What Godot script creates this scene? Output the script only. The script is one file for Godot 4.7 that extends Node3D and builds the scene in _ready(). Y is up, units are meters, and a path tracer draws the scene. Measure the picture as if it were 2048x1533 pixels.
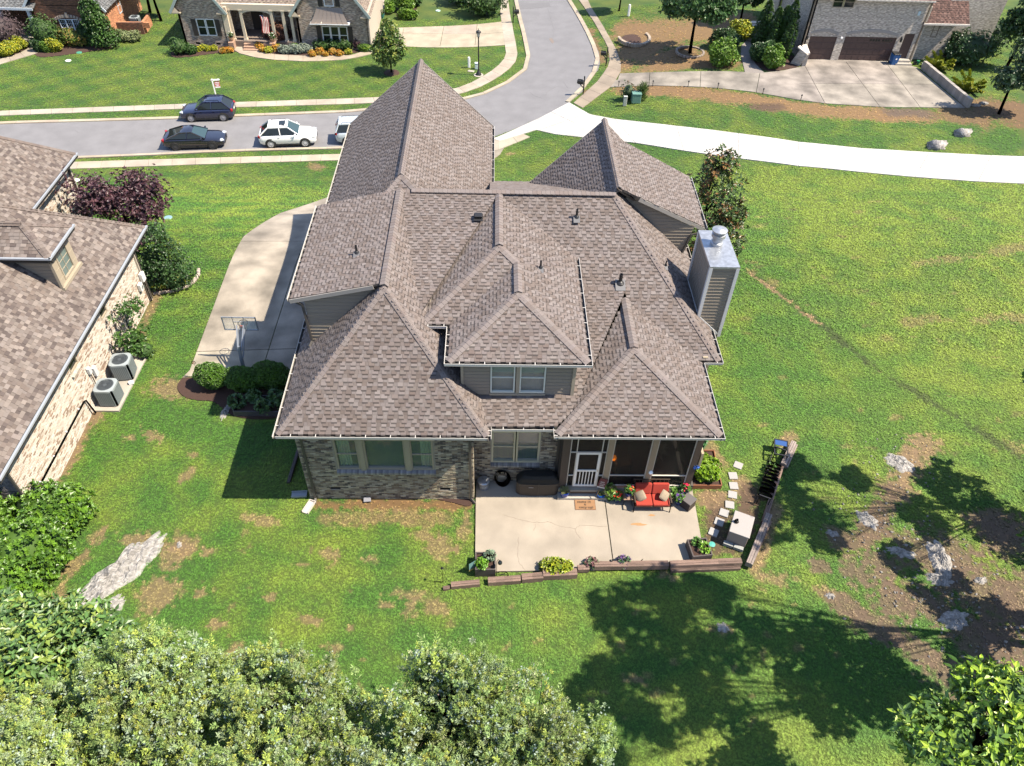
extends Node3D
# Builds the whole neighbourhood in world metres: y up, patio level at 0, the street lower than the back yard.

class MB:
	# a small mesh builder: flat or smooth faces with one colour at a time
	var v := PackedVector3Array()
	var n := PackedVector3Array()
	var c := PackedColorArray()
	var u := PackedVector2Array()
	var col := Color.WHITE
	var t := Transform3D()
	func V(x: float, y: float, z: float) -> Vector3:
		return Vector3 (x, y, z)
	func W(x: float, y: float) -> Vector2:
		return Vector2 (x, y)
	func tri(a: Vector3, b: Vector3, d: Vector3) -> void:
		a = t * a
		b = t * b
		d = t * d
		var m := (b - a).cross(d - a).normalized()
		v.append(a); v.append(d); v.append(b)
		n.append(m); n.append(m); n.append(m)
		c.append(col); c.append(col); c.append(col)
		u.append(Vector2.ZERO); u.append(Vector2.ZERO); u.append(Vector2.ZERO)
	func tris(a: Vector3, b: Vector3, d: Vector3, na: Vector3, nb: Vector3, nd: Vector3) -> void:
		v.append(t * a); v.append(t * d); v.append(t * b)
		n.append((t.basis * na).normalized()); n.append((t.basis * nd).normalized()); n.append((t.basis * nb).normalized())
		c.append(col); c.append(col); c.append(col)
		u.append(Vector2.ZERO); u.append(Vector2.ZERO); u.append(Vector2.ZERO)
	func quad(a: Vector3, b: Vector3, d: Vector3, e: Vector3) -> void:
		tri(a, b, d)
		tri(a, d, e)
	func quad_uv(a: Vector3, b: Vector3, d: Vector3, e: Vector3) -> void:
		var at := u.size()
		quad(a, b, d, e)
		var q := [W(0, 1), W(1, 0), W(1, 1), W(0, 1), W(0, 0), W(1, 0)]
		for i in 6:
			u[at + i] = q[i]
	func box(p: Vector3, s: Vector3, b := Basis()) -> void:
		var x := b.x * s.x * 0.5
		var y := b.y * s.y * 0.5
		var z := b.z * s.z * 0.5
		quad(p - x - y + z, p + x - y + z, p + x + y + z, p - x + y + z)
		quad(p + x - y - z, p - x - y - z, p - x + y - z, p + x + y - z)
		quad(p + x - y + z, p + x - y - z, p + x + y - z, p + x + y + z)
		quad(p - x - y - z, p - x - y + z, p - x + y + z, p - x + y - z)
		quad(p - x + y + z, p + x + y + z, p + x + y - z, p - x + y - z)
		quad(p - x - y - z, p + x - y - z, p + x - y + z, p - x - y + z)
	func bar(a: Vector3, b: Vector3, w: float, h: float, up := Vector3.UP) -> void:
		# a straight bar of section w by h from a to b
		var d := b - a
		var l := d.length()
		if l < 0.0001:
			return
		d /= l
		if absf(d.dot(up)) > 0.98:
			up = Vector3.RIGHT
		var s := d.cross(up).normalized()
		var q := s.cross(d).normalized()
		box((a + b) * 0.5, V(w, h, l), Basis(s, q, -d))
	func rbox(p: Vector3, s: Vector3, r: float, b := Basis()) -> void:
		# a box with rounded (chamfered, smooth) edges
		var k := [-1.0, 1.0]
		r = minf(r, minf(s.x, minf(s.y, s.z)) * 0.49)
		var h := s * 0.5
		var i := h - V(r, r, r)
		var ax := [b.x, b.y, b.z]
		for a in 3:
			var a1 := (a + 1) % 3
			var a2 := (a + 2) % 3
			for sg in k:
				var o: Vector3 = p + ax[a] * h[a] * sg
				var e1: Vector3 = ax[a1] * i[a1]
				var e2: Vector3 = ax[a2] * i[a2] * sg
				quad(o - e1 - e2, o + e1 - e2, o + e1 + e2, o - e1 + e2)
			for s1 in k:
				for s2 in k:
					var n1: Vector3 = ax[a1] * s1
					var n2: Vector3 = ax[a2] * s2
					var q1: Vector3 = p + n1 * h[a1] + n2 * i[a2]
					var q2: Vector3 = p + n1 * i[a1] + n2 * h[a2]
					var g: Vector3 = ax[a] * i[a]
					if s1 * s2 > 0.0:
						tris(q1 - g, q2 - g, q2 + g, n1, n2, n2)
						tris(q1 - g, q2 + g, q1 + g, n1, n2, n1)
					else:
						tris(q2 - g, q1 - g, q1 + g, n2, n1, n1)
						tris(q2 - g, q1 + g, q2 + g, n2, n1, n2)
		for sx in k:
			for sy in k:
				for sz in k:
					var nx: Vector3 = b.x * sx
					var ny: Vector3 = b.y * sy
					var nz: Vector3 = b.z * sz
					var p1: Vector3 = p + nx * h.x + ny * i.y + nz * i.z
					var p2: Vector3 = p + nx * i.x + ny * h.y + nz * i.z
					var p3: Vector3 = p + nx * i.x + ny * i.y + nz * h.z
					if sx * sy * sz > 0.0:
						tris(p1, p2, p3, nx, ny, nz)
					else:
						tris(p1, p3, p2, nx, nz, ny)
	func tube(pts: Array, r: Variant, sides := 8, caps := true) -> void:
		var rings := []
		var nr := []
		var prev := Vector3.UP
		for i in pts.size():
			var d: Vector3 = (pts[mini(i + 1, pts.size() - 1)] - pts[maxi(i - 1, 0)]).normalized()
			var s := d.cross(prev)
			if s.length() < 0.05:
				s = d.cross(Vector3.RIGHT)
			if s.length() < 0.05:
				s = d.cross(Vector3.FORWARD)
			s = s.normalized()
			var q := s.cross(d).normalized()
			prev = q
			var rr: float = r[i] if r is Array else r
			var ring := []
			var nn := []
			for k in sides:
				var an := TAU * k / sides
				var o := s * cos(an) + q * sin(an)
				ring.append(pts[i] + o * rr)
				nn.append(o)
			rings.append(ring)
			nr.append(nn)
		for i in pts.size() - 1:
			for k in sides:
				var k2 := (k + 1) % sides
				tris(rings[i][k], rings[i + 1][k2], rings[i + 1][k], nr[i][k], nr[i + 1][k2], nr[i + 1][k])
				tris(rings[i][k], rings[i][k2], rings[i + 1][k2], nr[i][k], nr[i][k2], nr[i + 1][k2])
		if caps:
			for k in range(1, sides - 1):
				tri(rings[0][0], rings[0][k], rings[0][k + 1])
				var e: Array = rings[pts.size() - 1]
				tri(e[0], e[k + 1], e[k])
	func lathe(prof: Array, at := Vector3.ZERO, sides := 16, b := Basis()) -> void:
		# profile of W(radius, height) from bottom to top
		for i in prof.size() - 1:
			var p: Vector2 = prof[i]
			var q: Vector2 = prof[i + 1]
			var nn := W(q.y - p.y, p.x - q.x).normalized()
			for k in sides:
				var a := TAU * k / sides
				var e := TAU * (k + 1) / sides
				var ra := b * V(cos(a), 0, sin(a))
				var re := b * V(cos(e), 0, sin(e))
				var n1 := ra * nn.x + b.y * nn.y
				var n2 := re * nn.x + b.y * nn.y
				var p1 := at + ra * p.x + b.y * p.y
				var p2 := at + re * p.x + b.y * p.y
				var q1 := at + ra * q.x + b.y * q.y
				var q2 := at + re * q.x + b.y * q.y
				if p.x > 0.0001:
					tris(p1, q2, p2, n1, n2, n2)
				if q.x > 0.0001:
					tris(p1, q1, q2, n1, n1, n2)
	func slab(poly: PackedVector2Array, y0: float, y1: float) -> void:
		# polygon in x, z extruded from y0 to y1
		var pp := poly.duplicate()
		if Geometry2D.is_polygon_clockwise(pp):
			pp.reverse()
		var ix := Geometry2D.triangulate_polygon(pp)
		for k in range(0, ix.size(), 3):
			var a := pp[ix[k]]
			var b := pp[ix[k + 1]]
			var d := pp[ix[k + 2]]
			if (b - a).cross(d - a) > 0:
				var q := b
				b = d
				d = q
			tri(V(a.x, y1, a.y), V(b.x, y1, b.y), V(d.x, y1, d.y))
			tri(V(a.x, y0, a.y), V(d.x, y0, d.y), V(b.x, y0, b.y))
		for k in pp.size():
			var a := pp[k]
			var b := pp[(k + 1) % pp.size()]
			var m := V(b.y - a.y, 0, a.x - b.x)
			var q := V(a.x, y0, a.y)
			var w := V(b.x, y0, b.y)
			var up := V(0, y1 - y0, 0)
			if (w - q).cross(up).dot(m) >= 0.0:
				quad(q, w, w + up, q + up)
			else:
				quad(w, q, q + up, w + up)
	func plate(poly: PackedVector2Array, tr: Transform3D, depth: float) -> void:
		# polygon in the local x, y plane extruded along local z by depth
		var keep := t
		t = keep * tr * Transform3D(Basis(Vector3.RIGHT, V(0, 0, 1), V(0, -1, 0)), Vector3.ZERO)
		var fl := PackedVector2Array()
		for p in poly:
			fl.append(W(p.x, -p.y))
		slab(fl, 0.0, depth)
		t = keep
	func blob(p: Vector3, s: Vector3, noise: FastNoiseLite, amt: float, sides := 14, b := Basis()) -> void:
		var rings := []
		var rows := sides / 2
		for i in rows + 1:
			var th := PI * i / rows
			var ring := []
			for k in sides:
				var ph := TAU * k / sides
				var d := V(sin(th) * cos(ph), -cos(th), sin(th) * sin(ph))
				var w := 1.0 + amt * noise.get_noise_3dv(d * 60.0 + p * 13.0)
				ring.append(p + b * (d * s * w))
			rings.append(ring)
		for i in rows:
			for k in sides:
				var k2 := (k + 1) % sides
				var n1: Vector3 = (rings[i][k] - p).normalized()
				tris(rings[i][k], rings[i + 1][k], rings[i + 1][k2], n1, (rings[i + 1][k] - p).normalized(), (rings[i + 1][k2] - p).normalized())
				tris(rings[i][k], rings[i + 1][k2], rings[i][k2], n1, (rings[i + 1][k2] - p).normalized(), (rings[i][k2] - p).normalized())
	func add(o: MB, tr: Transform3D, tint := Color.WHITE) -> void:
		for i in o.v.size():
			v.append(tr * o.v[i])
			n.append((tr.basis * o.n[i]).normalized())
			c.append(o.c[i] * tint)
			u.append(o.u[i])
	func done() -> ArrayMesh:
		var m := ArrayMesh.new()
		if v.is_empty():
			return m
		var a := []
		a.resize(Mesh.ARRAY_MAX)
		a[Mesh.ARRAY_VERTEX] = v
		a[Mesh.ARRAY_NORMAL] = n
		a[Mesh.ARRAY_COLOR] = c
		a[Mesh.ARRAY_TEX_UV] = u
		m.add_surface_from_arrays(Mesh.PRIMITIVE_TRIANGLES, a)
		return m

func V(x: float, y: float, z: float) -> Vector3:
	return Vector3 (x, y, z)

func W(x: float, y: float) -> Vector2:
	return Vector2 (x, y)

var M := {}
var rng := RandomNumberGenerator.new()
var noise := FastNoiseLite.new()
var taken := {}
var eye := V(0, 25.5, 0)

func srgb(r: float, g: float, b: float) -> Color:
	return Color(r, g, b).linear_to_srgb()

func numbered(called: String) -> String:
	taken[called] = taken.get(called, -1) + 1
	return called if taken[called] == 0 else "%s_%03d" % [called, taken[called]]

func tag(o: Node, label: String, category: String, group := "") -> Node:
	o.set_meta("label", label)
	o.set_meta("category", category)
	if group:
		o.set_meta("group", group)
	return o

func thing(called: String, label: String, category: String, at := Vector3.ZERO, turn := 0.0, group := "") -> Node3D:
	var o := Node3D.new()
	o.name = numbered(called)
	add_child(o, true)
	o.position = at
	o.rotation.y = turn
	tag(o, label, category, group)
	return o

func part(parent: Node, called: String, mb: Variant, m: Material, label := "", kind := "") -> MeshInstance3D:
	var o := MeshInstance3D.new()
	o.name = called
	o.mesh = mb.done() if mb is MB else mb
	o.material_override = m
	if label:
		o.set_meta("label", label)
	if kind:
		o.set_meta("kind", kind)
	parent.add_child(o, true)
	return o

func solo(called: String, mb: Variant, m: Material, label: String, category: String, group := "", at := Vector3.ZERO, turn := 0.0) -> MeshInstance3D:
	var o := part(self, numbered(called), mb, m)
	o.position = at
	o.rotation.y = turn
	tag(o, label, category, group)
	return o

func struct(called: String, mb: Variant, m: Material, kind := "structure") -> MeshInstance3D:
	var o := part(self, numbered(called), mb, m)
	o.set_meta("kind", kind)
	return o

func nt(freq: float, lo: float, hi: float, size := 512, oct := 4, type := FastNoiseLite.TYPE_SIMPLEX_SMOOTH, mid := -1.0) -> NoiseTexture2D:
	var f := FastNoiseLite.new()
	f.seed = 11 + int(freq * 1000)
	f.noise_type = type
	f.frequency = freq
	f.fractal_octaves = oct
	var g := Gradient.new()
	g.set_color(0, Color(lo, lo, lo))
	g.set_color(1, Color(hi, hi, hi))
	if mid > 0.0:
		g.add_point(0.5, Color(mid, mid, mid))
	var x := NoiseTexture2D.new()
	x.width = size
	x.height = size
	x.seamless = true
	x.noise = f
	x.color_ramp = g
	return x

func mat(called: String, c: Color, rough := 0.8, tex: Texture2D = null, scale := 1.0, vc := false, metal := 0.0) -> StandardMaterial3D:
	var m := StandardMaterial3D.new()
	m.resource_name = called
	m.albedo_color = c
	m.roughness = rough
	m.metallic = metal
	m.vertex_color_use_as_albedo = vc
	if tex:
		m.albedo_texture = tex
		m.uv1_triplanar = true
		m.uv1_world_triplanar = true
		m.uv1_scale = V(scale, scale, scale)
	M[called] = m
	return m

func bump(m: StandardMaterial3D, tex: Texture2D, cm: float) -> void:
	m.heightmap_enabled = true
	m.heightmap_texture = tex
	m.heightmap_scale = cm

func sm(a: float, b: float, x: float) -> float:
	return smoothstep(a, b, x)

func ground_y(x: float, z: float) -> float:
	# the lot falls from the back yard to the street
	return -(4.5 - 2.5 * sm(-5.0, 25.0, x)) * sm(34.0, 53.0, -z)

func gp(x: float, z: float, up := 0.0) -> Vector3:
	return V(x, ground_y(x, z) + up, z)

func materials() -> void:
	var fine := nt(0.09, 0.72, 1.0, 512, 5)
	var grain := nt(0.25, 0.6, 1.0, 256, 3)
	var blotch := nt(0.012, 0.84, 1.0, 512, 5)
	var soft := nt(0.02, 0.9, 1.0, 512, 4)
	M.t_fine = fine
	M.t_grain = grain
	M.t_blotch = blotch
	var m := mat("shingle", Color.WHITE, 0.92, grain, 3.0, true)
	m = mat("brick", Color.WHITE, 0.9, fine, 2.5, true)
	bump(m, fine, 0.6)
	mat("plain", Color.WHITE, 0.75, fine, 1.5, true)
	mat("satin", Color.WHITE, 0.45, null, 1.0, true)
	mat("mortar", srgb(0.36, 0.32, 0.27), 0.95, fine, 2.0)
	mat("mortar_light", srgb(0.52, 0.46, 0.39), 0.95, fine, 2.0)
	m = mat("concrete", srgb(0.50, 0.46, 0.40), 0.9, blotch, 0.09, true)
	m.detail_enabled = true
	m.detail_blend_mode = BaseMaterial3D.BLEND_MODE_MUL
	m.detail_albedo = fine
	m.uv2_triplanar = true
	m.uv2_world_triplanar = true
	m.uv2_scale = V(0.8, 0.8, 0.8)
	m.detail_uv_layer = BaseMaterial3D.DETAIL_UV_2
	bump(m, grain, 0.3)
	m = mat("asphalt", srgb(0.27, 0.265, 0.275), 0.9, soft, 0.05)
	m.detail_enabled = true
	m.detail_blend_mode = BaseMaterial3D.BLEND_MODE_MUL
	m.detail_albedo = grain
	m.uv2_triplanar = true
	m.uv2_world_triplanar = true
	m.uv2_scale = V(1.5, 1.5, 1.5)
	m.detail_uv_layer = BaseMaterial3D.DETAIL_UV_2
	bump(m, grain, 0.5)
	m = mat("wood", Color.WHITE, 0.85, nt(0.05, 0.55, 1.0, 512, 5), 1.2, true)
	bump(m, fine, 0.8)
	m = mat("rock", Color.WHITE, 0.9, nt(0.02, 0.5, 1.0, 512, 6), 0.5, true)
	bump(m, nt(0.03, 0.0, 1.0, 512, 6), 5.0)
	m = mat("mulch", srgb(0.07, 0.035, 0.025), 0.95, grain, 1.6, true)
	bump(m, grain, 3.0)
	m = mat("concrete_pale", srgb(0.46, 0.445, 0.42), 0.85, blotch, 0.12, true)
	bump(m, grain, 0.2)
	m = mat("concrete_worn", srgb(0.50, 0.46, 0.40), 0.9, nt(0.006, 0.62, 1.0, 512, 6), 0.13, true)
	m.detail_enabled = true
	m.detail_blend_mode = BaseMaterial3D.BLEND_MODE_MUL
	m.detail_albedo = fine
	m.uv2_triplanar = true
	m.uv2_world_triplanar = true
	m.uv2_scale = V(0.7, 0.7, 0.7)
	m.detail_uv_layer = BaseMaterial3D.DETAIL_UV_2
	mat("trim", srgb(0.42, 0.36, 0.27), 0.6, fine, 1.0, false)
	mat("siding", srgb(0.30, 0.26, 0.21), 0.7, fine, 1.0, false)
	mat("white", srgb(0.75, 0.75, 0.74), 0.5)
	mat("metal", srgb(0.46, 0.48, 0.51), 0.34, nt(0.03, 0.8, 1.0, 256, 4), 0.5, false, 0.6)
	mat("gutter", srgb(0.44, 0.42, 0.39), 0.5)
	mat("gutter_dark", srgb(0.03, 0.026, 0.024), 0.7)
	mat("black", srgb(0.012, 0.012, 0.013), 0.45)
	mat("dark", srgb(0.02, 0.018, 0.016), 0.9)
	mat("pane_dark", srgb(0.012, 0.016, 0.016), 0.04)
	m = mat("glass", Color(0.75, 0.85, 0.85, 0.12), 0.02)
	m.transparency = BaseMaterial3D.TRANSPARENCY_ALPHA
	m = mat("screen", Color(0.01, 0.01, 0.01, 0.72), 0.7)
	m.transparency = BaseMaterial3D.TRANSPARENCY_ALPHA
	m = mat("leaf", Color.WHITE, 0.42, null, 1.0, true)
	m.backlight_enabled = true
	m.backlight = srgb(0.10, 0.16, 0.02)
	m = mat("leaf_matte", Color.WHITE, 0.75, null, 1.0, true)
	m.backlight_enabled = true
	m.backlight = srgb(0.10, 0.15, 0.04)
	m = mat("leaf_plum", Color.WHITE, 0.5, null, 1.0, true)
	m = mat("grass", Color.WHITE, 0.7, null, 1.0, true)
	m.backlight_enabled = true
	m.backlight = srgb(0.05, 0.09, 0.012)
	mat("bark", Color.WHITE, 0.95, fine, 2.0, true)
	m = mat("cloth", Color.WHITE, 0.9, grain, 3.0, true)
	m.rim_enabled = true
	m.rim = 0.25
	m = mat("paint", Color.WHITE, 0.22, null, 1.0, true)
	m.clearcoat_enabled = true
	m.clearcoat = 1.0
	m.clearcoat_roughness = 0.03
	mat("rubber", srgb(0.015, 0.015, 0.015), 0.85)
	mat("glaze", Color.WHITE, 0.12, null, 1.0, true)
	m = mat("lamp_glow", srgb(0.9, 0.5, 0.08), 0.5)
	m.emission_enabled = true
	m.emission = Color(1.0, 0.55, 0.1)
	m.emission_energy_multiplier = 1.2

func _ready() -> void:
	rng.seed = 20240611
	noise.seed = 5
	noise.frequency = 0.02
	var cam := Camera3D.new()
	cam.name = "camera"
	cam.fov = 53.47
	cam.near = 0.2
	cam.far = 900.0
	cam.rotation_order = EULER_ORDER_YXZ
	cam.rotation_degrees = V(-45.08, -2.367, 2.294)
	cam.position = eye
	add_child(cam)
	cam.current = true
	var sky_mat := ProceduralSkyMaterial.new()
	sky_mat.sky_top_color = Color(0.54, 0.65, 0.84)
	sky_mat.sky_horizon_color = Color(0.84, 0.87, 0.90)
	sky_mat.sky_curve = 0.15
	sky_mat.ground_bottom_color = Color(0.30, 0.33, 0.22)
	sky_mat.ground_horizon_color = Color(0.55, 0.60, 0.55)
	sky_mat.sky_energy_multiplier = 0.85
	var env := Environment.new()
	env.background_mode = Environment.BG_SKY
	env.sky = Sky.new()
	env.sky.sky_material = sky_mat
	env.tonemap_mode = Environment.TONE_MAPPER_LINEAR
	env.tonemap_exposure = 2.5
	env.sdfgi_enabled = true
	env.ssao_enabled = true
	env.ssil_enabled = true
	var we := WorldEnvironment.new()
	we.name = "world"
	we.environment = env
	add_child(we)
	var sun := DirectionalLight3D.new()
	sun.name = "sun"
	sun.light_color = Color(1.0, 0.95, 0.87)
	sun.light_energy = 1.6
	sun.light_angular_distance = 0.55
	sun.shadow_enabled = true
	add_child(sun)
	sun.look_at_from_position(V(67.7, 100, 12), Vector3.ZERO, Vector3.UP)
	materials()
	build_ground()
	build_paving()
	build_main_house()
	build_yard()
	build_patio()
	build_neighbour()
	build_far_houses()
	build_cars()
	build_street_things()
	build_plants()
	build_trees()
	build_grass()

const GN := 1024
const GX := -64.0
const GZ := -4.0
const GS := 128.0
var g_col := PackedFloat32Array()
var g_den := PackedFloat32Array()
var g_n1: PackedByteArray
var g_n2: PackedByteArray
var g_n3: PackedByteArray
var g_mat: StandardMaterial3D

func noise_bytes(sd: int, freq: float, oct: int) -> PackedByteArray:
	var f := FastNoiseLite.new()
	f.seed = sd
	f.frequency = freq
	f.fractal_octaves = oct
	var im := f.get_image(GN, GN)
	im.convert(Image.FORMAT_L8)
	return im.get_data()

func block(poly: PackedVector2Array, den := 0.0) -> void:
	# no grass grows where something is laid
	var lo := W(1e9, 1e9)
	var hi := -lo
	for p in poly:
		lo = lo.min(p)
		hi = hi.max(p)
	var k := GN / GS
	for j in range(maxi(0, int((GZ - hi.y) * k)), mini(GN, int((GZ - lo.y) * k) + 1)):
		for i in range(maxi(0, int((lo.x - GX) * k)), mini(GN, int((hi.x - GX) * k) + 1)):
			if Geometry2D.is_point_in_polygon(W(GX + (i + 0.5) / k, GZ - (j + 0.5) / k), poly):
				g_den[j * GN + i] = den

func blotch(at: Vector2, rx: float, rz: float, turn: float, c: Color, amount := 1.0, rough := 0.7, den := 0.1) -> void:
	# a worn or bare patch of soil with a ragged outline
	var k := GN / GS
	var r := maxf(rx, rz) * 1.6
	var cs := cos(turn)
	var sn := sin(turn)
	for j in range(maxi(0, int((GZ - at.y - r) * k)), mini(GN, int((GZ - at.y + r) * k) + 1)):
		for i in range(maxi(0, int((at.x - r - GX) * k)), mini(GN, int((at.x + r - GX) * k) + 1)):
			var dx := GX + (i + 0.5) / k - at.x
			var dz := GZ - (j + 0.5) / k - at.y
			var a := (dx * cs + dz * sn) / rx
			var b := (dz * cs - dx * sn) / rz
			var q := j * GN + i
			var w := 1.0 - sqrt(a * a + b * b) + rough * ((g_n2[q] + g_n3[q]) / 255.0 - 1.0) * 1.3
			w = smoothstep(-0.05, 0.4, w) * amount
			if w > 0.0:
				var v := 0.8 + 0.4 * g_n3[q] / 255.0
				var p := q * 3
				g_col[p] = lerpf(g_col[p], c.r * v, w)
				g_col[p + 1] = lerpf(g_col[p + 1], c.g * v, w)
				g_col[p + 2] = lerpf(g_col[p + 2], c.b * v, w)
				g_den[q] = lerpf(g_den[q], den, w)

func trail(pts: Array, r: float, c: Color, amount := 1.0, den := 0.1, rough := 0.8) -> void:
	for i in pts.size() - 1:
		var d: Vector2 = pts[i + 1] - pts[i]
		var cnt := maxi(1, int(d.length() / r / 0.8))
		for k in cnt:
			blotch(pts[i] + d * (k + 0.5) / cnt, r * 1.1, r * 1.1, 0, c, amount, rough, den)

func build_ground() -> void:
	g_n1 = noise_bytes(3, 0.012, 3)
	g_n2 = noise_bytes(4, 0.05, 4)
	g_n3 = noise_bytes(5, 0.35, 2)
	g_col.resize(GN * GN * 3)
	g_den.resize(GN * GN)
	g_den.fill(1.0)
	var k := GS / GN
	for j in GN:
		var z := GZ - (j + 0.5) * k
		for i in GN:
			var x := GX + (i + 0.5) * k
			var q := j * GN + i
			var a := g_n1[q] / 255.0
			var b := g_n2[q] / 255.0
			var e := g_n3[q] / 255.0
			# deep green, warm green, straw
			var dry := clampf((a - 0.48) * 1.2 + (b - 0.5) * 1.5 + 0.30, 0.0, 1.0)
			if x > 10.0 and z > -50.0:
				dry = clampf(dry + 0.42 * smoothstep(10.0, 24.0, x) * smoothstep(-18.0, -24.0, z) + 0.09 * sin(z * 2.9 - x * 0.5), 0.0, 1.0)
			if z < -62.0:
				# mown in two crossing directions across the street
				var s := sin((x * 0.75 + z) * 2.2) * 0.5 + sin((x * 0.75 - z) * 2.2) * 0.5
				dry = clampf(0.45 + (a - 0.5) * 0.5 + (b - 0.5) * 0.6 + 0.42 * s, 0.0, 1.0)
			elif x < -8.0 and z < -30.0 or z > -17.0 and x < 12.0:
				dry = clampf(dry + 0.16 * sin(z * 3.6 + x * 0.25), 0.0, 1.0)
			var v := 0.8 + 0.4 * e
			var p := q * 3
			g_col[p] = (0.070 + 0.112 * dry) * v
			g_col[p + 1] = (0.165 + 0.080 * dry) * v
			g_col[p + 2] = (0.021 + 0.012 * dry) * v
	var straw := Color(0.30, 0.21, 0.10)
	var tan := Color(0.36, 0.24, 0.13)
	var soil := Color(0.17, 0.105, 0.065)
	var pale := Color(0.40, 0.33, 0.25)
	var green := Color(0.035, 0.075, 0.018)
	# along the neighbour's wall and the rocks by the laurels
	trail([W(-17.88, -18.87), W(-17.75, -21.38), W(-17.67, -24.05)], 0.45, tan, 0.8)
	trail([W(-17.33, -28.13), W(-17.46, -31.24), W(-17.46, -32.94)], 0.35, tan, 0.6)
	for b in [[W(-14.67, -24.89), 0.9, 0.8, 0.0], [W(-14.77, -21.99), 0.7, 0.35, 0.6], [W(-15.51, -21.75), 0.5, 0.25, 0.0], [W(-12.62, -20.83), 0.22, 0.16, 0.0], [W(-12.6, -19.68), 0.2, 0.4, 0.3], [W(-13.53, -16.59), 0.7, 0.35, 0.4], [W(-11.62, -16.38), 0.7, 0.45, 0.2], [W(-10.72, -16.09), 0.35, 0.25, 0.0], [W(-11.94, -15.76), 0.6, 0.8, 0.4], [W(-11.9, -14.39), 0.9, 0.9, 0.0], [W(-10.61, -14.3), 0.35, 0.3, 0.0], [W(-9.67, -13.12), 0.35, 0.3, 0.0], [W(-15.39, -15.74), 0.4, 1.1, 0.4], [W(-15.55, -14.28), 0.4, 0.6, 0.4], [W(-15.16, -16.63), 0.35, 0.5, 0.4]]:
		blotch(b[0], b[1], b[2], b[3], tan, 0.75, 0.9, 0.25)
	for b in [[W(-7.96, -14.2), 0.3, 0.2], [W(-6.05, -16), 0.4, 0.25], [W(-2.48, -16.88), 0.6, 0.3], [W(-4.41, -15.79), 0.5, 0.25], [W(-6.35, -13.32), 0.5, 0.2], [W(-5.38, -12.19), 0.4, 0.3], [W(-8.65, -12.19), 0.5, 0.4], [W(-9.06, -17.59), 0.8, 0.25], [W(-3.04, -14.32), 0.75, 0.3], [W(-2.84, -13.68), 0.32, 0.5], [W(-1.91, -13.82), 0.5, 0.3], [W(-3.73, -13.87), 0.4, 0.2], [W(-1.87, -16.47), 0.6, 0.6], [W(-0.93, -17.41), 0.3, 0.9], [W(-4.88, -13.01), 0.2, 0.12], [W(-7.11, -15.56), 0.35, 0.15], [W(6.75, -15.19), 0.6, 0.25], [W(11.12, -14.99), 0.7, 0.4], [W(12.85, -14.37), 0.6, 0.35], [W(8.58, -12.96), 0.4, 0.35], [W(5.08, -11.13), 0.5, 0.2]]:
		blotch(b[0], b[1], b[2], 0.2, tan, 0.7, 0.95, 0.3)
	for k2 in 70:
		blotch(W(rng.randf_range(-14.0, 14.0), rng.randf_range(-17.0, -9.0)), rng.randf_range(0.08, 0.28), rng.randf_range(0.06, 0.2), rng.randf() * 3.0, straw, 0.5, 0.9, 0.5)
	trail([W(-7.01, -18.28), W(-4.4, -18.35), W(-2.58, -18.41), W(-0.75, -18.38)], 0.3, Color(0.30, 0.17, 0.07), 0.8)
	trail([W(-6.8, -17.61), W(-3.94, -17.75), W(-1.53, -17.64)], 0.4, straw, 0.55, 0.6)
	# the trodden soil beside the patio
	trail([W(9.35, -19.09), W(9.59, -18.21), W(9.23, -17), W(8.89, -16.3)], 0.6, soil, 0.85, 0.12)
	trail([W(8.75, -18.7), W(10.27, -18.97), W(10.88, -19.76)], 0.4, tan, 0.75, 0.2)
	trail([W(10.97, -19.23), W(10.41, -17.72), W(9.49, -16.31)], 0.5, soil, 0.9, 0.08)
	trail([W(9.76, -21.69), W(9.97, -20.56)], 0.4, tan, 0.6, 0.3)
	trail([W(13.05, -21.43), W(13.63, -22.32)], 0.35, tan, 0.6, 0.3)
	trail([W(11.83, -18.47), W(10.99, -16.77), W(10.21, -15.2)], 0.3, tan, 0.6, 0.3)
	# rocky ground to the right
	trail([W(19.64, -21.94), W(18.29, -20.78), W(17.28, -19.28)], 0.7, tan, 0.85, 0.15)
	trail([W(17.28, -19.28), W(15.77, -17.76), W(14.95, -16.56), W(13.68, -17.02)], 0.6, Color(0.24, 0.16, 0.10), 0.85, 0.2)
	for b in [[W(17.79, -16.12), 1.7, 1.6], [W(18.6, -14.38), 2.3, 1.7], [W(18.24, -12.4), 2.2, 1.6], [W(16.51, -13.96), 1.3, 1.0], [W(15.18, -13.96), 1.2, 0.7], [W(14.29, -15.22), 1.1, 0.7], [W(16.58, -11.12), 1.6, 0.9], [W(21.24, -16.6), 1.7, 1.2], [W(14.44, -12.97), 1.1, 0.7], [W(15.25, -12.21), 1.1, 0.7], [W(20.66, -17.54), 1.2, 0.9], [W(15.3, -15.88), 1.1, 0.6], [W(20.62, -14.18), 1.8, 1.8], [W(19.52, -11.65), 1.8, 1.4], [W(13.29, -13.96), 0.8, 0.5], [W(12.86, -15.65), 0.7, 0.4]]:
		blotch(b[0], b[1], b[2], 0.4, Color(0.22, 0.15, 0.10), 0.85, 1.0, 0.2)
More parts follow.
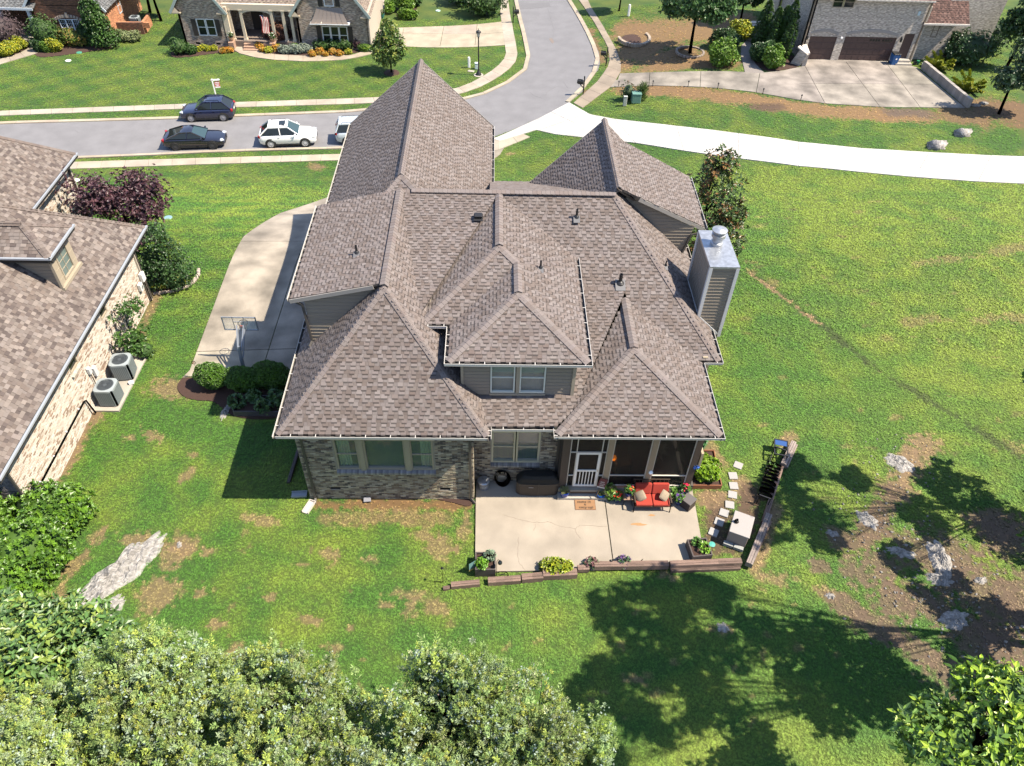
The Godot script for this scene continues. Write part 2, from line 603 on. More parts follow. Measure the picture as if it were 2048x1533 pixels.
	for b in [[W(18.73, -23.44), 0.35, 0.16], [W(12.52, -22.9), 0.3, 0.12], [W(26.49, -30.53), 1.2, 0.4], [W(30.89, -37.22), 1.6, 0.5], [W(26.38, -35.97), 2.2, 0.5], [W(22.69, -30.45), 1.5, 0.5], [W(15.6, -33.51), 0.6, 0.3], [W(14.55, -34.4), 0.4, 0.3], [W(27.86, -30.56), 0.8, 0.5], [W(23.57, -21.55), 0.5, 0.6], [W(19.09, -26.42), 0.5, 0.12]]:
		blotch(b[0], b[1], b[2], -0.3, straw, 0.55, 0.95, 0.5)
	# the old ditch line across the right lawn
	trail([W(14.51, -34.26), W(15.72, -32.4), W(17.18, -29.94), W(18, -28.41), W(19.09, -26.42), W(20.48, -24.91), W(21.73, -23.33), W(23.58, -20.97)], 0.24, Color(0.055, 0.075, 0.02), 0.5, 0.8, 1.3)
	trail([W(14.51, -34.26), W(15.72, -32.4), W(17.18, -29.94)], 0.13, tan, 0.7, 0.3, 1.6)
	for k2 in 130:
		blotch(W(rng.randf_range(13.0, 34.0), rng.randf_range(-44.0, -18.0)), rng.randf_range(0.1, 0.55), rng.randf_range(0.06, 0.2), rng.randf_range(-0.5, 0.1), straw if k2 % 3 else soil, 0.4, 1.1, 0.6)
	# the mulched wedge and the worn lawn over the street
	trail([W(-13.13, -52.75), W(-13.99, -53.33)], 0.5, straw, 0.6, 0.4)
	blotch(W(-4.19, -80.1), 0.3, 0.2, 0, pale, 0.0)
	for b in [[W(15.21, -76.05), 3.6, 5.4], [W(13.29, -72.26), 3.4, 2.6], [W(16.69, -70.37), 5.0, 2.4], [W(20.01, -68.74), 3.6, 1.8], [W(13.49, -77.75), 2.0, 2.6], [W(24.23, -77.51), 3.0, 4.5], [W(11.85, -69.76), 1.4, 1.4], [W(20.1, -76.43), 4.0, 4.0], [W(15.48, -68.39), 4.0, 1.2]]:
		blotch(b[0], b[1], b[2], 0, Color(0.36, 0.215, 0.095), 0.95, 0.5, 0.15)
	trail([W(11.29, -64.84), W(14.76, -63.69), W(18.31, -62.3), W(21.36, -61.03), W(24.3, -59.59), W(27.46, -59.1), W(31.4, -58.57), W(35, -58.29)], 1.35, Color(0.37, 0.22, 0.10), 0.92, 0.2, 0.5)
	trail([W(21.11, -59.94), W(23.45, -59.49)], 0.7, soil, 0.8, 0.2)
	trail([W(32.41, -59.06), W(35.68, -58.94)], 0.9, Color(0.2, 0.14, 0.1), 0.8, 0.2)
	trail([W(37.22, -58.66), W(40.05, -59.41), W(43.95, -60.5), W(42.81, -58.21)], 2.6, Color(0.27, 0.16, 0.08), 0.9, 0.25, 0.6)
	trail([W(9.27, -78.9), W(9.71, -73.76), W(10.22, -70.73)], 0.7, Color(0.32, 0.19, 0.09), 0.85, 0.3)
	trail([W(8.13, -64.76), W(9.17, -65.33)], 0.45, Color(0.25, 0.14, 0.07), 0.85, 0.3)
	for b in [[W(6.57, -62.29), 0.4, 0.2], [W(1.4, -55.1), 0.4, 0.25], [W(-13.17, -52.98), 0.6, 0.2]]:
		blotch(b[0], b[1], b[2], 0, tan, 0.7, 0.8, 0.4)
	var by := PackedByteArray()
	by.resize(GN * GN * 3)
	var lut := PackedByteArray()
	lut.resize(1025)
	for i in 1025:
		lut[i] = int(255.0 * Color(i / 1024.0, 0, 0).linear_to_srgb().r)
	for i in by.size():
		by[i] = lut[int(g_col[i] * 1024.0)]
	var tex := ImageTexture.create_from_image(Image.create_from_data(GN, GN, false, Image.FORMAT_RGB8, by))
	var xs := []
	for x in [-500.0, -250.0, -120.0]: xs.append(x)
	for i in 129: xs.append(-64.0 + i)
	for x in [120.0, 250.0, 500.0]: xs.append(x)
	var zs := [120.0, 40.0]
	for i in 129: zs.append(-4.0 - i)
	for z in [-180.0, -300.0, -600.0]: zs.append(z)
	var st := SurfaceTool.new()
	st.begin(Mesh.PRIMITIVE_TRIANGLES)
	for z in zs:
		for x in xs:
			st.set_uv(W((x - GX) / GS, (GZ - z) / GS))
			var e := 0.4
			st.set_normal(V(ground_y(x - e, z) - ground_y(x + e, z), 2.0 * e, ground_y(x, z - e) - ground_y(x, z + e)).normalized())
			st.add_vertex(gp(x, z))
	var w := xs.size()
	for j in zs.size() - 1:
		for i in w - 1:
			var a := j * w + i
			for q in [a, a + w, a + w + 1, a, a + w + 1, a + 1]:
				st.add_index(q)
	g_mat = mat("lawn", Color.WHITE, 0.95)
	g_mat.albedo_texture = tex
	g_mat.texture_repeat = false
	g_mat.detail_enabled = true
	g_mat.detail_blend_mode = BaseMaterial3D.BLEND_MODE_MUL
	g_mat.detail_albedo = nt(0.2, 0.35, 1.0, 512, 4)
	g_mat.uv2_triplanar = true
	g_mat.uv2_world_triplanar = true
	g_mat.uv2_scale = V(0.45, 0.45, 0.45)
	g_mat.detail_uv_layer = BaseMaterial3D.DETAIL_UV_2
	struct("ground", st.commit(), g_mat)

func drape(mb: MB, poly: PackedVector2Array, lift: float, thick := 0.14, cell := 1.0) -> void:
	# lays a flat shape over the slope, with an edge that goes down into the soil
	var pp := poly.duplicate()
	if Geometry2D.is_polygon_clockwise(pp):
		pp.reverse()
	var lo := W(1e9, 1e9)
	var hi := -lo
	for p in pp:
		lo = lo.min(p)
		hi = hi.max(p)
	var flat := absf(ground_y(lo.x, lo.y) - ground_y(hi.x, hi.y)) < 0.001 and absf(ground_y(lo.x, hi.y) - ground_y(hi.x, lo.y)) < 0.001
	if flat:
		cell = 500.0
	for i in range(floori(lo.x / cell), floori(hi.x / cell) + 1):
		for j in range(floori(lo.y / cell), floori(hi.y / cell) + 1):
			var sq := PackedVector2Array([W(i, j) * cell, W(i + 1, j) * cell, W(i + 1, j + 1) * cell, W(i, j + 1) * cell])
			for piece in Geometry2D.intersect_polygons(pp, sq):
				var ix := Geometry2D.triangulate_polygon(piece)
				for k in range(0, ix.size(), 3):
					var a: Vector2 = piece[ix[k]]
					var b: Vector2 = piece[ix[k + 1]]
					var d: Vector2 = piece[ix[k + 2]]
					if (b - a).cross(d - a) > 0:
						var q := b
						b = d
						d = q
					mb.tri(gp(a.x, a.y, lift), gp(b.x, b.y, lift), gp(d.x, d.y, lift))
	for i in pp.size():
		var a := pp[i]
		var b := pp[(i + 1) % pp.size()]
		var cnt := 1 if flat else maxi(1, ceili(a.distance_to(b) / 1.0))
		for k in cnt:
			var p := a.lerp(b, float(k) / cnt)
			var q := a.lerp(b, float(k + 1) / cnt)
			mb.quad(gp(q.x, q.y, lift - thick), gp(p.x, p.y, lift - thick), gp(p.x, p.y, lift), gp(q.x, q.y, lift))

func holder(called: String) -> Node3D:
	var o := Node3D.new()
	o.name = numbered(called)
	add_child(o, true)
	o.set_meta("kind", "structure")
	return o

func tone(base := 1.0, spread := 0.06) -> Color:
	var w := base + rng.randf_range(-spread, spread)
	return Color(w, w * rng.randf_range(0.98, 1.01), w * rng.randf_range(0.96, 1.02))

func paved(called: String, poly: Array, cuts: Array, lift: float, m: Material, base := Color.WHITE, spread := 0.05, thick := 0.14) -> void:
	# a pavement cast in slabs: cuts are pairs of points
	var o := holder(called)
	var pieces := [PackedVector2Array(poly)]
	block(PackedVector2Array(poly))
	for q in cuts:
		var d: Vector2 = (q[1] - q[0]).normalized() * 0.05
		var s := W(-d.y, d.x).normalized() * 0.02
		var cutter := PackedVector2Array([q[0] - d - s, q[1] + d - s, q[1] + d + s, q[0] - d + s])
		var next := []
		for p in pieces:
			for r in Geometry2D.clip_polygons(p, cutter):
				if not Geometry2D.is_polygon_clockwise(r):
					next.append(r)
		pieces = next
	for p in pieces:
		var mb := MB.new()
		mb.col = base * tone(1.0, spread)
		drape(mb, p, lift, thick)
		part(o, "slab", mb, m)

func strip(called: String, left: Array, right: Array, step: float, lift: float, m: Material, base := Color.WHITE, spread := 0.06) -> void:
	# a walk between two edges, cast in slabs about step metres long
	var o := holder(called)
	var ring := PackedVector2Array(left)
	var back := right.duplicate()
	back.reverse()
	ring.append_array(PackedVector2Array(back))
	block(ring)
	var l2 := resample(left, right, step)
	for i in l2.size() - 1:
		var a: Array = l2[i]
		var b: Array = l2[i + 1]
		var g: float = 0.01 / maxf(0.1, a[0].distance_to(b[0]))
		var mb := MB.new()
		mb.col = base * tone(1.0, spread)
		drape(mb, PackedVector2Array([a[0].lerp(b[0], g), b[0].lerp(a[0], g), b[1].lerp(a[1], g), a[1].lerp(b[1], g)]), lift)
		part(o, "slab", mb, m)

func resample(left: Array, right: Array, step: float) -> Array:
	var mid := 0.0
	var n := 24 * maxi(left.size(), right.size())
	var fl := along(left, n)
	var fr := along(right, n)
	var out := [[fl[0], fr[0]]]
	for i in range(1, n + 1):
		mid += ((fl[i] + fr[i]) * 0.5).distance_to((fl[i - 1] + fr[i - 1]) * 0.5)
		if mid >= step or i == n:
			out.append([fl[i], fr[i]])
			mid = 0.0
	return out

func along(p: Array, n: int) -> Array:
	# n + 1 points spread over a line by the index of its corners
	var out := []
	for i in n + 1:
		var f := float(i) / n * (p.size() - 1)
		var k := mini(int(f), p.size() - 2)
		out.append(p[k].lerp(p[k + 1], f - k))
	return out

func ribbon(called: String, p: Array, width: float, lift: float, m: Material, base := Color.WHITE, side := 1.0) -> void:
	# a kerb of stones each about 3 m long beside a line
	var other := []
	for i in p.size():
		var d: Vector2 = (p[mini(i + 1, p.size() - 1)] - p[maxi(i - 1, 0)]).normalized()
		other.append(p[i] + W(-d.y, d.x) * width * side)
	strip(called, p, other, 3.0, lift, m, base)

func rounded(p: Array, times := 2) -> Array:
	# an open line with its corners cut smooth
	for k in times:
		var out := [p[0]]
		for i in p.size() - 1:
			out.append(p[i].lerp(p[i + 1], 0.25))
			out.append(p[i].lerp(p[i + 1], 0.75))
		out.append(p[p.size() - 1])
		p = out
	return p

func build_paving() -> void:
	var conc: Material = M.concrete
	# asphalt
	var far_edge := [W(-51.91, -57.2), W(-40.01, -59.17), W(-26.21, -60.67), W(-12.19, -62.51), W(-2.63, -65.08), W(-1.46, -65.82), W(-0.13, -66.89), W(1.06, -68.15), W(2.2, -69.76), W(3.03, -71.27), W(3.2, -72.56), W(3.12, -74.95), W(2.82, -80.09), W(2.55, -83.58), W(2.22, -89.3), W(1.85, -95.99)]
	var near_edge := [W(-47.51, -50.14), W(-32.09, -53.51), W(-26.15, -54.24), W(-21.1, -54.99), W(-12.06, -55.83), W(-3.41, -56.96), W(0, -57.87), W(3.91, -60.67), W(6.56, -63.15), W(7.8, -64.98), W(8.72, -67.22), W(9.59, -69.22), W(9.89, -70.64), W(10.01, -72.97), W(9.52, -78.63), W(9, -82.96), W(8.28, -88.03), W(7.02, -94.96)]
	var ring := far_edge.duplicate()
	var back := near_edge.duplicate()
	back.reverse()
	ring.append_array(back)
	var mb := MB.new()
	drape(mb, PackedVector2Array(ring), 0.03, 0.1)
	block(PackedVector2Array(ring))
	struct("road", mb, M.asphalt)
	# a tar patch and cracks in the asphalt
	mb = MB.new()
	drape(mb, PackedVector2Array([W(2.58, -87.99), W(5.98, -87.46), W(6.13, -86.22), W(2.6, -86.18)]), 0.036, 0.01)
	var crack := MB.new()
	for ln in [[W(5.89, -66.67), W(5.24, -66.19), W(4.73, -65.48), W(4.66, -64.9)], [W(3.29, -65.85), W(3.61, -65.09), W(4.29, -64.47)], [W(6.64, -68.83), W(6.36, -67.19), W(6.61, -66.11)], [W(3.21, -80.41), W(3.4, -76.49), W(3.5, -73.09), W(3.37, -71.73)], [W(-33.56, -57.99), W(-33.12, -57.67)], [W(5.79, -85.71), W(6.12, -79.74), W(5.89, -77.19)]]:
		for i in ln.size() - 1:
			var d: Vector2 = (ln[i + 1] - ln[i])
			var s := W(-d.y, d.x).normalized() * 0.025
			drape(crack, PackedVector2Array([ln[i] - s, ln[i + 1] - s, ln[i + 1] + s, ln[i] + s]), 0.037, 0.01)
	struct("tar_patch", mb, mat("tar", srgb(0.21, 0.205, 0.21), 0.85, M.t_grain, 1.5))
	struct("tar_line", crack, mat("tar_line", srgb(0.14, 0.135, 0.135), 0.7))
	var oil := MB.new()
	drape(oil, PackedVector2Array([W(5.51, -77.54), W(5.81, -77.59), W(5.96, -76.67), W(5.84, -76.2), W(5.66, -76.62)]), 0.037, 0.01)
	struct("oil_stain", oil, mat("oil_stain", srgb(0.16, 0.13, 0.11), 0.8))
	# kerbs
	var warm := Color(1.0, 0.92, 0.80)
	ribbon("kerb", far_edge, 0.38, 0.1, conc, warm, 1.0)
	ribbon("kerb", near_edge.slice(0, 6), 0.28, 0.1, conc, warm, -1.0)
	ribbon("kerb", near_edge.slice(8), 0.38, 0.1, conc, warm, -1.0)
	# pavements for walking
	strip("sidewalk", [W(-53.1, -59.19), W(-40.88, -61.09), W(-26.89, -63), W(-12.5, -64.8), W(-7.33, -65.55), W(-3.55, -67.02), W(-1.96, -68.44), W(-0.48, -70.27), W(0.45, -71.85), W(1.01, -73.32), W(1.23, -74.67), W(1.14, -76.71), W(0.88, -81.5), W(0.72, -85.05), W(0.45, -94.52)], [W(-52.5, -58.18), W(-40.5, -60.26), W(-26.63, -62.12), W(-12.36, -63.74), W(-6.81, -64.58), W(-3.06, -65.99), W(-1.19, -67.44), W(0.3, -69.12), W(1.46, -70.97), W(2.11, -72.57), W(2.33, -74.28), W(2.22, -76.96), W(1.9, -82.02), W(1.73, -84.88), W(1.37, -94.36)], 1.5, 0.06, conc, Color(1.0, 0.94, 0.87))
	strip("sidewalk", [W(-40.11, -51.46), W(-32.07, -52.98), W(-22.52, -53.96), W(-11.79, -55.02), W(-3.37, -55.97), W(0.61, -57.39), W(2.25, -58.46)], [W(-39.26, -49.96), W(-31.82, -51.91), W(-22.26, -53.02), W(-11.81, -54.06), W(-3.12, -54.78), W(0.61, -55.82), W(3.04, -57.58)], 1.5, 0.06, conc, Color(1.0, 0.94, 0.85))
	strip("sidewalk", [W(8.12, -94.26), W(8.9, -89.09), W(9.54, -85.28), W(10.22, -80.72), W(10.95, -74.36), W(10.86, -71.18), W(10.45, -69.37), W(9.29, -66.73), W(6.92, -62.98)], [W(9.51, -93.82), W(10.06, -88.73), W(10.24, -85.07), W(10.98, -79.62), W(11.65, -73.38), W(11.76, -70.18), W(11.47, -68), W(10.36, -65.46), W(7.6, -61.89)], 1.5, 0.06, conc, Color(0.74, 0.66, 0.58), 0.08)
	# the new pale drive that crosses in front of the right lawn
	var pale := Color(0.96, 0.96, 0.96)
	strip("driveway", [W(8.06, -60.6), W(9.31, -59.64), W(16.85, -56.19), W(23.02, -53.69), W(27.8, -52.81), W(35.92, -52.12), W(40.03, -51.97), W(48.17, -51.9)], [W(5.07, -57.84), W(10.67, -55.35), W(16.12, -52.36), W(21.92, -49.84), W(26.35, -48.82), W(32.2, -47.68), W(37.49, -47.29), W(44.84, -46.84)], 4.3, 0.075, M.concrete_pale, pale, 0.05)
	paved("driveway_apron", [W(6.55, -63.15), W(8.04, -60.69), W(9.34, -59.52), W(10.7, -55.27), W(5.06, -57.71), W(3.56, -58.69), W(0.61, -57.22), W(0.05, -57.61), W(3.88, -60.68)], [[W(8.59, -61.22), W(3.06, -58.17)], [W(4.86, -61.79), W(7.88, -57.82)]], 0.066, M.concrete_pale, pale, 0.04)
	# the side drive of the main house
	paved("driveway", [W(-9.78, -25.13), W(-12.08, -26.03), W(-14.38, -25.49), W(-14.18, -25.99), W(-14.48, -37.7), W(-13.59, -42.37), W(-11.49, -46.9), W(-9.72, -50.06), W(-6.98, -52.03), W(-3.25, -53.31), W(0.02, -54.29), W(0.61, -55.02), W(1.09, -56.59), W(1.83, -57.75), W(0, -57.87), W(-0.58, -55.93), W(-5.2, -53.66), W(-10.73, -51.88), W(-7.41, -43.88), W(-6.02, -33.21), W(-6.92, -27.95), W(-7.99, -25.49)], [[W(-14.29, -25.55), W(-8.01, -25.59)], [W(-14.18, -27.28), W(-7.86, -27.68)], [W(-14.27, -31.64), W(-7.48, -32.01)], [W(-14.14, -31.35), W(-7.43, -31.67)], [W(-14.1, -29.24), W(-7.11, -29.34)], [W(-14.51, -36.98), W(-8.23, -37.22)], [W(-10.81, -25.61), W(-10.78, -37.26)], [W(-13.22, -42.79), W(-9.36, -43.74)]], 0.05, M.concrete_worn, Color(0.96, 0.92, 0.86), 0.05)
	# the drive over the street on the left, and the walk to its porch
	paved("driveway", [W(-11.82, -74.61), W(-11.4, -75.97), W(-11.92, -83.73), W(-10.92, -89.45), W(-10.13, -94.4), W(-13.09, -94.17), W(-13.38, -84.77), W(-15.15, -80.48), W(0.82, -82.98), W(1.91, -82.57), W(2.13, -76.98), W(1.07, -76.77), W(-6.76, -76.43), W(-9.7, -76.56), W(-11.27, -74.88)], [[W(-5.29, -76.83), W(-5.12, -83.61)], [W(-9.22, -76.72), W(-9.24, -83.9)], [W(-1.83, -77.08), W(-1.7, -83.46)], [W(-11.53, -79.91), W(1.06, -80)]], 0.05, conc, Color(0.96, 0.89, 0.80), 0.04)
	strip("garden_walk", [W(-20.88, -77.01), W(-20.11, -76.81)], [W(-23.23, -76.93), W(-23.12, -75.88)], 1.2, 0.055, conc, Color(0.94, 0.86, 0.77))
	strip("garden_walk", [W(-25.67, -75.98), W(-25.53, -75.43), W(-24.59, -74.16), W(-23.24, -73.24), W(-20.62, -72.6), W(-17.5, -72.4), W(-14.49, -72.94), W(-12.52, -73.85), W(-11.28, -74.94)], [W(-23.23, -76.93), W(-23.12, -75.88), W(-22.5, -74.58), W(-21.9, -74.26), W(-20.88, -73.86), W(-17.72, -73.67), W(-13.61, -74.15), W(-12.21, -75.43), W(-11.99, -76.06)], 1.3, 0.06, conc, Color(0.94, 0.86, 0.77))
	# the walk of the brick house
	strip("garden_walk", [W(-47.11, -68.98), W(-45.58, -71.45), W(-44.44, -72.48), W(-44.01, -74.39), W(-44.13, -75.11)], [W(-46.52, -67.74), W(-45.06, -70.3), W(-43.79, -71.72), W(-42.7, -73.05), W(-42.84, -74.95)], 1.2, 0.055, conc, Color(0.86, 0.81, 0.75))
	# the stained drive of the pale brick house
	paved("driveway", [W(9.19, -65.52), W(10.26, -65.34), W(13.81, -64.88), W(18.29, -63.72), W(21.75, -62.52), W(25.05, -61.04), W(27.61, -60.37), W(32.06, -59.94), W(35.78, -60.05), W(39.12, -60.09), W(38.22, -68.1), W(37.15, -69.03), W(32.57, -69.55), W(28.34, -69.31), W(27.88, -67.86), W(25.64, -66.77), W(23.56, -66.18), W(20.78, -66.64), W(15.88, -67.27), W(11.41, -67.91), W(11.1, -66.72)], [[W(14.05, -67.73), W(13.55, -64.74)], [W(18.45, -67.11), W(17.72, -63.65)], [W(23.47, -66.28), W(22.12, -62.12)], [W(27.92, -67.86), W(27.44, -60.36)], [W(32.02, -69.3), W(31.89, -59.94)], [W(26.42, -64.15), W(39.31, -64.61)], [W(35.72, -69.28), W(35.31, -60.1)]], 0.05, M.concrete_worn, Color(0.80, 0.78, 0.77), 0.08)
	# exposed aggregate walk up to the steps
	strip("garden_walk", rounded([W(22.15, -66.32), W(22.52, -69.1), W(22.88, -71.94), W(24.14, -73.73)]), rounded([W(23.86, -66.07), W(23.29, -69.3), W(23.83, -71.58), W(25.09, -73.29)]), 2.0, 0.052, mat("aggregate", srgb(0.30, 0.27, 0.25), 0.95, M.t_grain, 2.5, true), Color(1, 1, 1))
	# patio
	var rim := [W(-0.53, -19.53), W(-0.48, -15.23), W(4.28, -15.35), W(8.33, -15.85), W(8.4, -16.3), W(8.49, -18.95), W(8.5, -19.6)]
	paved("patio", rim, [[W(4.77, -19.23), W(4.81, -15.29)]], 0.1, conc, Color(0.86, 0.83, 0.76), 0.02, 0.2)
	var fiss := MB.new()
	for ln in [[W(4.82, -17.3), W(3.67, -17.36), W(3.45, -17.17), W(2.86, -17.29), W(2.37, -17.5), W(1.87, -17.45), W(1.27, -17.59), W(0.57, -17.85)], [W(3.45, -17.17), W(3.49, -16.92), W(3.64, -16.73)], [W(1.19, -16.76), W(1.14, -16.04), W(1.19, -15.6), W(1.43, -15.3)], [W(1.88, -17.38), W(1.79, -17.05)]]:
		for i in ln.size() - 1:
			var d: Vector2 = ln[i + 1] - ln[i]
			var cnt := 5
			var last: Vector2 = ln[i]
			for q in cnt:
				var nx: Vector2 = ln[i] + d * (q + 1.0) / cnt + W(rng.randf_range(-0.03, 0.03), rng.randf_range(-0.03, 0.03))
				var s := (nx - last).orthogonal().normalized() * rng.randf_range(0.005, 0.009)
				drape(fiss, PackedVector2Array([last - s, nx - s, nx + s, last + s]), 0.102, 0.004)
				last = nx
	struct("crack", fiss, mat("crack", srgb(0.16, 0.13, 0.10), 0.9))
	var rust := MB.new()
	for q in [[W(6.02, -17.4), 0.28, 0.06], [W(6.59, -17.84), 0.12, 0.05]]:
		var pl := PackedVector2Array()
		for a in 14:
			var r := 1.0 + rng.randf_range(-0.3, 0.3)
			pl.append(q[0] + W(cos(a * TAU / 14) * q[1], sin(a * TAU / 14) * q[2]) * r)
		drape(rust, pl, 0.103, 0.004)
	struct("rust_stain", rust, mat("rust_stain", srgb(0.38, 0.22, 0.10), 0.9, M.t_fine, 1.0))
	# beds of bark mulch
	for bed in [["side", [W(-14.38, -25.49), W(-13.48, -25.5), W(-12.86, -25.41), W(-11.63, -24.94), W(-9.41, -24.64), W(-8.91, -23), W(-11.42, -22.91), W(-12.51, -24.06), W(-13.28, -24.02), W(-14.03, -24.26), W(-14.51, -24.89)]], ["porch", [W(-2.21, -18.94), W(-0.67, -19.01), W(-0.65, -18.18), W(-1.47, -18.47), W(-2.19, -18.62)]], ["far", [W(-30.73, -74.46), W(-30.54, -73.05), W(-29.82, -72.51), W(-27.78, -73.21), W(-26.55, -73.87), W(-25.15, -73.95), W(-24.58, -74.34), W(-25.53, -75.5), W(-29.64, -75.13)]], ["far", [W(-23.24, -76.87), W(-23.12, -75.88), W(-22.59, -74.82), W(-21.38, -74.05), W(-19.41, -73.69), W(-16.59, -73.86), W(-13.79, -74.25), W(-12.16, -75.8), W(-12.23, -76.41), W(-18.89, -76.01), W(-21.07, -77.25)]], ["brick_house", [W(-43.15, -72.79), W(-42.1, -71.81), W(-39.36, -73.01), W(-35.98, -74.63), W(-36.41, -76.57), W(-44.03, -74.87)]], ["brick_house", [W(-47.68, -72.07), W(-45.6, -71.5), W(-44.49, -72.6), W(-44.11, -74.39), W(-44.74, -75.32), W(-48.87, -74.58)]], ["holly", [W(-19.66, -37.05), W(-17.46, -32.94), W(-16.71, -31.76), W(-17.62, -31.73), W(-19.11, -34.73)]], ["steps", [W(23.29, -69.3), W(23.91, -66.28), W(26.62, -67.25), W(28.02, -68.19), W(27.94, -69.51), W(25.97, -72.62), W(24.15, -71.94)]], ["drive", [W(-10.39, -84.97), W(-9.83, -83.44), W(-8.27, -83.54), W(-7.97, -85.14), W(-8.78, -88.83), W(-10.31, -88.72)]]]:
		var b := MB.new()
		drape(b, PackedVector2Array(rounded(bed[1] + [bed[1][0]], 2)), 0.045, 0.08)
		block(PackedVector2Array(bed[1]))
		struct("mulch_bed", b, M.mulch)

func tuft_mesh(sd: int, lean: float) -> MB:
	var r := RandomNumberGenerator.new()
	r.seed = sd
	var mb := MB.new()
	for k in 7:
		var a := r.randf() * TAU
		var o := V(cos(a), 0, sin(a)) * r.randf_range(0.0, 0.045)
		var d := V(cos(a + r.randf_range(-1, 1)), 0, sin(a + r.randf_range(-1, 1))) * r.randf_range(0.01, 0.035) + V(lean, 0, 0)
		var h := r.randf_range(0.022, 0.05)
		var s := V(-sin(a), 0, cos(a)) * r.randf_range(0.006, 0.011)
		var w := r.randf_range(0.75, 1.25)
		mb.col = Color(w, w, w)
		var m := o + d * 0.4 + V(0, h * 0.7, 0)
		var tip := o + d + V(0, h, 0)
		mb.tris(o - s, o + s, m, Vector3.UP, Vector3.UP, Vector3.UP)
		mb.tris(m - s * 0.8, m + s * 0.8, tip, Vector3.UP, Vector3.UP, Vector3.UP)
	return mb

func build_grass() -> void:
	# blades of grass, one mass
	var zones := [[-28.0, -7.5, 300000], [-50.0, -28.0, 190000], [-84.0, -50.0, 150000]]
	var k := GN / GS
	for zi in zones.size():
		var zn: Array = zones[zi]
		var at := []
		var cl := []
		for i in int(zn[2]):
			var z := rng.randf_range(zn[0], zn[1])
			var x := rng.randf_range(-1.0, 1.0) * (0.476 * (26.5 - z) + 2.5)
			var q := clampi(int((GZ - z) * k), 0, GN - 1) * GN + clampi(int((x - GX) * k), 0, GN - 1)
			if rng.randf() > g_den[q]:
				continue
			at.append(Transform3D(Basis(Vector3.UP, rng.randf() * TAU).scaled(Vector3.ONE * rng.randf_range(0.7, 1.3) * (1.0 if zi == 0 else 1.35)), gp(x, z)))
			var v := rng.randf_range(0.78, 1.42)
			cl.append(Color(g_col[q * 3] * v * 1.05, g_col[q * 3 + 1] * v * 1.12, g_col[q * 3 + 2] * v))
		many("grass", tuft_mesh(zi + 1, 0.01), M.grass, at, cl)

func many(called: String, mb: MB, m: Material, at: Array, cl: Array, parent: Node = null) -> MultiMeshInstance3D:
	var mm := MultiMesh.new()
	mm.transform_format = MultiMesh.TRANSFORM_3D
	mm.use_colors = cl.size() > 0
	mm.mesh = mb.done()
	mm.instance_count = at.size()
	for i in at.size():
		mm.set_instance_transform(i, at[i])
		if cl.size():
			mm.set_instance_color(i, cl[i])
	var o := MultiMeshInstance3D.new()
	o.multimesh = mm
	o.material_override = m
	o.name = numbered(called) if parent == null else called
	if parent == null:
		o.set_meta("kind", "stuff")
		o.set_meta("label", "short mown grass growing over the lawns")
	(self if parent == null else parent).add_child(o, true)
	return o

# ---- pieces of roofs and walls -------------------------------------------------
var flats := []           # shingles without a raised tab
var pieces := []          # [transform, colour] of shingles or bricks being collected
var caps := []            # ridge cap meshes being collected
var wedge_mesh: ArrayMesh
var wedges := []
var brick_mesh: ArrayMesh

func wedge(col: Color, up := true) -> ArrayMesh:
	# one shingle: x 0..1 across, y 0..1 up the slope, z 0..1 its thickness at the butt; a raised tab has a dark granule band below it
	var mb := MB.new()
	mb.col = col
	var g := 0.02
	var a := V(g, 0, 1)
	var b := V(1 - g, 0, 1)
	mb.quad(a, b, V(1 - g, 1, 0.15), V(g, 1, 0.15))
	mb.col = col * 0.5
	mb.quad(V(g, 0, 0), V(1 - g, 0, 0), b, a)
	mb.quad(V(1 - g, 0, 0), V(1 - g, 1, 0), V(1 - g, 1, 0.15), b)
	mb.quad(V(g, 1, 0), V(g, 0, 0), a, V(g, 1, 0.15))
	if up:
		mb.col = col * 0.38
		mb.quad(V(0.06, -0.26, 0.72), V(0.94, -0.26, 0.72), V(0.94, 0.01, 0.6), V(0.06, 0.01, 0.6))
	return mb.done()

func unit_brick(col: Color) -> ArrayMesh:
	# x, y 0..1 on the wall, z 0..1 proud of it, with a small bevel round the face
	var mb := MB.new()
	mb.col = col
	var o := [V(0, 0, 0), V(1, 0, 0), V(1, 1, 0), V(0, 1, 0)]
	var i := [V(0.03, 0.08, 1), V(0.97, 0.08, 1), V(0.97, 0.92, 1), V(0.03, 0.92, 1)]
	mb.quad(i[0], i[1], i[2], i[3])
	for k in 4:
		mb.quad(o[k], o[(k + 1) % 4], i[(k + 1) % 4], i[k])
	return mb.done()

func slope_span(poly: Array, o: Vector3, u: Vector3, v: Vector3, h: float) -> Array:
	# where the line at height h up the slope crosses the outline
	var xs := []
	for k in poly.size():
		var a: Vector3 = poly[k] - o
		var b: Vector3 = poly[(k + 1) % poly.size()] - o
		var ha := a.dot(v) - h
		var hb := b.dot(v) - h
		if (ha > 0.0) != (hb > 0.0):
			xs.append(lerpf(a.dot(u), b.dot(u), ha / (ha - hb)))
	xs.sort()
	return xs

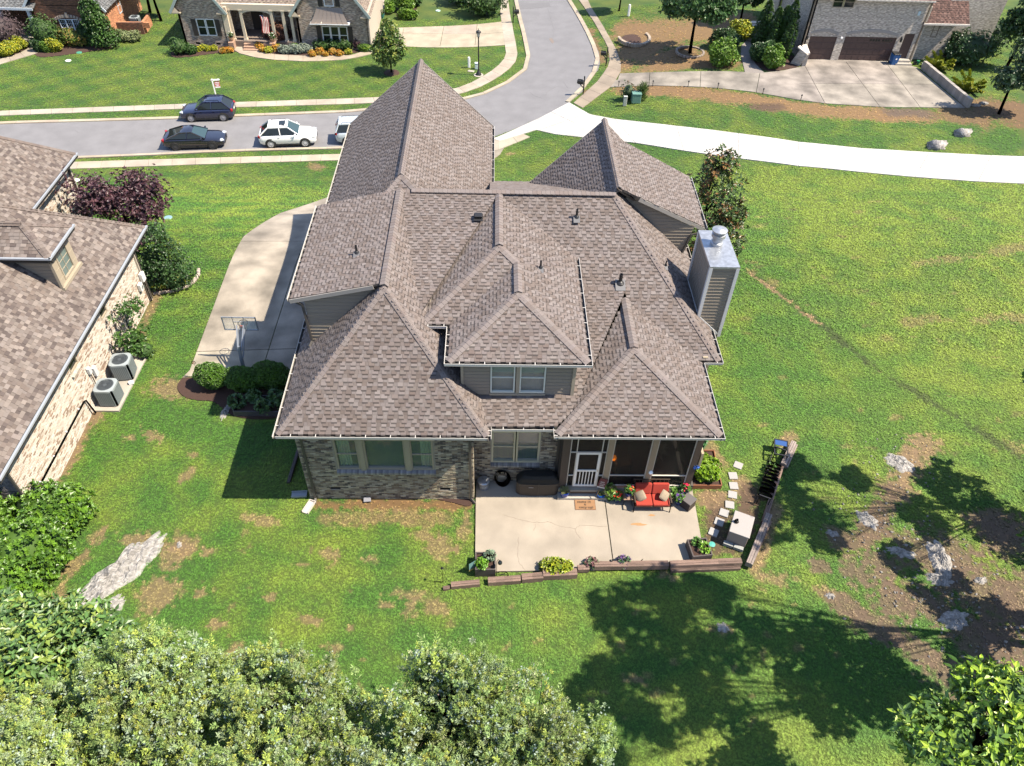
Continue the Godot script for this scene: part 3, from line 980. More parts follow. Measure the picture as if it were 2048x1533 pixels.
func shingle_plane(deck: MB, poly: Array, u: Vector3, tones: Array, course := 0.147, thick := 0.024, lay := true) -> void:
	var nn := Vector3.ZERO
	for k in poly.size():
		nn += (poly[k] as Vector3).cross(poly[(k + 1) % poly.size()])
	nn = nn.normalized()
	if nn.y < 0.0:
		nn = -nn
		poly = poly.duplicate()
		poly.reverse()
	u = (u - nn * u.dot(nn)).normalized()
	var v := nn.cross(u).normalized()
	if v.y < 0.0:
		v = -v
		u = -u
	# the deck under the shingles
	var flat := PackedVector2Array()
	for p in poly:
		flat.append(W((p - poly[0]).dot(u), (p - poly[0]).dot(v)))
	deck.plate(flat, Transform3D(Basis(u, v, nn), poly[0] - nn * 0.1), 0.088)
	if not lay:
		return
	var lo := 1e9
	var hi := -1e9
	for p in poly:
		lo = minf(lo, (p - poly[0]).dot(v))
		hi = maxf(hi, (p - poly[0]).dot(v))
	var h := lo
	while h < hi - 0.02:
		var xs := slope_span(poly, poly[0], u, v, h + course * 0.4)
		for s in range(0, xs.size() - 1, 2):
			var x: float = xs[s] - rng.randf() * 0.05
			var up := rng.randf() < 0.5
			while x < xs[s + 1]:
				var w := rng.randf_range(0.17, 0.25) if up else rng.randf_range(0.11, 0.19)
				if x + w > xs[s + 1] - 0.06:
					w = xs[s + 1] - x
				if w > 0.03:
					var t := thick if up else thick * 0.5
					var tn: Color = tones[rng.randi() % tones.size()]
					var w2 := rng.randf_range(0.9, 1.1) * (1.0 if up else 0.88)
					(pieces if up else flats).append([Transform3D(Basis(u * w, v * (course + 0.05), nn * t), poly[0] + u * x + v * h - nn * 0.012), tn * w2])
				x += w
				up = not up if rng.randf() < 0.93 else up
		h += course

func ridge(a: Vector3, b: Vector3, n1: Vector3, n2: Vector3, tones: Array, wide := 0.16, lift := 0.03, step := 0.19) -> void:
	# overlapping caps folded over a ridge or hip from a (low end) to b, n1 and n2 point down either side
	var d := (b - a).normalized()
	var l := a.distance_to(b)
	var f1 := n1.cross(d).normalized()
	var f2 := n2.cross(d).normalized()
	f1 *= signf(f1.y)
	f2 *= signf(f2.y)
	var up := (f1 + f2).normalized()
	n1 = (n1 - d * n1.dot(d)).normalized()
	n2 = (n2 - d * n2.dot(d)).normalized()
	var k := 0.0
	while k < l:
		var e := minf(k + step + 0.06, l)
		var mb := MB.new()
		var c: Color = tones[rng.randi() % tones.size()] * rng.randf_range(0.94, 1.04)
		mb.col = Color(c.r, c.g, c.b)
		var p := a + d * k + up * (lift + 0.014)
		var q := a + d * e + up * lift
		for s in [[n1, -1.0], [n2, 1.0]]:
			var w: Vector3 = s[0] * wide
			var dn := up * 0.035
			if s[1] > 0.0:
				mb.quad(p, p + w, q + w, q)
			else:
				mb.quad(p + w, p, q, q + w)
			mb.quad(p + w - dn, p + w, q + w, q + w - dn)
			mb.quad(p - dn, p, p + w, p + w - dn)
		caps.append([mb, c, (a + d * k).distance_to(eye)])
		k += step

func near_first(list: Array) -> void:
	list.sort_custom(func(p, q): return p[2] < q[2])

func lay_pieces(parent: Node, called: String, unit: Callable, m: Material, most := 300) -> void:
	# the largest pieces become parts of their own, the rest one mass
	for p in pieces:
		p.append((p[0].origin as Vector3).distance_to(eye))
	near_first(pieces)
	var shades := []
	for k in 8:
		shades.append(null)
	var rest := []
	var cols := []
	for i in pieces.size():
		var p: Array = pieces[i]
		if i < most:
			var o := MeshInstance3D.new()
			var k := i % 8
			if shades[k] == null:
				shades[k] = unit.call(Color(p[1].r, p[1].g, p[1].b))
			# pick the shade that lies nearest
			var best := 0
			for j in 8:
				if shades[j] != null and absf(shade_of[shades[j]] - p[1].g) < absf(shade_of[shades[best]] - p[1].g):
					best = j
			o.mesh = shades[best]
			o.material_override = m
			o.transform = p[0]
			o.name = called
			parent.add_child(o, true)
		else:
			rest.append(p[0])
			cols.append(Color(p[1].r, p[1].g, p[1].b))
	if flats.size():
		var ft := []
		var fc := []
		for p in flats:
			ft.append(p[0])
			fc.append(Color(p[1].r, p[1].g, p[1].b))
		var fm := MultiMesh.new()
		fm.transform_format = MultiMesh.TRANSFORM_3D
		fm.use_colors = true
		fm.mesh = wedge(Color.WHITE, false)
		fm.instance_count = ft.size()
		for i in ft.size():
			fm.set_instance_transform(i, ft[i])
			fm.set_instance_color(i, fc[i])
		var fo := MultiMeshInstance3D.new()
		fo.multimesh = fm
		fo.material_override = m
		fo.name = "shingle_base"
		fo.set_meta("kind", "stuff")
		parent.add_child(fo, true)
		flats = []
	if rest.size():
		var x := MultiMesh.new()
		x.transform_format = MultiMesh.TRANSFORM_3D
		x.use_colors = true
		x.mesh = unit.call(Color.WHITE)
		x.instance_count = rest.size()
		for i in rest.size():
			x.set_instance_transform(i, rest[i])
			x.set_instance_color(i, cols[i])
		var o := MultiMeshInstance3D.new()
		o.multimesh = x
		o.material_override = m
		o.name = called + "_field"
		o.set_meta("kind", "stuff")
		parent.add_child(o, true)
	pieces = []

var shade_of := {}
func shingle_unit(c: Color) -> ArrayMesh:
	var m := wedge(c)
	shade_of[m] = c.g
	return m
func plain_shingle(c: Color) -> ArrayMesh:
	var m := wedge(c, false)
	shade_of[m] = c.g
	return m
func brick_unit(c: Color) -> ArrayMesh:
	var m := unit_brick(c)
	shade_of[m] = c.g
	return m

func lay_caps(parent: Node, m: Material, most := 300) -> void:
	near_first(caps)
	var rest := MB.new()
	for i in caps.size():
		if i < most:
			part(parent, "ridge_cap", caps[i][0], m)
		else:
			rest.add(caps[i][0], Transform3D())
	if rest.v.size():
		part(parent, "ridge_cap_field", rest, m, "", "stuff")
	caps = []

func wall_panel(mb: MB, tr: Transform3D, w: float, h: float, holes: Array, thick := 0.2) -> void:
	# a wall in the local x, y plane, its face at z = 0, with openings [x0, y0, x1, y1]
	var xs := [0.0, w]
	var ys := [0.0, h]
	for q in holes:
		xs.append_array([clampf(q[0], 0, w), clampf(q[2], 0, w)])
		ys.append_array([clampf(q[1], 0, h), clampf(q[3], 0, h)])
	xs.sort()
	ys.sort()
	var keep := mb.t
	mb.t = keep * tr
	for i in xs.size() - 1:
		for j in ys.size() - 1:
			var a := W(xs[i], ys[j])
			var b := W(xs[i + 1], ys[j + 1])
			if b.x - a.x < 0.001 or b.y - a.y < 0.001:
				continue
			var m := (a + b) * 0.5
			var open := false
			for q in holes:
				if m.x > q[0] and m.x < q[2] and m.y > q[1] and m.y < q[3]:
					open = true
			if not open:
				mb.box(V(m.x, m.y, -thick * 0.5), V(b.x - a.x, b.y - a.y, thick))
	mb.t = keep

func bricks(tr: Transform3D, w: float, h: float, holes: Array, tones: Array, bl := 0.205, bh := 0.067, gap := 0.011, inside: Variant = null) -> void:
	# running bond; inside is an outline (x, y) that a gable's bricks keep to
	var y := 0.0
	var row := 0
	while y + bh <= h + 0.02:
		var x := -bl * 0.5 if row % 2 else 0.0
		while x < w:
			var cuts := [[maxf(x, 0.0), minf(x + bl, w)]]
			for q in holes:
				if y + bh > q[1] and y < q[3]:
					var nx := []
					for c in cuts:
						if c[1] <= q[0] or c[0] >= q[2]:
							nx.append(c)
						else:
							if q[0] - c[0] > 0.03: nx.append([c[0], q[0]])
							if c[1] - q[2] > 0.03: nx.append([q[2], c[1]])
					cuts = nx
			for c in cuts:
				if c[1] - c[0] < 0.03:
					continue
				if inside != null and not Geometry2D.is_point_in_polygon(W((c[0] + c[1]) * 0.5, y + bh * 0.5), inside):
					continue
				var t := rng.randf_range(0.008, 0.017)
				var tn: Color = tones[rng.randi() % tones.size()] * rng.randf_range(0.82, 1.15)
				pieces.append([tr * Transform3D(Basis(V((c[1] - c[0]), 0, 0), V(0, bh, 0), V(0, 0, t)), V(c[0], y, 0.0)), tn])
			x += bl + gap
		y += bh + gap
		row += 1

func siding(parent: Node, poly: PackedVector2Array, tr: Transform3D, m: Material, step := 0.17) -> void:
	# lapped boards cut to an outline in the local x, y plane
	var lo := 1e9
	var hi := -1e9
	for p in poly:
		lo = minf(lo, p.y)
		hi = maxf(hi, p.y)
	var y := lo
	while y < hi:
		for piece in Geometry2D.intersect_polygons(poly, PackedVector2Array([W(-90, y), W(90, y), W(90, y + step), W(-90, y + step)])):
			var mb := MB.new()
			# a board is thicker at its lower edge
			mb.plate(piece, tr * Transform3D(Basis(), V(0, 0, -0.02)), 0.026)
			var x0 := 1e9
			var x1 := -1e9
			for p in piece:
				if p.y < y + 0.03:
					x0 = minf(x0, p.x)
					x1 = maxf(x1, p.x)
			if x1 - x0 > 0.1:
				mb.t = tr
				mb.box(V((x0 + x1) * 0.5, y + 0.012, 0.012), V(x1 - x0, 0.02, 0.016))
			part(parent, "siding_board", mb, m)
		y += step

func frame_box(mb: MB, x0: float, y0: float, x1: float, y1: float, w: float, z0: float, z1: float) -> void:
	var d := z1 - z0
	var z := (z0 + z1) * 0.5
	mb.box(V((x0 + x1) * 0.5, y0 + w * 0.5, z), V(x1 - x0, w, d))
	mb.box(V((x0 + x1) * 0.5, y1 - w * 0.5, z), V(x1 - x0, w, d))
	mb.box(V(x0 + w * 0.5, (y0 + y1) * 0.5, z), V(w, y1 - y0 - 2.0 * w, d))
	mb.box(V(x1 - w * 0.5, (y0 + y1) * 0.5, z), V(w, y1 - y0 - 2.0 * w, d))

func window(parent: Node, tr: Transform3D, x0: float, y0: float, x1: float, y1: float, fm: Material, pm: Material, rail := true, grid := Vector2i(1, 1), w := 0.06, label := "") -> Node3D:
	# window > frame, pane, sash rail; set in the local plane z = 0
	var o := Node3D.new()
	o.name = "window"
	o.transform = tr
	if label:
		o.set_meta("label", label)
	parent.add_child(o, true)
	var mb := MB.new()
	frame_box(mb, x0, y0, x1, y1, w, -0.08, 0.015)
	part(o, "frame", mb, fm)
	var ym := (y0 + y1) * 0.5
	if rail:
		mb = MB.new()
		mb.box(V((x0 + x1) * 0.5, ym, -0.035), V(x1 - x0 - 2.0 * w, w * 0.7, 0.05))
		part(o, "sash_rail", mb, fm)
	if grid.x > 1 or grid.y > 1:
		mb = MB.new()
		for i in range(1, grid.x):
			mb.box(V(lerpf(x0 + w, x1 - w, float(i) / grid.x), ym, -0.045), V(0.025, y1 - y0 - 2.0 * w, 0.02))
		for j in range(1, grid.y):
			mb.box(V((x0 + x1) * 0.5, lerpf(y0 + w, y1 - w, float(j) / grid.y), -0.048), V(x1 - x0 - 2.0 * w, 0.025, 0.02))
		part(o, "glazing_bar", mb, fm)
	for k in (2 if rail else 1):
		mb = MB.new()
		var a := y0 + w if k == 0 else ym + w * 0.35
		var b := ym - w * 0.35 if rail and k == 0 else y1 - w
		var z := -0.055 if k == 0 else -0.05
		mb.quad(V(x0 + w, a, z), V(x1 - w, a, z), V(x1 - w, b, z), V(x0 + w, b, z))
		part(o, "pane", mb, pm)
	return o

func gutter(parent: Node, a: Vector3, b: Vector3, out: Vector3, hang := 0.9, fascia: Material = null) -> void:
	# an open gutter along an eave: a to b, out points away from the roof
	var g := Node3D.new()
	g.name = "gutter"
	parent.add_child(g, true)
	var l := a.distance_to(b)
	var d := (b - a) / l
	var mb := MB.new()
	var dn := V(0, -0.02, 0)
	mb.bar(a + out * 0.13 + dn, b + out * 0.13 + dn, 0.015, 0.03)
	mb.bar(a + out * 0.125 - V(0, 0.075, 0), b + out * 0.125 - V(0, 0.075, 0), 0.012, 0.09)
	part(g, "trough", mb, M.gutter)
	mb = MB.new()
	mb.bar(a + out * 0.06 - V(0, 0.118, 0), b + out * 0.06 - V(0, 0.118, 0), 0.13, 0.01)
	mb.bar(a - out * 0.012 - V(0, 0.1, 0), b - out * 0.012 - V(0, 0.1, 0), 0.02, 0.16)
	part(g, "lining", mb, M.gutter_dark)
	var k := hang * 0.6
	while k < l:
		mb = MB.new()
		mb.bar(a + d * k - out * 0.01 + V(0, -0.008, 0), a + d * k + out * 0.135 + V(0, -0.008, 0), 0.026, 0.01)
		part(g, "hanger", mb, M.gutter)
		k += hang

func downspout(parent: Node, pts: Array, m: Material, w := 0.085) -> void:
	var mb := MB.new()
	for i in pts.size() - 1:
		mb.bar(pts[i], pts[i + 1], w, w * 0.8, V(0.1, 0, 1))
	part(parent, "downspout", mb, m)

func curtain(parent: Node, tr: Transform3D, x0: float, x1: float, y0: float, y1: float, m: Material) -> void:
	var mb := MB.new()
	mb.t = tr
	var cnt := maxi(6, int((x1 - x0) / 0.035))
	var last := V(x0, 0, 0)
	for i in cnt:
		var x := lerpf(x0, x1, (i + 1.0) / cnt)
		var nx := V(x, 0, 0.035 * sin((i + 1) * 1.9) + 0.01 * sin(i * 0.7))
		mb.quad(V(last.x, y0, last.z), V(nx.x, y0, nx.z), V(nx.x, y1, nx.z), V(last.x, y1, last.z))
		last = nx
	part(parent, "curtain", mb, m)

# ---- the house in the middle ---------------------------------------------------
func roof_tones() -> Array:
	return [Color(0.216, 0.176, 0.161), Color(0.233, 0.198, 0.187), Color(0.198, 0.163, 0.148), Color(0.172, 0.136, 0.121), Color(0.246, 0.211, 0.199), Color(0.185, 0.146, 0.128), Color(0.216, 0.181, 0.172)]

func build_main_house() -> void:
	var h := thing("house", "large brown-shingled brick house with hipped wings in the middle of the lot", "house")
	var tones := roof_tones()
	var X := Vector3.RIGHT
	var Z := Vector3.BACK
	var deck := MB.new()
	deck.col = Color(0.12, 0.10, 0.09)
	var A1 := V(-3.876, 8.31, -22.01)
	var A2 := V(5.525, 5.89, -21.5)
	var A3 := V(1.02, 7.93, -22.21)
	var D2 := V(0.31, 8.25, -24.73)
	var D3 := V(1.02, 7.93, -24.05)
	# rear left wing
	shingle_plane(deck, [V(-7.69, 4.5, -18.2), V(-0.06, 4.5, -18.2), A1], X, tones)
	shingle_plane(deck, [V(-7.69, 4.5, -18.2), A1, V(-3.876, 8.31, -22.7), V(-7.69, 4.5, -29.2)], Z, tones)
	shingle_plane(deck, [V(-0.06, 4.5, -18.2), A1, V(-3.876, 8.31, -28.6), V(-2.61, 7.05, -22.1), V(-2.3, 6.73, -23.2), V(-0.9, 5.33, -23.2), V(-0.9, 5.33, -19.9), V(-0.2, 4.64, -19.93), V(0.0, 4.44, -18.7)], Z, tones)
	# low slope between the wings, running up under the dormer to the main roof
	shingle_plane(deck, [V(-0.2, 4.5, -18.65), V(2.46, 4.5, -18.65), V(3.1, 4.78, -19.2), V(5.6, 6.06, -24.9), V(3.0, 6.06, -24.9), V(3.0, 4.83, -19.97), V(-0.95, 4.83, -19.95)], X, tones)
	# porch wing
	shingle_plane(deck, [V(2.5, 4.5, -18.3), V(8.55, 4.5, -18.3), A2], X, tones)
	shingle_plane(deck, [V(2.5, 4.5, -18.3), A2, V(5.525, 5.89, -24.5), V(3.1, 4.77, -19.2)], Z, tones)
	shingle_plane(deck, [V(8.55, 4.5, -18.3), A2, V(5.525, 5.89, -24.5), V(8.57, 4.49, -22.2)], Z, tones)
	# main roof: rear slope, hip, front slope, and the cricket beside the dormer
	shingle_plane(deck, [V(0.31, 8.3, -28.57), V(5.255, 8.3, -28.57), V(9.33, 4.5, -22.33), V(8.45, 4.5, -22.33), V(8.3, 4.2, -21.85), V(5.6, 5.5, -23.98), V(5.6, 6.06, -24.9), V(3.0, 6.06, -24.9)], X, tones)
	shingle_plane(deck, [V(9.33, 4.5, -22.33), V(9.33, 4.5, -32), V(5.255, 8.3, -32), V(5.255, 8.3, -28.57)], Z, tones)
	shingle_plane(deck, [V(-3.876, 8.3, -28.57), V(0.31, 8.3, -28.57), V(-2.61, 7.05, -22.1)], X, tones)
	shingle_plane(deck, [V(-0.1, 8.3, -28.57), V(5.255, 8.3, -28.57), V(5.3, 4.45, -36.1), V(-0.1, 4.45, -36.1)], X, tones)
	# upper dormer, two stepped hips
	shingle_plane(deck, [V(-1.5, 6.8, -19.69), V(3.54, 6.8, -19.69), A3], X, tones)
	shingle_plane(deck, [V(3.54, 6.8, -19.69), V(3.54, 6.8, -27.1), V(0.31, 8.25, -28.8), D2, D3, A3], Z, tones)
	shingle_plane(deck, [V(-2.6, 6.8, -21.72), V(-1.5, 6.8, -21.72), D3, D2], X, tones)
	shingle_plane(deck, [V(-1.5, 6.8, -19.69), A3, D3, V(-1.5, 6.8, -21.72)], Z, tones)
	shingle_plane(deck, [V(-2.6, 6.8, -21.72), D2, V(0.31, 8.25, -28.6), V(-0.3, 7.95, -28.6), V(-2.6, 6.8, -23.5)], Z, tones)
	# garage wing toward the street
	shingle_plane(deck, [V(-8.05, 4.95, -41.3), V(-3.9, 8.6, -41.3), V(-3.9, 8.6, -29.35), V(-4.87, 7.75, -28.1), V(-8.05, 4.95, -28.9)], Z, tones)
	shingle_plane(deck, [V(-0.02, 4.95, -41.3), V(-0.02, 4.95, -28.7), V(-3.3, 8.04, -28.7), V(-3.9, 8.6, -29.35), V(-3.9, 8.6, -41.3)], Z, tones)
	shingle_plane(deck, [V(-3.9, 8.6, -29.35), V(-4.9, 7.95, -28.15), V(-2.9, 8.2, -28.3)], X, tones)
	# shed roof on the left and the gable with its shed on the right
	shingle_plane(deck, [V(-7.46, 7.45, -22.3), V(-3.876, 8.33, -22.2), V(-3.876, 8.33, -28.7), V(-7.46, 7.45, -28.65)], Z, tones)
	shingle_plane(deck, [V(5.4, 8.55, -28.6), V(5.4, 8.55, -34.9), V(2.0, 5.15, -34.9), V(2.0, 5.15, -29)], Z, tones)
	shingle_plane(deck, [V(5.4, 8.55, -28.6), V(5.4, 8.55, -34.9), V(8.8, 5.2, -34.9), V(8.8, 5.2, -31)], Z, tones)
	shingle_plane(deck, [V(5.4, 8.57, -28.7), V(9.72, 6.22, -29.4), V(9.8, 6.2, -33.9), V(5.4, 8.57, -33.6)], Z, tones)
	var roof := part(h, "roof", deck, M.plain)
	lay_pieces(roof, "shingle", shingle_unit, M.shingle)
	var ct := [tones[1], tones[0], tones[1]]
	var dl := V(-0.707, -0.707, 0)
	var dr := V(0.707, -0.707, 0)
	var db := V(0, -0.707, 0.707)
	ridge(V(-7.69, 4.5, -18.2), A1, dl, db, ct)
	ridge(V(-0.06, 4.5, -18.2), A1, db, dr, ct, 0.17, 0.03)
	ridge(A1, V(-3.876, 8.33, -28.6), V(-0.95, -0.25, 0), dr, ct, 0.19, 0.11)
	ridge(V(2.5, 4.5, -18.3), A2, V(-0.91, -0.41, 0), V(0, -0.39, 0.92), ct, 0.17)
	ridge(V(8.55, 4.5, -18.3), A2, V(0, -0.39, 0.92), V(0.91, -0.41, 0), ct, 0.17)
	ridge(A2, V(5.525, 5.89, -24.5), V(-0.91, -0.41, 0), V(0.91, -0.41, 0), ct, 0.18, 0.09)
	ridge(V(9.33, 4.5, -22.33), V(5.255, 8.3, -28.57), V(0, -0.52, 0.85), V(0.73, -0.68, 0), ct, 0.19)
	ridge(V(-3.4, 8.3, -28.57), V(5.3, 8.3, -28.57), V(0, -0.3, 0.95), V(0, -0.46, -0.89), ct, 0.18, 0.1)
	ridge(V(-3.9, 8.6, -29.3), V(-3.9, 8.6, -41.35), V(-0.75, -0.66, 0), V(0.75, -0.66, 0), ct, 0.19, 0.11)
	ridge(V(-4.9, 7.9, -28.1), V(-3.9, 8.62, -29.35), V(-0.75, -0.66, 0), V(0, -0.5, 0.86), ct, 0.17)
	ridge(V(-3.2, 8.32, -28.57), V(-3.9, 8.62, -29.35), V(0, -0.5, 0.86), V(0.75, -0.66, 0), ct, 0.17)
	ridge(V(5.4, 8.57, -28.6), V(5.4, 8.57, -34.95), dl, V(0.88, -0.47, 0), ct, 0.18, 0.1)
	ridge(V(-1.5, 6.8, -19.69), A3, V(-0.91, -0.41, 0), V(0, -0.41, 0.91), ct, 0.17)
	ridge(V(3.54, 6.8, -19.69), A3, V(0, -0.41, 0.91), V(0.91, -0.41, 0), ct, 0.17)
	ridge(A3, D3, V(-0.91, -0.41, 0), V(0.91, -0.41, 0), ct, 0.17, 0.09)
	ridge(V(-2.6, 6.8, -21.72), D2, V(-0.9, -0.44, 0), V(0, -0.43, 0.9), ct, 0.17)
	ridge(D3, D2, V(0, -0.43, 0.9), V(0.91, -0.41, 0), ct, 0.17)
	ridge(D2, V(0.31, 8.25, -28.5), V(-0.9, -0.44, 0), V(0.91, -0.41, 0), ct, 0.18, 0.1)
	ridge(V(2.95, 4.64, -19.25), V(2.25, 4.85, -19.9), V(0, -0.24, 0.97), V(0.95, -0.3, 0), ct, 0.15)
	lay_caps(roof, M.shingle)
	# gutters
	gutter(h, V(-7.72, 4.5, -18.2), V(-0.05, 4.5, -18.2), Z)
	gutter(h, V(-0.06, 4.5, -18.05), V(-0.06, 4.5, -18.65), X, 0.25)
	gutter(h, V(0.06, 4.5, -18.65), V(2.4, 4.5, -18.65), Z, 0.75)
	gutter(h, V(2.5, 4.5, -18.65), V(2.5, 4.5, -18.15), -X, 0.25)
	gutter(h, V(2.37, 4.5, -18.3), V(8.68, 4.5, -18.3), Z)
	gutter(h, V(8.55, 4.5, -18.16), V(8.55, 4.5, -22.2), X)
	gutter(h, V(8.68, 4.5, -22.33), V(9.46, 4.5, -22.33), Z)
	gutter(h, V(9.33, 4.5, -22.2), V(9.33, 4.5, -24.3), X)
	gutter(h, V(9.33, 4.5, -27.0), V(9.33, 4.5, -31.6), X)
	gutter(h, V(-7.69, 4.5, -18.07), V(-7.69, 4.5, -28.8), -X)
	gutter(h, V(-7.46, 7.43, -22.3), V(-7.46, 7.43, -28.7), -X)
	gutter(h, V(-8.05, 4.95, -28.9), V(-8.05, 4.95, -41.3), -X)
	gutter(h, V(-0.02, 4.95, -28.8), V(-0.02, 4.95, -41.3), X)
	gutter(h, V(-1.63, 6.8, -19.69), V(3.67, 6.8, -19.69), Z)
	gutter(h, V(3.54, 6.8, -19.56), V(3.54, 6.8, -27.0), X)
	gutter(h, V(-1.5, 6.8, -19.56), V(-1.5, 6.8, -21.6), -X, 0.6)
	gutter(h, V(-2.7, 6.8, -21.72), V(-1.62, 6.8, -21.72), Z, 0.6)
	gutter(h, V(9.72, 6.2, -29.4), V(9.8, 6.18, -33.9), X)
	# soffits and rake boards
	var mb := MB.new()
	mb.box(V(-3.87, 4.32, -18.42), V(7.5, 0.05, 0.42))
	mb.box(V(1.2, 4.32, -19.1), V(2.4, 0.05, 0.9))
	mb.box(V(5.52, 4.32, -18.62), V(6.0, 0.05, 0.62))
	mb.box(V(1.02, 6.62, -19.83), V(4.9, 0.05, 0.26))
	mb.box(V(-2.05, 6.62, -21.9), V(1.0, 0.05, 0.34))
	mb.box(V(8.95, 4.32, -22.45), V(0.7, 0.05, 0.25))
	part(h, "soffit", mb, M.siding)
	mat("rake", srgb(0.27, 0.25, 0.23), 0.6)
	for q in [[V(-7.5, 7.33, -22.26), V(-4.3, 8.11, -22.2)], [V(9.7, 6.1, -29.36), V(6.4, 7.9, -28.85)], [V(-8.1, 4.85, -41.33), V(-3.9, 8.52, -41.33)], [V(0.03, 4.85, -41.33), V(-3.9, 8.52, -41.33)], [V(1.95, 5.0, -34.93), V(5.4, 8.45, -34.93)]]:
		mb = MB.new()
		mb.bar(q[0], q[1], 0.03, 0.17)
		part(h, "rake_board", mb, M.rake)
	# side gables in lapped boards
	var sw := MB.new()
	siding(h, PackedVector2Array([W(-7.0, 5.15), W(-4.3, 7.85), W(-4.4, 8.06), W(-7.0, 7.42)]), Transform3D(Basis(), V(0, 0, -22.42)), M.siding)
	siding(h, PackedVector2Array([W(5.85, 7.7), W(8.9, 4.85), W(9.2, 6.35), W(6.1, 8.05)]), Transform3D(Basis(), V(0, 0, -29.25)), M.siding)
	# dormer front
	siding(h, PackedVector2Array([W(-1.02, 5.3), W(-0.42, 4.86), W(0.0, 4.86), W(0.0, 6.65), W(-1.02, 6.65)]), Transform3D(Basis(), V(0, 0, -19.95)), M.siding)
	siding(h, PackedVector2Array([W(2.08, 4.84), W(3.08, 4.84), W(3.08, 6.65), W(2.08, 6.65)]), Transform3D(Basis(), V(0, 0, -19.95)), M.siding)
	siding(h, PackedVector2Array([W(-2.32, 6.4), W(-1.3, 5.5), W(-1.3, 6.65), W(-2.32, 6.65)]), Transform3D(Basis(), V(0, 0, -22.05)), M.siding)
	mb = MB.new()
	mb.box(V(-1.02, 5.95, -19.93), V(0.1, 1.35, 0.08))
	mb.box(V(3.1, 5.72, -19.93), V(0.12, 1.8, 0.1))
	mb.box(V(1.04, 4.9, -19.93), V(2.1, 0.1, 0.06))
	mb.box(V(1.04, 5.75, -19.945), V(0.14, 1.7, 0.04))
	part(h, "corner_board", mb, M.trim)
	mb = MB.new()
	mb.box(V(1.04, 5.7, -20.2), V(4.0, 1.8, 0.02))
	mb.box(V(-1.0, 6.0, -21.0), V(0.05, 1.3, 2.1))
	mb.box(V(-2.3, 6.75, -23), V(0.05, 0.4, 2.0))
	mb.box(V(3.12, 5.75, -22.5), V(0.05, 2.0, 5.1))
	part(h, "dormer_wall", mb, M.siding)
	var dt := Transform3D(Basis(), V(0, 0, -19.94))
	for q in [[0.02, 0.93], [1.1, 2.06]]:
		var w := window(h, dt, q[0], 4.98, q[1], 6.52, mat("frame_light", srgb(0.55, 0.56, 0.50), 0.5), M.glass, true, Vector2i(1, 1), 0.055)
		var bl := MB.new()
		for k in 9:
			bl.bar(V(q[0] + 0.06, 6.42 - k * 0.055, -0.1), V(q[1] - 0.06, 6.42 - k * 0.055, -0.1), 0.045, 0.012)
		part(w, "blind", bl, mat("blind", srgb(0.35, 0.36, 0.30), 0.8))
	# walls of brick
	var bt := []
	for t in [[0.34, 0.275, 0.19], [0.42, 0.35, 0.24], [0.28, 0.235, 0.17], [0.52, 0.46, 0.35], [0.10, 0.085, 0.07], [0.31, 0.25, 0.18], [0.38, 0.335, 0.26], [0.22, 0.16, 0.11], [0.46, 0.40, 0.28], [0.15, 0.12, 0.10]]:
		bt.append(Color(t[0], t[1], t[2]))
	var wl := MB.new()
	var t1 := Transform3D(Basis(), V(-7.25, -0.3, -18.65))
	var holes1 := [[1.36, 2.2, 2.27, 4.0], [2.49, 2.2, 4.05, 4.0], [4.23, 2.2, 5.12, 4.0], [0.9, 0.9, 1.3, 1.06], [5.28, 0.9, 5.7, 1.06]]
	wall_panel(wl, t1, 6.65, 4.6, holes1)
	bricks(t1, 6.65, 4.6, [[1.32, 1.99, 5.16, 4.05], [0.9, 0.9, 1.3, 1.06], [5.28, 0.9, 5.7, 1.06]], bt)
	var t2 := Transform3D(Basis(V(0, 0, -1), V(0, 1, 0), V(1, 0, 0)), V(-0.6, -0.3, -18.65))
	wall_panel(wl, t2, 0.9, 4.6, [])
	bricks(t2, 0.9, 4.6, [], bt)
	var t3 := Transform3D(Basis(), V(-0.6, -0.3, -19.56))
	var holes3 := [[0.7, 1.62, 2.62, 3.5]]
	wall_panel(wl, t3, 3.7, 4.9, holes3)
	bricks(t3, 3.7, 4.9, [[0.66, 1.4, 2.66, 3.55]], bt)
	var t4 := Transform3D(Basis(V(0, 0, 1), V(0, 1, 0), V(-1, 0, 0)), V(-7.25, -0.3, -28.9))
	wall_panel(wl, t4, 10.25, 4.6, [])
	bricks(t4, 10.25, 4.6, [], bt)
	var wall := part(h, "wall", wl, M.mortar)
	lay_pieces(wall, "brick", brick_unit, M.brick)
	# walls that face the street and the side lawn
	wl = MB.new()
	wl.col = bt[1]
	wl.box(V(8.75, 2.0, -26.5), V(0.2, 5.2, 8.2))
	wl.box(V(8.5, 1.0, -33.0), V(0.2, 7.0, 5.0))
	wl.box(V(5.4, 1.6, -34.5), V(6.0, 6.8, 0.2))
	wl.box(V(2.1, 1.5, -35), V(0.2, 6.6, 1.2))
	wl.box(V(0.9, 1.4, -33.8), V(2.4, 5.8, 0.2))
	wl.box(V(-0.5, 1.2, -34), V(0.2, 7.4, 13.8))
	wl.box(V(-4.0, 0.8, -40.9), V(7.2, 7.6, 0.2))
	wl.box(V(-7.6, 2.0, -34.9), V(0.2, 5.4, 12.0))
	wl.box(V(8.4, 2.2, -20.6), V(0.1, 0.8, 3.2))
	part(h, "street_wall", wl, M.brick)
	block(PackedVector2Array([W(-7.4, -18.6), W(2.9, -18.6), W(2.9, -18.9), W(8.4, -18.9), W(8.4, -22), W(9.0, -22), W(9.0, -35), W(-0.3, -35), W(-0.3, -41), W(-7.8, -41)]))
	# rear windows, their sill of brick on edge
	var cur := mat("curtain", srgb(0.20, 0.30, 0.18), 0.9, M.t_fine, 1.0)
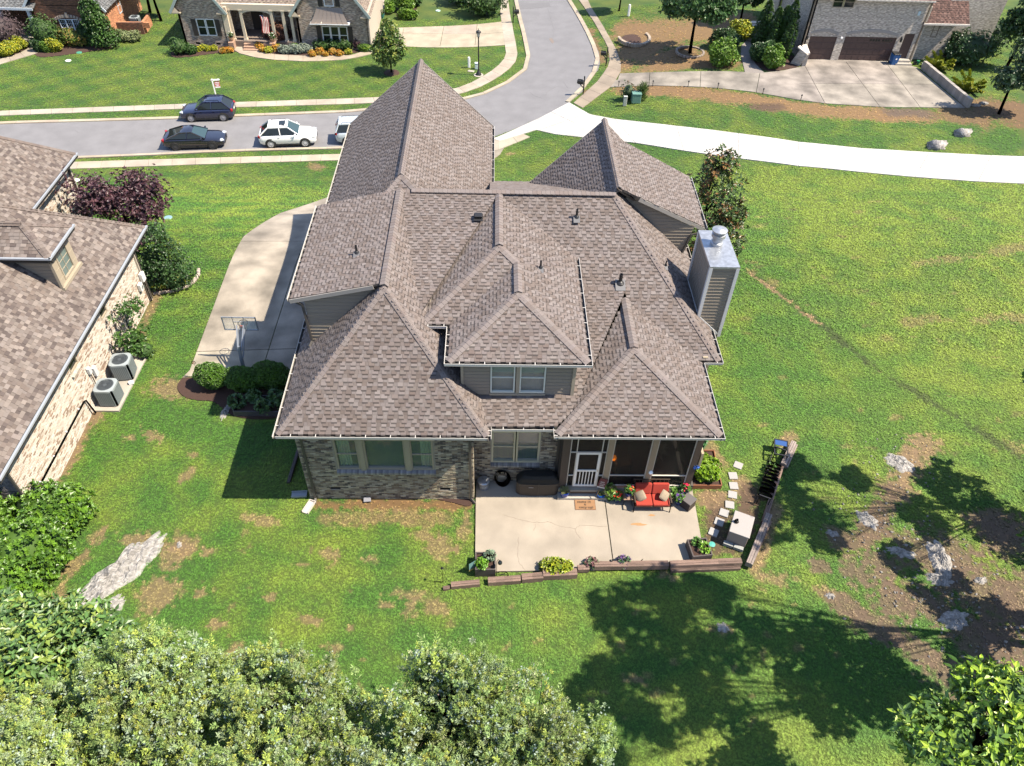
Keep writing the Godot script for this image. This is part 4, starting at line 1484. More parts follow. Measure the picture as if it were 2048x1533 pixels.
	var wt := Transform3D(Basis(), V(0, 0, -18.66))
	for q in [[-5.88, -4.99], [-3.02, -2.14]]:
		var w := window(h, wt, q[0], 1.92, q[1], 3.7, M.trim, M.glass)
		if q[0] < -5:
			curtain(w, Transform3D(Basis(), V(0, 0, -0.22)), q[0] + 0.06, q[0] + 0.55, 1.9, 3.75, cur)
		else:
			curtain(w, Transform3D(Basis(), V(0, 0, -0.22)), q[1] - 0.5, q[1] - 0.06, 1.9, 3.75, cur)
	window(h, wt, -4.76, 1.92, -3.21, 3.7, M.trim, M.glass, false)
	mb = MB.new()
	for q in [-4.875, -3.115]:
		mb.box(V(q, 2.8, -18.63), V(0.2, 1.9, 0.05))
	mb.box(V(-4.0, 3.77, -18.64), V(3.9, 0.12, 0.05))
	part(h, "mullion", mb, M.trim)
	mb = MB.new()
	var sill_t := [Color(0.34, 0.33, 0.33), Color(0.26, 0.25, 0.26), Color(0.42, 0.41, 0.40)]
	for k in 50:
		mb.col = sill_t[k % 3] * rng.randf_range(0.8, 1.1)
		mb.box(V(-5.92 + 0.0385 + k * 0.077, 1.82, -18.61), V(0.068, 0.13, 0.2), Basis(X, 0.2))
	for k in 26:
		mb.col = sill_t[(k + rng.randi() % 2) % 3] * rng.randf_range(0.8, 1.1)
		mb.box(V(0.06 + 0.0385 + k * 0.077, 1.2, -19.52), V(0.068, 0.13, 0.2), Basis(X, 0.2))
	part(h, "window_sill", mb, M.brick)
	wt = Transform3D(Basis(), V(0, 0, -19.57))
	for q in [[0.1, 1.04], [1.08, 2.02]]:
		var w := window(h, wt, q[0], 1.3, q[1], 3.2, mat("frame_tan", srgb(0.40, 0.37, 0.26), 0.55), M.glass, true, Vector2i(1, 1), 0.07)
		var sh := MB.new()
		sh.box(V((q[0] + q[1]) * 0.5, 2.75, -0.16), V(q[1] - q[0] - 0.1, 0.85, 0.01))
		part(w, "roller_shade", sh, mat("shade", srgb(0.36, 0.27, 0.22), 0.9, M.t_grain, 2.0))
	# crawl space vents
	for q in [-6.15, -1.76]:
		mb = MB.new()
		mb.box(V(q, 0.68, -18.72), V(0.38, 0.15, 0.02))
		for k in 4:
			mb.box(V(q, 0.62 + k * 0.038, -18.69), V(0.38, 0.01, 0.03))
		part(h, "foundation_vent", mb, M.black)
	# downspouts
	var ds := mat("downspout", srgb(0.055, 0.05, 0.046), 0.6)
	downspout(h, [V(-7.0, 4.35, -18.3), V(-7.02, 4.05, -18.58), V(-7.02, 0.12, -18.58), V(-7.02, 0.04, -18.35)], ds)
	downspout(h, [V(-0.7, 4.35, -18.25), V(-0.72, 4.1, -18.58), V(-0.72, 0.15, -18.58), V(-0.55, 0.06, -18.4)], ds)
	downspout(h, [V(-7.3, 7.3, -22.3), V(-7.08, 7.1, -22.36), V(-7.0, 5.3, -22.36), V(-7.1, 5.14, -22.2)], ds)
	downspout(h, [V(9.6, 6.05, -29.2), V(9.12, 5.9, -29.2), V(8.9, 4.95, -29.2)], ds)
	downspout(h, [V(2.62, 4.3, -18.6), V(2.75, 4.2, -19.45), V(2.75, 0.2, -19.45)], ds)
	build_porch(h)
	build_chimney(h)
	# pipes through the roof
	for q in [[V(3.59, 7.71, -27.6), 0.45, 0.05], [V(5.35, 6.2, -25.1), 0.5, 0.075], [V(1.95, 7.5, -24.3), 0.38, 0.04], [V(-5.2, 8.0, -24.4), 0.4, 0.045], [V(7.4, 6.3, -26.2), 0.3, 0.03]]:
		mb = MB.new()
		mb.lathe([W(q[2] * 2.6, -0.1), W(q[2] * 2.4, 0.06), W(q[2] * 1.4, 0.14), W(q[2], 0.16), W(q[2], q[1]), W(q[2] * 0.75, q[1]), W(q[2] * 0.75, q[1] - 0.05)], q[0], 12)
		var vp := part(h, "vent_pipe", mb, M.black)
		mb = MB.new()
		mb.box(q[0] + V(0, 0.035, 0.12), V(q[2] * 5.5, 0.01, q[2] * 7.0), Basis(X, 0.42))
		part(vp, "flashing", mb, mat("flashing", srgb(0.09, 0.09, 0.095), 0.5))
	mb = MB.new()
	mb.t = Transform3D(Basis(X, 0.2), V(-0.55, 8.1, -27.0))
	mb.rbox(V(0, 0.07, 0), V(0.34, 0.12, 0.26), 0.03)
	mb.box(V(0, 0.0, 0.05), V(0.38, 0.02, 0.4))
	part(h, "roof_vent", mb, M.black)

func build_chimney(h: Node3D) -> void:
	var z0 := -24.49
	var z1 := -26.95
	var x0 := 8.75
	var x1 := 9.83
	var ch := part(h, "chimney", MB.new(), M.siding) if false else Node3D.new()
	ch.name = "chimney"
	h.add_child(ch, true)
	var mb := MB.new()
	mb.box(V((x0 + x1) * 0.5, 3.6, (z0 + z1) * 0.5), V(x1 - x0 - 0.04, 7.6, z0 - z1 - 0.04))
	part(ch, "core", mb, M.siding)
	siding(ch, PackedVector2Array([W(x0, 5.05), W(9.33, 4.45), W(x1, 4.2), W(x1, 7.5), W(x0, 7.5)]), Transform3D(Basis(), V(0, 0, z0)), M.siding, 0.165)
	siding(ch, PackedVector2Array([W(z1, 4.95), W(z0, 4.95), W(z0, 7.5), W(z1, 7.5)]), Transform3D(Basis(V(0, 0, 1), V(0, 1, 0), V(-1, 0, 0)), V(x0, 0, 0)), M.siding, 0.165)
	mb = MB.new()
	for q in [[x0, z0], [x1, z0], [x0, z1], [x1, z1]]:
		mb.box(V(q[0], 5.75, q[1]), V(0.13, 3.6, 0.13))
	mb.bar(V(x0, 5.03, z0 + 0.05), V(x1 - 0.1, 4.1, z0 + 0.05), 0.03, 0.1)
	mb.bar(V(x0 - 0.03, 5.05, z0), V(x0 - 0.03, 5.05, z1), 0.03, 0.1)
	part(ch, "corner_board", mb, mat("corner_pale", srgb(0.50, 0.50, 0.50), 0.5))
	mb = MB.new()
	var c := V((x0 + x1) * 0.5, 7.52, (z0 + z1) * 0.5)
	var sx := (x1 - x0) * 0.5 + 0.06
	var sz := (z0 - z1) * 0.5 + 0.06
	for k in 4:
		var a: Vector3 = [V(-sx, 0, sz), V(sx, 0, sz), V(sx, 0, -sz), V(-sx, 0, -sz)][k]
		var b: Vector3 = [V(sx, 0, sz), V(sx, 0, -sz), V(-sx, 0, -sz), V(-sx, 0, sz)][k]
		var up := V(0, 0.1, 0)
		mb.quad(c + a, c + b, c + b + up, c + a + up)
		mb.tri(c + a + up, c + b + up, c + V(0, 0.14, 0))
	part(ch, "cap", mb, M.metal)
	mb = MB.new()
	var f := c + V(-0.05, 0.1, -0.25)
	mb.lathe([W(0.2, 0.0), W(0.2, 0.12), W(0.16, 0.14), W(0.16, 0.3), W(0.22, 0.32), W(0.22, 0.42), W(0.17, 0.44), W(0.17, 0.5), W(0.24, 0.52), W(0.24, 0.56), W(0.1, 0.62), W(0.0, 0.63)], f, 24, Basis().scaled(Vector3.ONE * 1.3))
	part(ch, "flue", mb, M.metal)

func build_porch(h: Node3D) -> void:
	var z := -19.0
	var po := Node3D.new()
	po.name = "screened_porch"
	h.add_child(po, true)
	var mb := MB.new()
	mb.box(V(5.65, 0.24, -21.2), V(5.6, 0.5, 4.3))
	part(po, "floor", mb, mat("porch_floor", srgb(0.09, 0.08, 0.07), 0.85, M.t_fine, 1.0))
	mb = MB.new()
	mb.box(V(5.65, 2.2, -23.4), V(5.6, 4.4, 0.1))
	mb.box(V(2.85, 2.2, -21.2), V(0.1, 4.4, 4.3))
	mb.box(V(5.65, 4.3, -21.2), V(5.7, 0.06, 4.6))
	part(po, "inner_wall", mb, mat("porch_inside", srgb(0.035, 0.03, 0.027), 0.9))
	var dk := mat("porch_post", srgb(0.085, 0.06, 0.045), 0.8, M.t_fine, 1.0)
	mb = MB.new()
	mb.box(V(3.0, 2.2, z - 0.02), V(0.3, 4.2, 0.22))
	mb.box(V(8.13, 2.2, z - 0.02), V(0.24, 4.2, 0.24))
	mb.box(V(5.6, 4.15, z), V(5.4, 0.35, 0.2))
	part(po, "post", mb, dk)
	var tan := mat("porch_column", srgb(0.36, 0.28, 0.19), 0.6, M.t_fine, 1.0)
	for q in [[4.72, 0.22], [6.42, 0.22]]:
		mb = MB.new()
		mb.box(V(q[0], 2.35, z + 0.03), V(q[1], 3.7, 0.14))
		part(po, "column", mb, tan)
	var pale := mat("screen_frame", srgb(0.50, 0.46, 0.40), 0.6)
	mb = MB.new()
	for x in [3.17, 3.42, 4.40, 4.6, 4.85, 6.29, 6.55, 7.99]:
		mb.box(V(x, 2.3, z + 0.04), V(0.035, 3.5, 0.05))
	for q in [[3.17, 4.6, 2.7], [3.17, 3.42, 1.25], [4.4, 4.6, 1.25], [4.85, 6.29, 1.27], [6.55, 7.99, 1.27], [3.17, 4.6, 3.95], [4.85, 8.0, 3.95], [4.85, 8.0, 0.62]]:
		mb.box(V((q[0] + q[1]) * 0.5, q[2], z + 0.04), V(q[1] - q[0], 0.035, 0.05))
	part(po, "screen_frame", mb, pale)
	for q in [[3.17, 4.6, 2.7, 3.95], [4.85, 6.29, 0.62, 3.95], [6.55, 7.99, 0.62, 3.95], [3.17, 3.42, 0.55, 2.7], [4.4, 4.6, 0.55, 2.7]]:
		mb = MB.new()
		mb.box(V((q[0] + q[1]) * 0.5, (q[2] + q[3]) * 0.5, z + 0.02), V(q[1] - q[0], q[3] - q[2], 0.003))
		part(po, "screen", mb, M.screen)
	for q in [[-19.25, -20.9], [-21.0, -22.3]]:
		mb = MB.new()
		mb.box(V(8.1, 2.3, (q[0] + q[1]) * 0.5), V(0.003, 3.3, q[0] - q[1]))
		part(po, "screen", mb, M.screen)
	mb = MB.new()
	mb.box(V(8.12, 2.3, -20.95), V(0.12, 3.6, 0.12))
	mb.box(V(8.12, 1.3, -20.7), V(0.06, 0.05, 3.2))
	part(po, "side_rail", mb, dk)
	# brick plinth under the screens with a pale coping
	var bt := [Color(0.30, 0.25, 0.18), Color(0.42, 0.37, 0.28), Color(0.22, 0.19, 0.14)]
	mb = MB.new()
	wall_panel(mb, Transform3D(Basis(), V(2.85, 0.1, -18.9)), 5.45, 0.3, [])
	var pl := part(po, "plinth", mb, M.mortar)
	bricks(Transform3D(Basis(), V(2.85, 0.1, -18.9)), 5.45, 0.3, [], bt)
	lay_pieces(pl, "brick", brick_unit, M.brick)
	mb = MB.new()
	mb.col = Color(0.36, 0.33, 0.28)
	for k in 18:
		mb.box(V(3.0 + k * 0.302, 0.45, -18.92), V(0.295, 0.09, 0.3))
	part(po, "coping", mb, M.brick)
	# the screen door
	var d := Node3D.new()
	d.name = "screen_door"
	po.add_child(d, true)
	var wh := mat("door_white", srgb(0.68, 0.66, 0.62), 0.5)
	mb = MB.new()
	frame_box(mb, 3.44, 0.56, 4.38, 2.68, 0.09, z + 0.03, z + 0.075)
	mb.box(V(3.91, 1.56, z + 0.05), V(0.78, 0.09, 0.04))
	for k in 5:
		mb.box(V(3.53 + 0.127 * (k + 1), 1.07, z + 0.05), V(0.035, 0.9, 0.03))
	part(d, "rails", mb, wh)
	mb = MB.new()
	mb.box(V(3.91, 1.62, z + 0.03), V(0.76, 1.95, 0.003))
	part(d, "screen", mb, M.screen)
	mb = MB.new()
	mb.rbox(V(4.33, 1.62, z + 0.1), V(0.025, 0.12, 0.03), 0.008)
	part(d, "handle", mb, mat("brass", srgb(0.4, 0.3, 0.12), 0.35, null, 1.0, false, 0.8))
	mb = MB.new()
	mb.box(V(3.9, 0.36, -18.86), V(1.25, 0.24, 0.12))
	part(po, "door_sill", mb, mat("sill_wood", srgb(0.12, 0.075, 0.05), 0.8, M.t_fine, 1.0))
	mb = MB.new()
	mb.slab(PackedVector2Array([W(2.83, -18.94), W(4.92, -18.94), W(4.84, -18.57), W(2.82, -18.57)]), 0.0, 0.22)
	part(po, "step", mb, M.concrete)
	# what shows inside: a pale chair and a lit lamp
	var wick := mat("wicker_pale", srgb(0.30, 0.28, 0.26), 0.9, M.t_grain, 4.0)
	var ch := thing("porch_chair", "pale wicker armchair standing inside the screened porch", "chair", V(5.55, 0.49, -20.0), 0.2)
	mb = MB.new()
	mb.rbox(V(0, 0.38, 0), V(0.62, 0.14, 0.6), 0.05)
	part(ch, "seat", mb, wick)
	mb = MB.new()
	mb.rbox(V(0, 0.72, -0.3), V(0.62, 0.7, 0.1), 0.04, Basis(X3(), -0.2))
	part(ch, "backrest", mb, wick)
	for s in [-1, 1]:
		mb = MB.new()
		mb.rbox(V(s * 0.33, 0.5, 0.0), V(0.09, 0.3, 0.6), 0.03)
		part(ch, "arm", mb, wick)
		for e in [-1, 1]:
			mb = MB.new()
			mb.tube([V(s * 0.28, 0.32, e * 0.24), V(s * 0.29, 0.0, e * 0.26)], 0.022)
			part(ch, "leg", mb, wick)
	var lamp := thing("table_lamp", "small round lit orange lamp glowing inside the screened porch", "lamp", V(5.1, 0.5, -19.75))
	mb = MB.new()
	mb.lathe([W(0.13, 0), W(0.12, 0.03), W(0.03, 0.06), W(0.03, 0.75), W(0.06, 0.78)], V(0, 0, 0), 12)
	part(lamp, "base", mb, M.black)
	mb = MB.new()
	mb.lathe([W(0.05, 0.78), W(0.11, 0.83), W(0.13, 0.9), W(0.11, 0.97), W(0.05, 1.02), W(0, 1.03)], V(0, 0, 0), 16)
	part(lamp, "globe", mb, M.lamp_glow)
	var l := OmniLight3D.new()
	l.name = "lamp_light"
	l.light_color = Color(1.0, 0.6, 0.2)
	l.light_energy = 0.1
	l.light_size = 0.1
	l.omni_range = 6.0
	l.omni_attenuation = 2.0
	l.shadow_enabled = true
	l.position = V(0, 0.9, 0.16)
	lamp.add_child(l)
	var st := thing("fern_stand", "leafy potted plant standing inside the right bay of the screened porch", "potted plant", V(7.0, 0.49, -20.2))
	mb = MB.new()
	mb.lathe([W(0.12, 0), W(0.16, 0.3), W(0.18, 0.32)], V(0, 0.35, 0), 14)
	mb.tube([V(0, 0, 0), V(0, 0.36, 0)], 0.05)
	part(st, "pot", mb, M.black)
	var lf := MB.new()
	for k in 60:
		lf.col = Color(0.5, 0.55, 0.5) * rng.randf_range(0.5, 1.1)
		var a := rng.randf() * TAU
		var r := rng.randf_range(0.1, 0.42)
		leaf(lf, V(0, 0.75, 0) + V(cos(a) * r * 0.4, rng.randf() * 0.3, sin(a) * r * 0.4), V(cos(a), rng.randf_range(-0.1, 0.8), sin(a)).normalized() * r, 0.05)
	part(st, "leaves", lf, M.leaf)

func X3() -> Vector3:
	return Vector3.RIGHT

func leaf(mb: MB, p: Vector3, d: Vector3, w: float) -> void:
	# a leaf folded along its midrib
	var s := d.cross(Vector3.UP)
	if s.length() < 0.001:
		s = Vector3.RIGHT
	s = s.normalized() * w
	var n1 := d.cross(s).normalized()
	var up := n1 * w * 0.35 * (1.0 if n1.y >= 0.0 else -1.0)
	var m := p + d * 0.45
	var tip := p + d - V(0, d.length() * 0.12, 0)
	mb.tri(p, m + s + up, tip)
	mb.tri(p, tip, m - s + up)

# ---- foliage --------------------------------------------------------------------
var leaf_kinds := {}

func leaf_kind(called: String) -> MB:
	if leaf_kinds.has(called):
		return leaf_kinds[called]
	var r := RandomNumberGenerator.new()
	r.seed = called.hash()
	var mb := MB.new()
	var spec: Array = {"fine": [9, 0.05, 0.014, 0.9], "broad": [6, 0.13, 0.036, 0.8], "long": [7, 0.17, 0.026, 0.5], "big": [5, 0.22, 0.05, 0.7], "blade": [9, 0.42, 0.014, 1.6], "petal": [9, 0.05, 0.03, 0.6], "tip": [10, 0.09, 0.02, 0.8], "berry": [8, 0.045, 0.02, 0.8]}.get(called, [6, 0.1, 0.03, 0.8])
	if called == "cedar":
		# a spray of scale leaves: a twig with many short shoots
		for k in 26:
			var h := r.randf()
			var o := V(r.randf_range(-0.012, 0.012), h * 0.2, r.randf_range(-0.012, 0.012))
			var a := r.randf() * TAU
			var d := V(cos(a), r.randf_range(0.25, 1.1), sin(a)).normalized() * r.randf_range(0.05, 0.1) * (1.15 - h * 0.6)
			var s := d.cross(V(r.randf() - 0.5, r.randf() - 0.5, r.randf() - 0.5)).normalized() * r.randf_range(0.008, 0.014)
			var w := r.randf_range(0.7, 1.25)
			mb.col = Color(w, w, w)
			var m := o + d * 0.55
			mb.tri(o - s * 0.6, m + s, o + d)
			mb.tri(o - s * 0.6, o + d, m - s)
		leaf_kinds[called] = mb
		return mb
	for k in int(spec[0]):
		var a: float = TAU * k / spec[0] + r.randf_range(-0.4, 0.4)
		var d: Vector3 = V(cos(a), spec[3] * r.randf_range(0.3, 1.3), sin(a)).normalized() * spec[1] * r.randf_range(0.75, 1.15)
		var w := r.randf_range(0.82, 1.18)
		mb.col = Color(w, w, w)
		leaf(mb, V(r.randf_range(-0.2, 0.2), r.randf_range(-0.1, 0.25), r.randf_range(-0.2, 0.2)) * spec[1], d, spec[2])
	leaf_kinds[called] = mb
	return mb

func scatter(at: Array, cl: Array, c: Vector3, r: Vector3, count: int, cols: Array, shell := 0.6, lump := 0.25, size := 1.0, upward := 0.45, gaps := -0.55, floor_y := -1e9) -> void:
	# leaf clusters through the outer part of an uneven ellipsoid
	for i in count:
		var y := rng.randf_range(-1, 1)
		var a := rng.randf() * TAU
		var s := sqrt(1.0 - y * y)
		var d := V(s * cos(a), y, s * sin(a))
		var n1 := noise.get_noise_3dv((c + d * r) * 55.0)
		if noise.get_noise_3dv((c + d * r) * 38.0 + V(300, 0, 0)) < gaps:
			continue
		var q := lerpf(shell, 1.0, sqrt(rng.randf())) * (1.0 + lump * n1 * 2.0)
		var p := c + d * r * q
		if p.y < floor_y:
			continue
		var up := (d * (1.0 - upward) + Vector3.UP * upward + V(rng.randf() - 0.5, rng.randf() - 0.5, rng.randf() - 0.5) * 0.9).normalized()
		var x := up.cross(V(rng.randf() - 0.5, rng.randf() - 0.5, rng.randf() - 0.5)).normalized()
		var k := size * rng.randf_range(0.75, 1.3)
		at.append(Transform3D(Basis(x, up, x.cross(up)) * k, p))
		var cc: Color = cols[rng.randi() % cols.size()] * rng.randf_range(0.78, 1.22)
		cl.append(Color(cc.r, cc.g, cc.b))

func mass(parent: Node, called: String, kind: String, m: Material, at: Array, cl: Array) -> void:
	var o := many(called, leaf_kind(kind), m, at, cl, parent)
	o.set_meta("kind", "stuff")

func bush(called: String, label: String, at: Vector3, r: Vector3, kind: String, cols: Array, count: int, size := 1.0, group := "", lump := 0.2, category := "shrub", m: Material = null, core := 0.78) -> Node3D:
	var o := thing(called, label, category, at, 0.0, group)
	var mb := MB.new()
	mb.col = Color(0.05, 0.035, 0.02)
	for k in 4:
		var a := k * 1.7
		mb.tube([V(cos(a) * 0.05, 0, sin(a) * 0.05), V(cos(a) * r.x * 0.45, r.y * 1.1, sin(a) * r.z * 0.45)], [0.025, 0.01], 5)
	part(o, "stem", mb, M.bark)
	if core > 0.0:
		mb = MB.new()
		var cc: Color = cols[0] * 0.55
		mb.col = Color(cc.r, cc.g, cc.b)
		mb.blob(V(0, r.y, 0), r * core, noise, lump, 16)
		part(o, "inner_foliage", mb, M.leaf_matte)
	var tr := []
	var cl := []
	scatter(tr, cl, V(0, r.y, 0), r, count, cols, 0.72, lump, size, 0.4, -0.9, 0.0)
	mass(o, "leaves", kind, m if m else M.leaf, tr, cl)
	return o

func blades(called: String, label: String, at: Vector3, h: float, count: int, cols: Array, spread := 0.5, group := "", category := "grass clump") -> Node3D:
	# a clump of strap leaves that arch over
	var mb := MB.new()
	for k in count:
		var a := rng.randf() * TAU
		var d := V(cos(a), 0, sin(a))
		var cc: Color = cols[rng.randi() % cols.size()] * rng.randf_range(0.8, 1.2)
		mb.col = Color(cc.r, cc.g, cc.b)
		var s := V(-d.z, 0, d.x) * 0.012
		var hh := h * rng.randf_range(0.6, 1.1)
		var o := d * rng.randf() * 0.08
		var m := o + d * spread * hh * 0.35 + V(0, hh * 0.75, 0)
		var tip := o + d * spread * hh * rng.randf_range(0.8, 1.2) + V(0, hh * rng.randf_range(0.55, 1.0), 0)
		mb.quad(o - s, o + s, m + s, m - s)
		mb.tri(m - s, m + s, tip)
	return solo(called, mb, M.leaf, label, category, group, at)

func pot(parent: Node, r: float, h: float, col: Color, at := Vector3.ZERO) -> void:
	var mb := MB.new()
	mb.col = col
	mb.lathe([W(r * 0.55, 0), W(r * 0.62, 0.01), W(r * 0.9, h * 0.5), W(r, h * 0.88), W(r * 1.06, h * 0.9), W(r * 1.06, h), W(r * 0.92, h), W(r * 0.9, h * 0.86), W(0, h * 0.86)], at, 20)
	part(parent, "pot", mb, M.glaze)

func potted(label: String, at: Vector3, r: float, h: float, col: Color, leaves: Array, blooms: Array, tall := 0.3, group := "pots on the patio", kind := "tip") -> Node3D:
	var o := thing("potted_plant", label, "potted plant", at, rng.randf(), group)
	pot(o, r, h, col)
	var mb := MB.new()
	mb.col = Color(0.04, 0.03, 0.02)
	mb.lathe([W(r * 0.9, h * 0.84), W(0, h * 0.9)], Vector3.ZERO, 14)
	part(o, "soil", mb, M.mulch)
	var tr := []
	var cl := []
	if kind == "blade":
		for k in 26:
			var a := rng.randf() * TAU
			tr.append(Transform3D(Basis(V(cos(a), 0, sin(a)), 0.5 * rng.randf()) * Basis(Vector3.UP, a) * (tall * 2.0), V(cos(a) * r * 0.3, h * 0.86, sin(a) * r * 0.3)))
			var cc: Color = leaves[rng.randi() % leaves.size()]
			cl.append(cc)
	else:
		scatter(tr, cl, V(0, h + tall * 0.45, 0), V(r * 1.15, tall * 0.6, r * 1.15), 70, leaves, 0.3, 0.2, 1.0)
	mass(o, "leaves", kind, M.leaf, tr, cl)
	if blooms.size():
		tr = []
		cl = []
		scatter(tr, cl, V(0, h + tall * 0.6, 0), V(r * 1.0, tall * 0.6, r * 1.0), 26, blooms, 0.75, 0.2, 0.9, 0.9)
		mass(o, "flowers", "petal", M.leaf_matte, tr, cl)
	return o

# ---- the yard round the house ---------------------------------------------------
const BOX := [Color(0.055, 0.13, 0.012), Color(0.075, 0.16, 0.015), Color(0.045, 0.10, 0.012)]

func build_yard() -> void:
	# three clipped round shrubs
	for q in [["leftmost clipped round box shrub, half in sun", W(-12.72, -25.05), 0.78, 0.62], ["middle clipped round box shrub in front of the basketball pole", W(-11.3, -24.88), 0.86, 0.6], ["right clipped round box shrub, next to the roof edge", W(-10.03, -25.09), 0.88, 0.68]]:
		bush("box_shrub", q[0], gp(q[1].x, q[1].y), V(q[2], q[3], 0.62), "fine", BOX, 3400, 1.15, "clipped shrubs behind the raised bed", 0.16)
	# basketball goal
	var b := gp(-11.51, -25.7, 0.05)
	var bg := thing("basketball_goal", "grey steel basketball goal with clear backboard and orange rim", "basketball goal", b)
	var grey := mat("goal_steel", srgb(0.22, 0.24, 0.27), 0.45, null, 1.0, false, 0.3)
	var tl: Vector3 = V(-12.29, 2.72, -26.75) - b
	var tr: Vector3 = V(-10.73, 2.75, -26.75) - b
	var bl: Vector3 = V(-12.28, 1.94, -26.75) - b
	var cx := (tl.x + tr.x) * 0.5
	var zb := tl.z
	var mb := MB.new()
	mb.bar(V(0, 0, 0), V(0, bl.y * 0.55, -0.1), 0.13, 0.13)
	mb.bar(V(0, bl.y * 0.55, -0.1), V(cx * 0.3, bl.y - 0.25, -0.2), 0.11, 0.11)
	part(bg, "pole", mb, grey)
	for s in [-0.16, 0.16]:
		mb = MB.new()
		mb.bar(V(cx * 0.3 + s * 0.5, bl.y - 0.5, -0.18), V(cx + s, tl.y - 0.45, zb + 0.04), 0.05, 0.05)
		mb.bar(V(cx * 0.3 + s * 0.5, bl.y - 0.9, -0.14), V(cx + s, bl.y + 0.1, zb + 0.04), 0.05, 0.05)
		part(bg, "arm", mb, grey)
	mb = MB.new()
	var hw := (tr.x - tl.x) * 0.5
	frame_box(mb, cx - hw, bl.y, cx + hw, tl.y, 0.045, zb - 0.02, zb + 0.025)
	mb.box(V(cx - 0.28, (bl.y + tl.y) * 0.5, zb + 0.015), V(0.03, tl.y - bl.y, 0.02))
	mb.box(V(cx + 0.22, (bl.y + tl.y) * 0.5, zb + 0.015), V(0.03, tl.y - bl.y, 0.02))
	mb.box(V(cx - 0.03, bl.y + 0.5, zb + 0.015), V(0.5, 0.03, 0.02))
	part(bg, "backboard_frame", mb, grey)
	mb = MB.new()
	mb.box(V(cx, (bl.y + tl.y) * 0.5, zb), V(hw * 2.0 - 0.06, tl.y - bl.y - 0.06, 0.01))
	part(bg, "backboard", mb, M.glass)
	mb = MB.new()
	var ring := []
	for k in 21:
		ring.append(V(cx + 0.22 * cos(k * TAU / 20), bl.y + 0.16, zb - 0.32 + 0.22 * sin(k * TAU / 20)))
	mb.tube(ring, 0.014, 6, false)
	mb.box(V(cx, bl.y + 0.15, zb - 0.06), V(0.16, 0.06, 0.1))
	part(bg, "rim", mb, mat("rim", srgb(0.55, 0.09, 0.03), 0.5))
	mb = MB.new()
	for k in 12:
		var a := k * TAU / 12
		var a2 := a + 0.26
		mb.tube([V(cx + 0.215 * cos(a), bl.y + 0.16, zb - 0.32 + 0.215 * sin(a)), V(cx + 0.14 * cos(a2), bl.y - 0.2, zb - 0.32 + 0.14 * sin(a2))], 0.005, 4, false)
		mb.tube([V(cx + 0.215 * cos(a2), bl.y + 0.16, zb - 0.32 + 0.215 * sin(a2)), V(cx + 0.14 * cos(a), bl.y - 0.2, zb - 0.32 + 0.14 * sin(a))], 0.005, 4, false)
	part(bg, "net", mb, M.white)
	# driveway reflector on a wire stake
	var rf := thing("driveway_marker", "round red reflector on a thin wire stake by the left end of the mulch", "marker", V(-13.49, 0, -25.53))
	mb = MB.new()
	mb.tube([V(0, 0, 0), V(-0.12, 0.95, 0.05)], 0.006, 5)
	part(rf, "stake", mb, M.black)
	mb = MB.new()
	var hoop := []
	for k in 17:
		hoop.append(V(-0.12 + 0.085 * cos(k * TAU / 16), 1.03 + 0.085 * sin(k * TAU / 16), 0.05))
	mb.tube(hoop, 0.014, 5, false)
	mb.bar(V(-0.18, 0.97, 0.05), V(-0.06, 1.09, 0.05), 0.025, 0.02)
	part(rf, "reflector", mb, mat("reflector", srgb(0.45, 0.06, 0.03), 0.4))
	# raised vegetable bed
	var rb := thing("raised_bed", "dark timber raised vegetable bed under the left eave", "raised bed", Vector3.ZERO)
	var stain := mat("bed_wood", srgb(0.065, 0.062, 0.068), 0.7, M.t_fine, 1.5)
	var c0: Vector3 = V(-11.4, 0, -23.12)
	var c1: Vector3 = V(-11.41, 0.3, -24.1)
	var x1 := c0.x + 4.2
	for q in [[V(c0.x, 0.17, c0.z), V(x1, 0.17, c0.z)], [V(c0.x, 0.17, c1.z), V(x1, 0.17, c1.z)], [V(c0.x, 0.17, c0.z), V(c0.x, 0.17, c1.z)], [V(x1, 0.17, c0.z), V(x1, 0.17, c1.z)], [V(c0.x + 1.35, 0.17, c0.z), V(c0.x + 1.35, 0.17, c1.z)]]:
		mb = MB.new()
		mb.bar(q[0], q[1], 0.05, 0.34)
		part(rb, "board", mb, stain)
	mb = MB.new()
	mb.box(V((c0.x + x1) * 0.5, 0.12, (c0.z + c1.z) * 0.5), V(x1 - c0.x - 0.06, 0.16, c0.z - c1.z - 0.06))
	part(rb, "soil", mb, M.mulch)
	block(PackedVector2Array([W(c0.x - 0.3, c0.z + 0.3), W(x1, c0.z + 0.3), W(x1, c1.z), W(c0.x - 0.2, c1.z)]))
	var veg := [Color(0.05, 0.11, 0.03), Color(0.075, 0.14, 0.04), Color(0.04, 0.085, 0.035)]
	for q in [["tomato plant spilling over the left end of the raised bed", V(c0.x + 0.05, 0.2, (c0.z + c1.z) * 0.5), 0.32], ["yellow green vine along the back board of the raised bed", V(c0.x + 0.75, 0.2, c1.z + 0.15), 0.26], ["bushy tomato plant at the front board of the raised bed", V(c0.x + 1.3, 0.2, c0.z - 0.2), 0.36], ["tomato plant in the back right part of the raised bed", V(c0.x + 1.75, 0.2, c1.z + 0.15), 0.34], ["tomato plant inside the wire rings of the raised bed", V(c0.x + 2.15, 0.2, c0.z - 0.5), 0.36]]:
		bush("tomato_plant", q[0], q[1], V(q[2], 0.3, q[2]), "broad", veg, 90, 0.95, "vegetables in the raised bed", 0.4, "vegetable plant", null, 0.0)
	var cage := thing("plant_cage", "pale wire plant cage of two rings in the raised bed", "plant cage", V(c0.x + 2.1, 0.18, c0.z - 0.5))
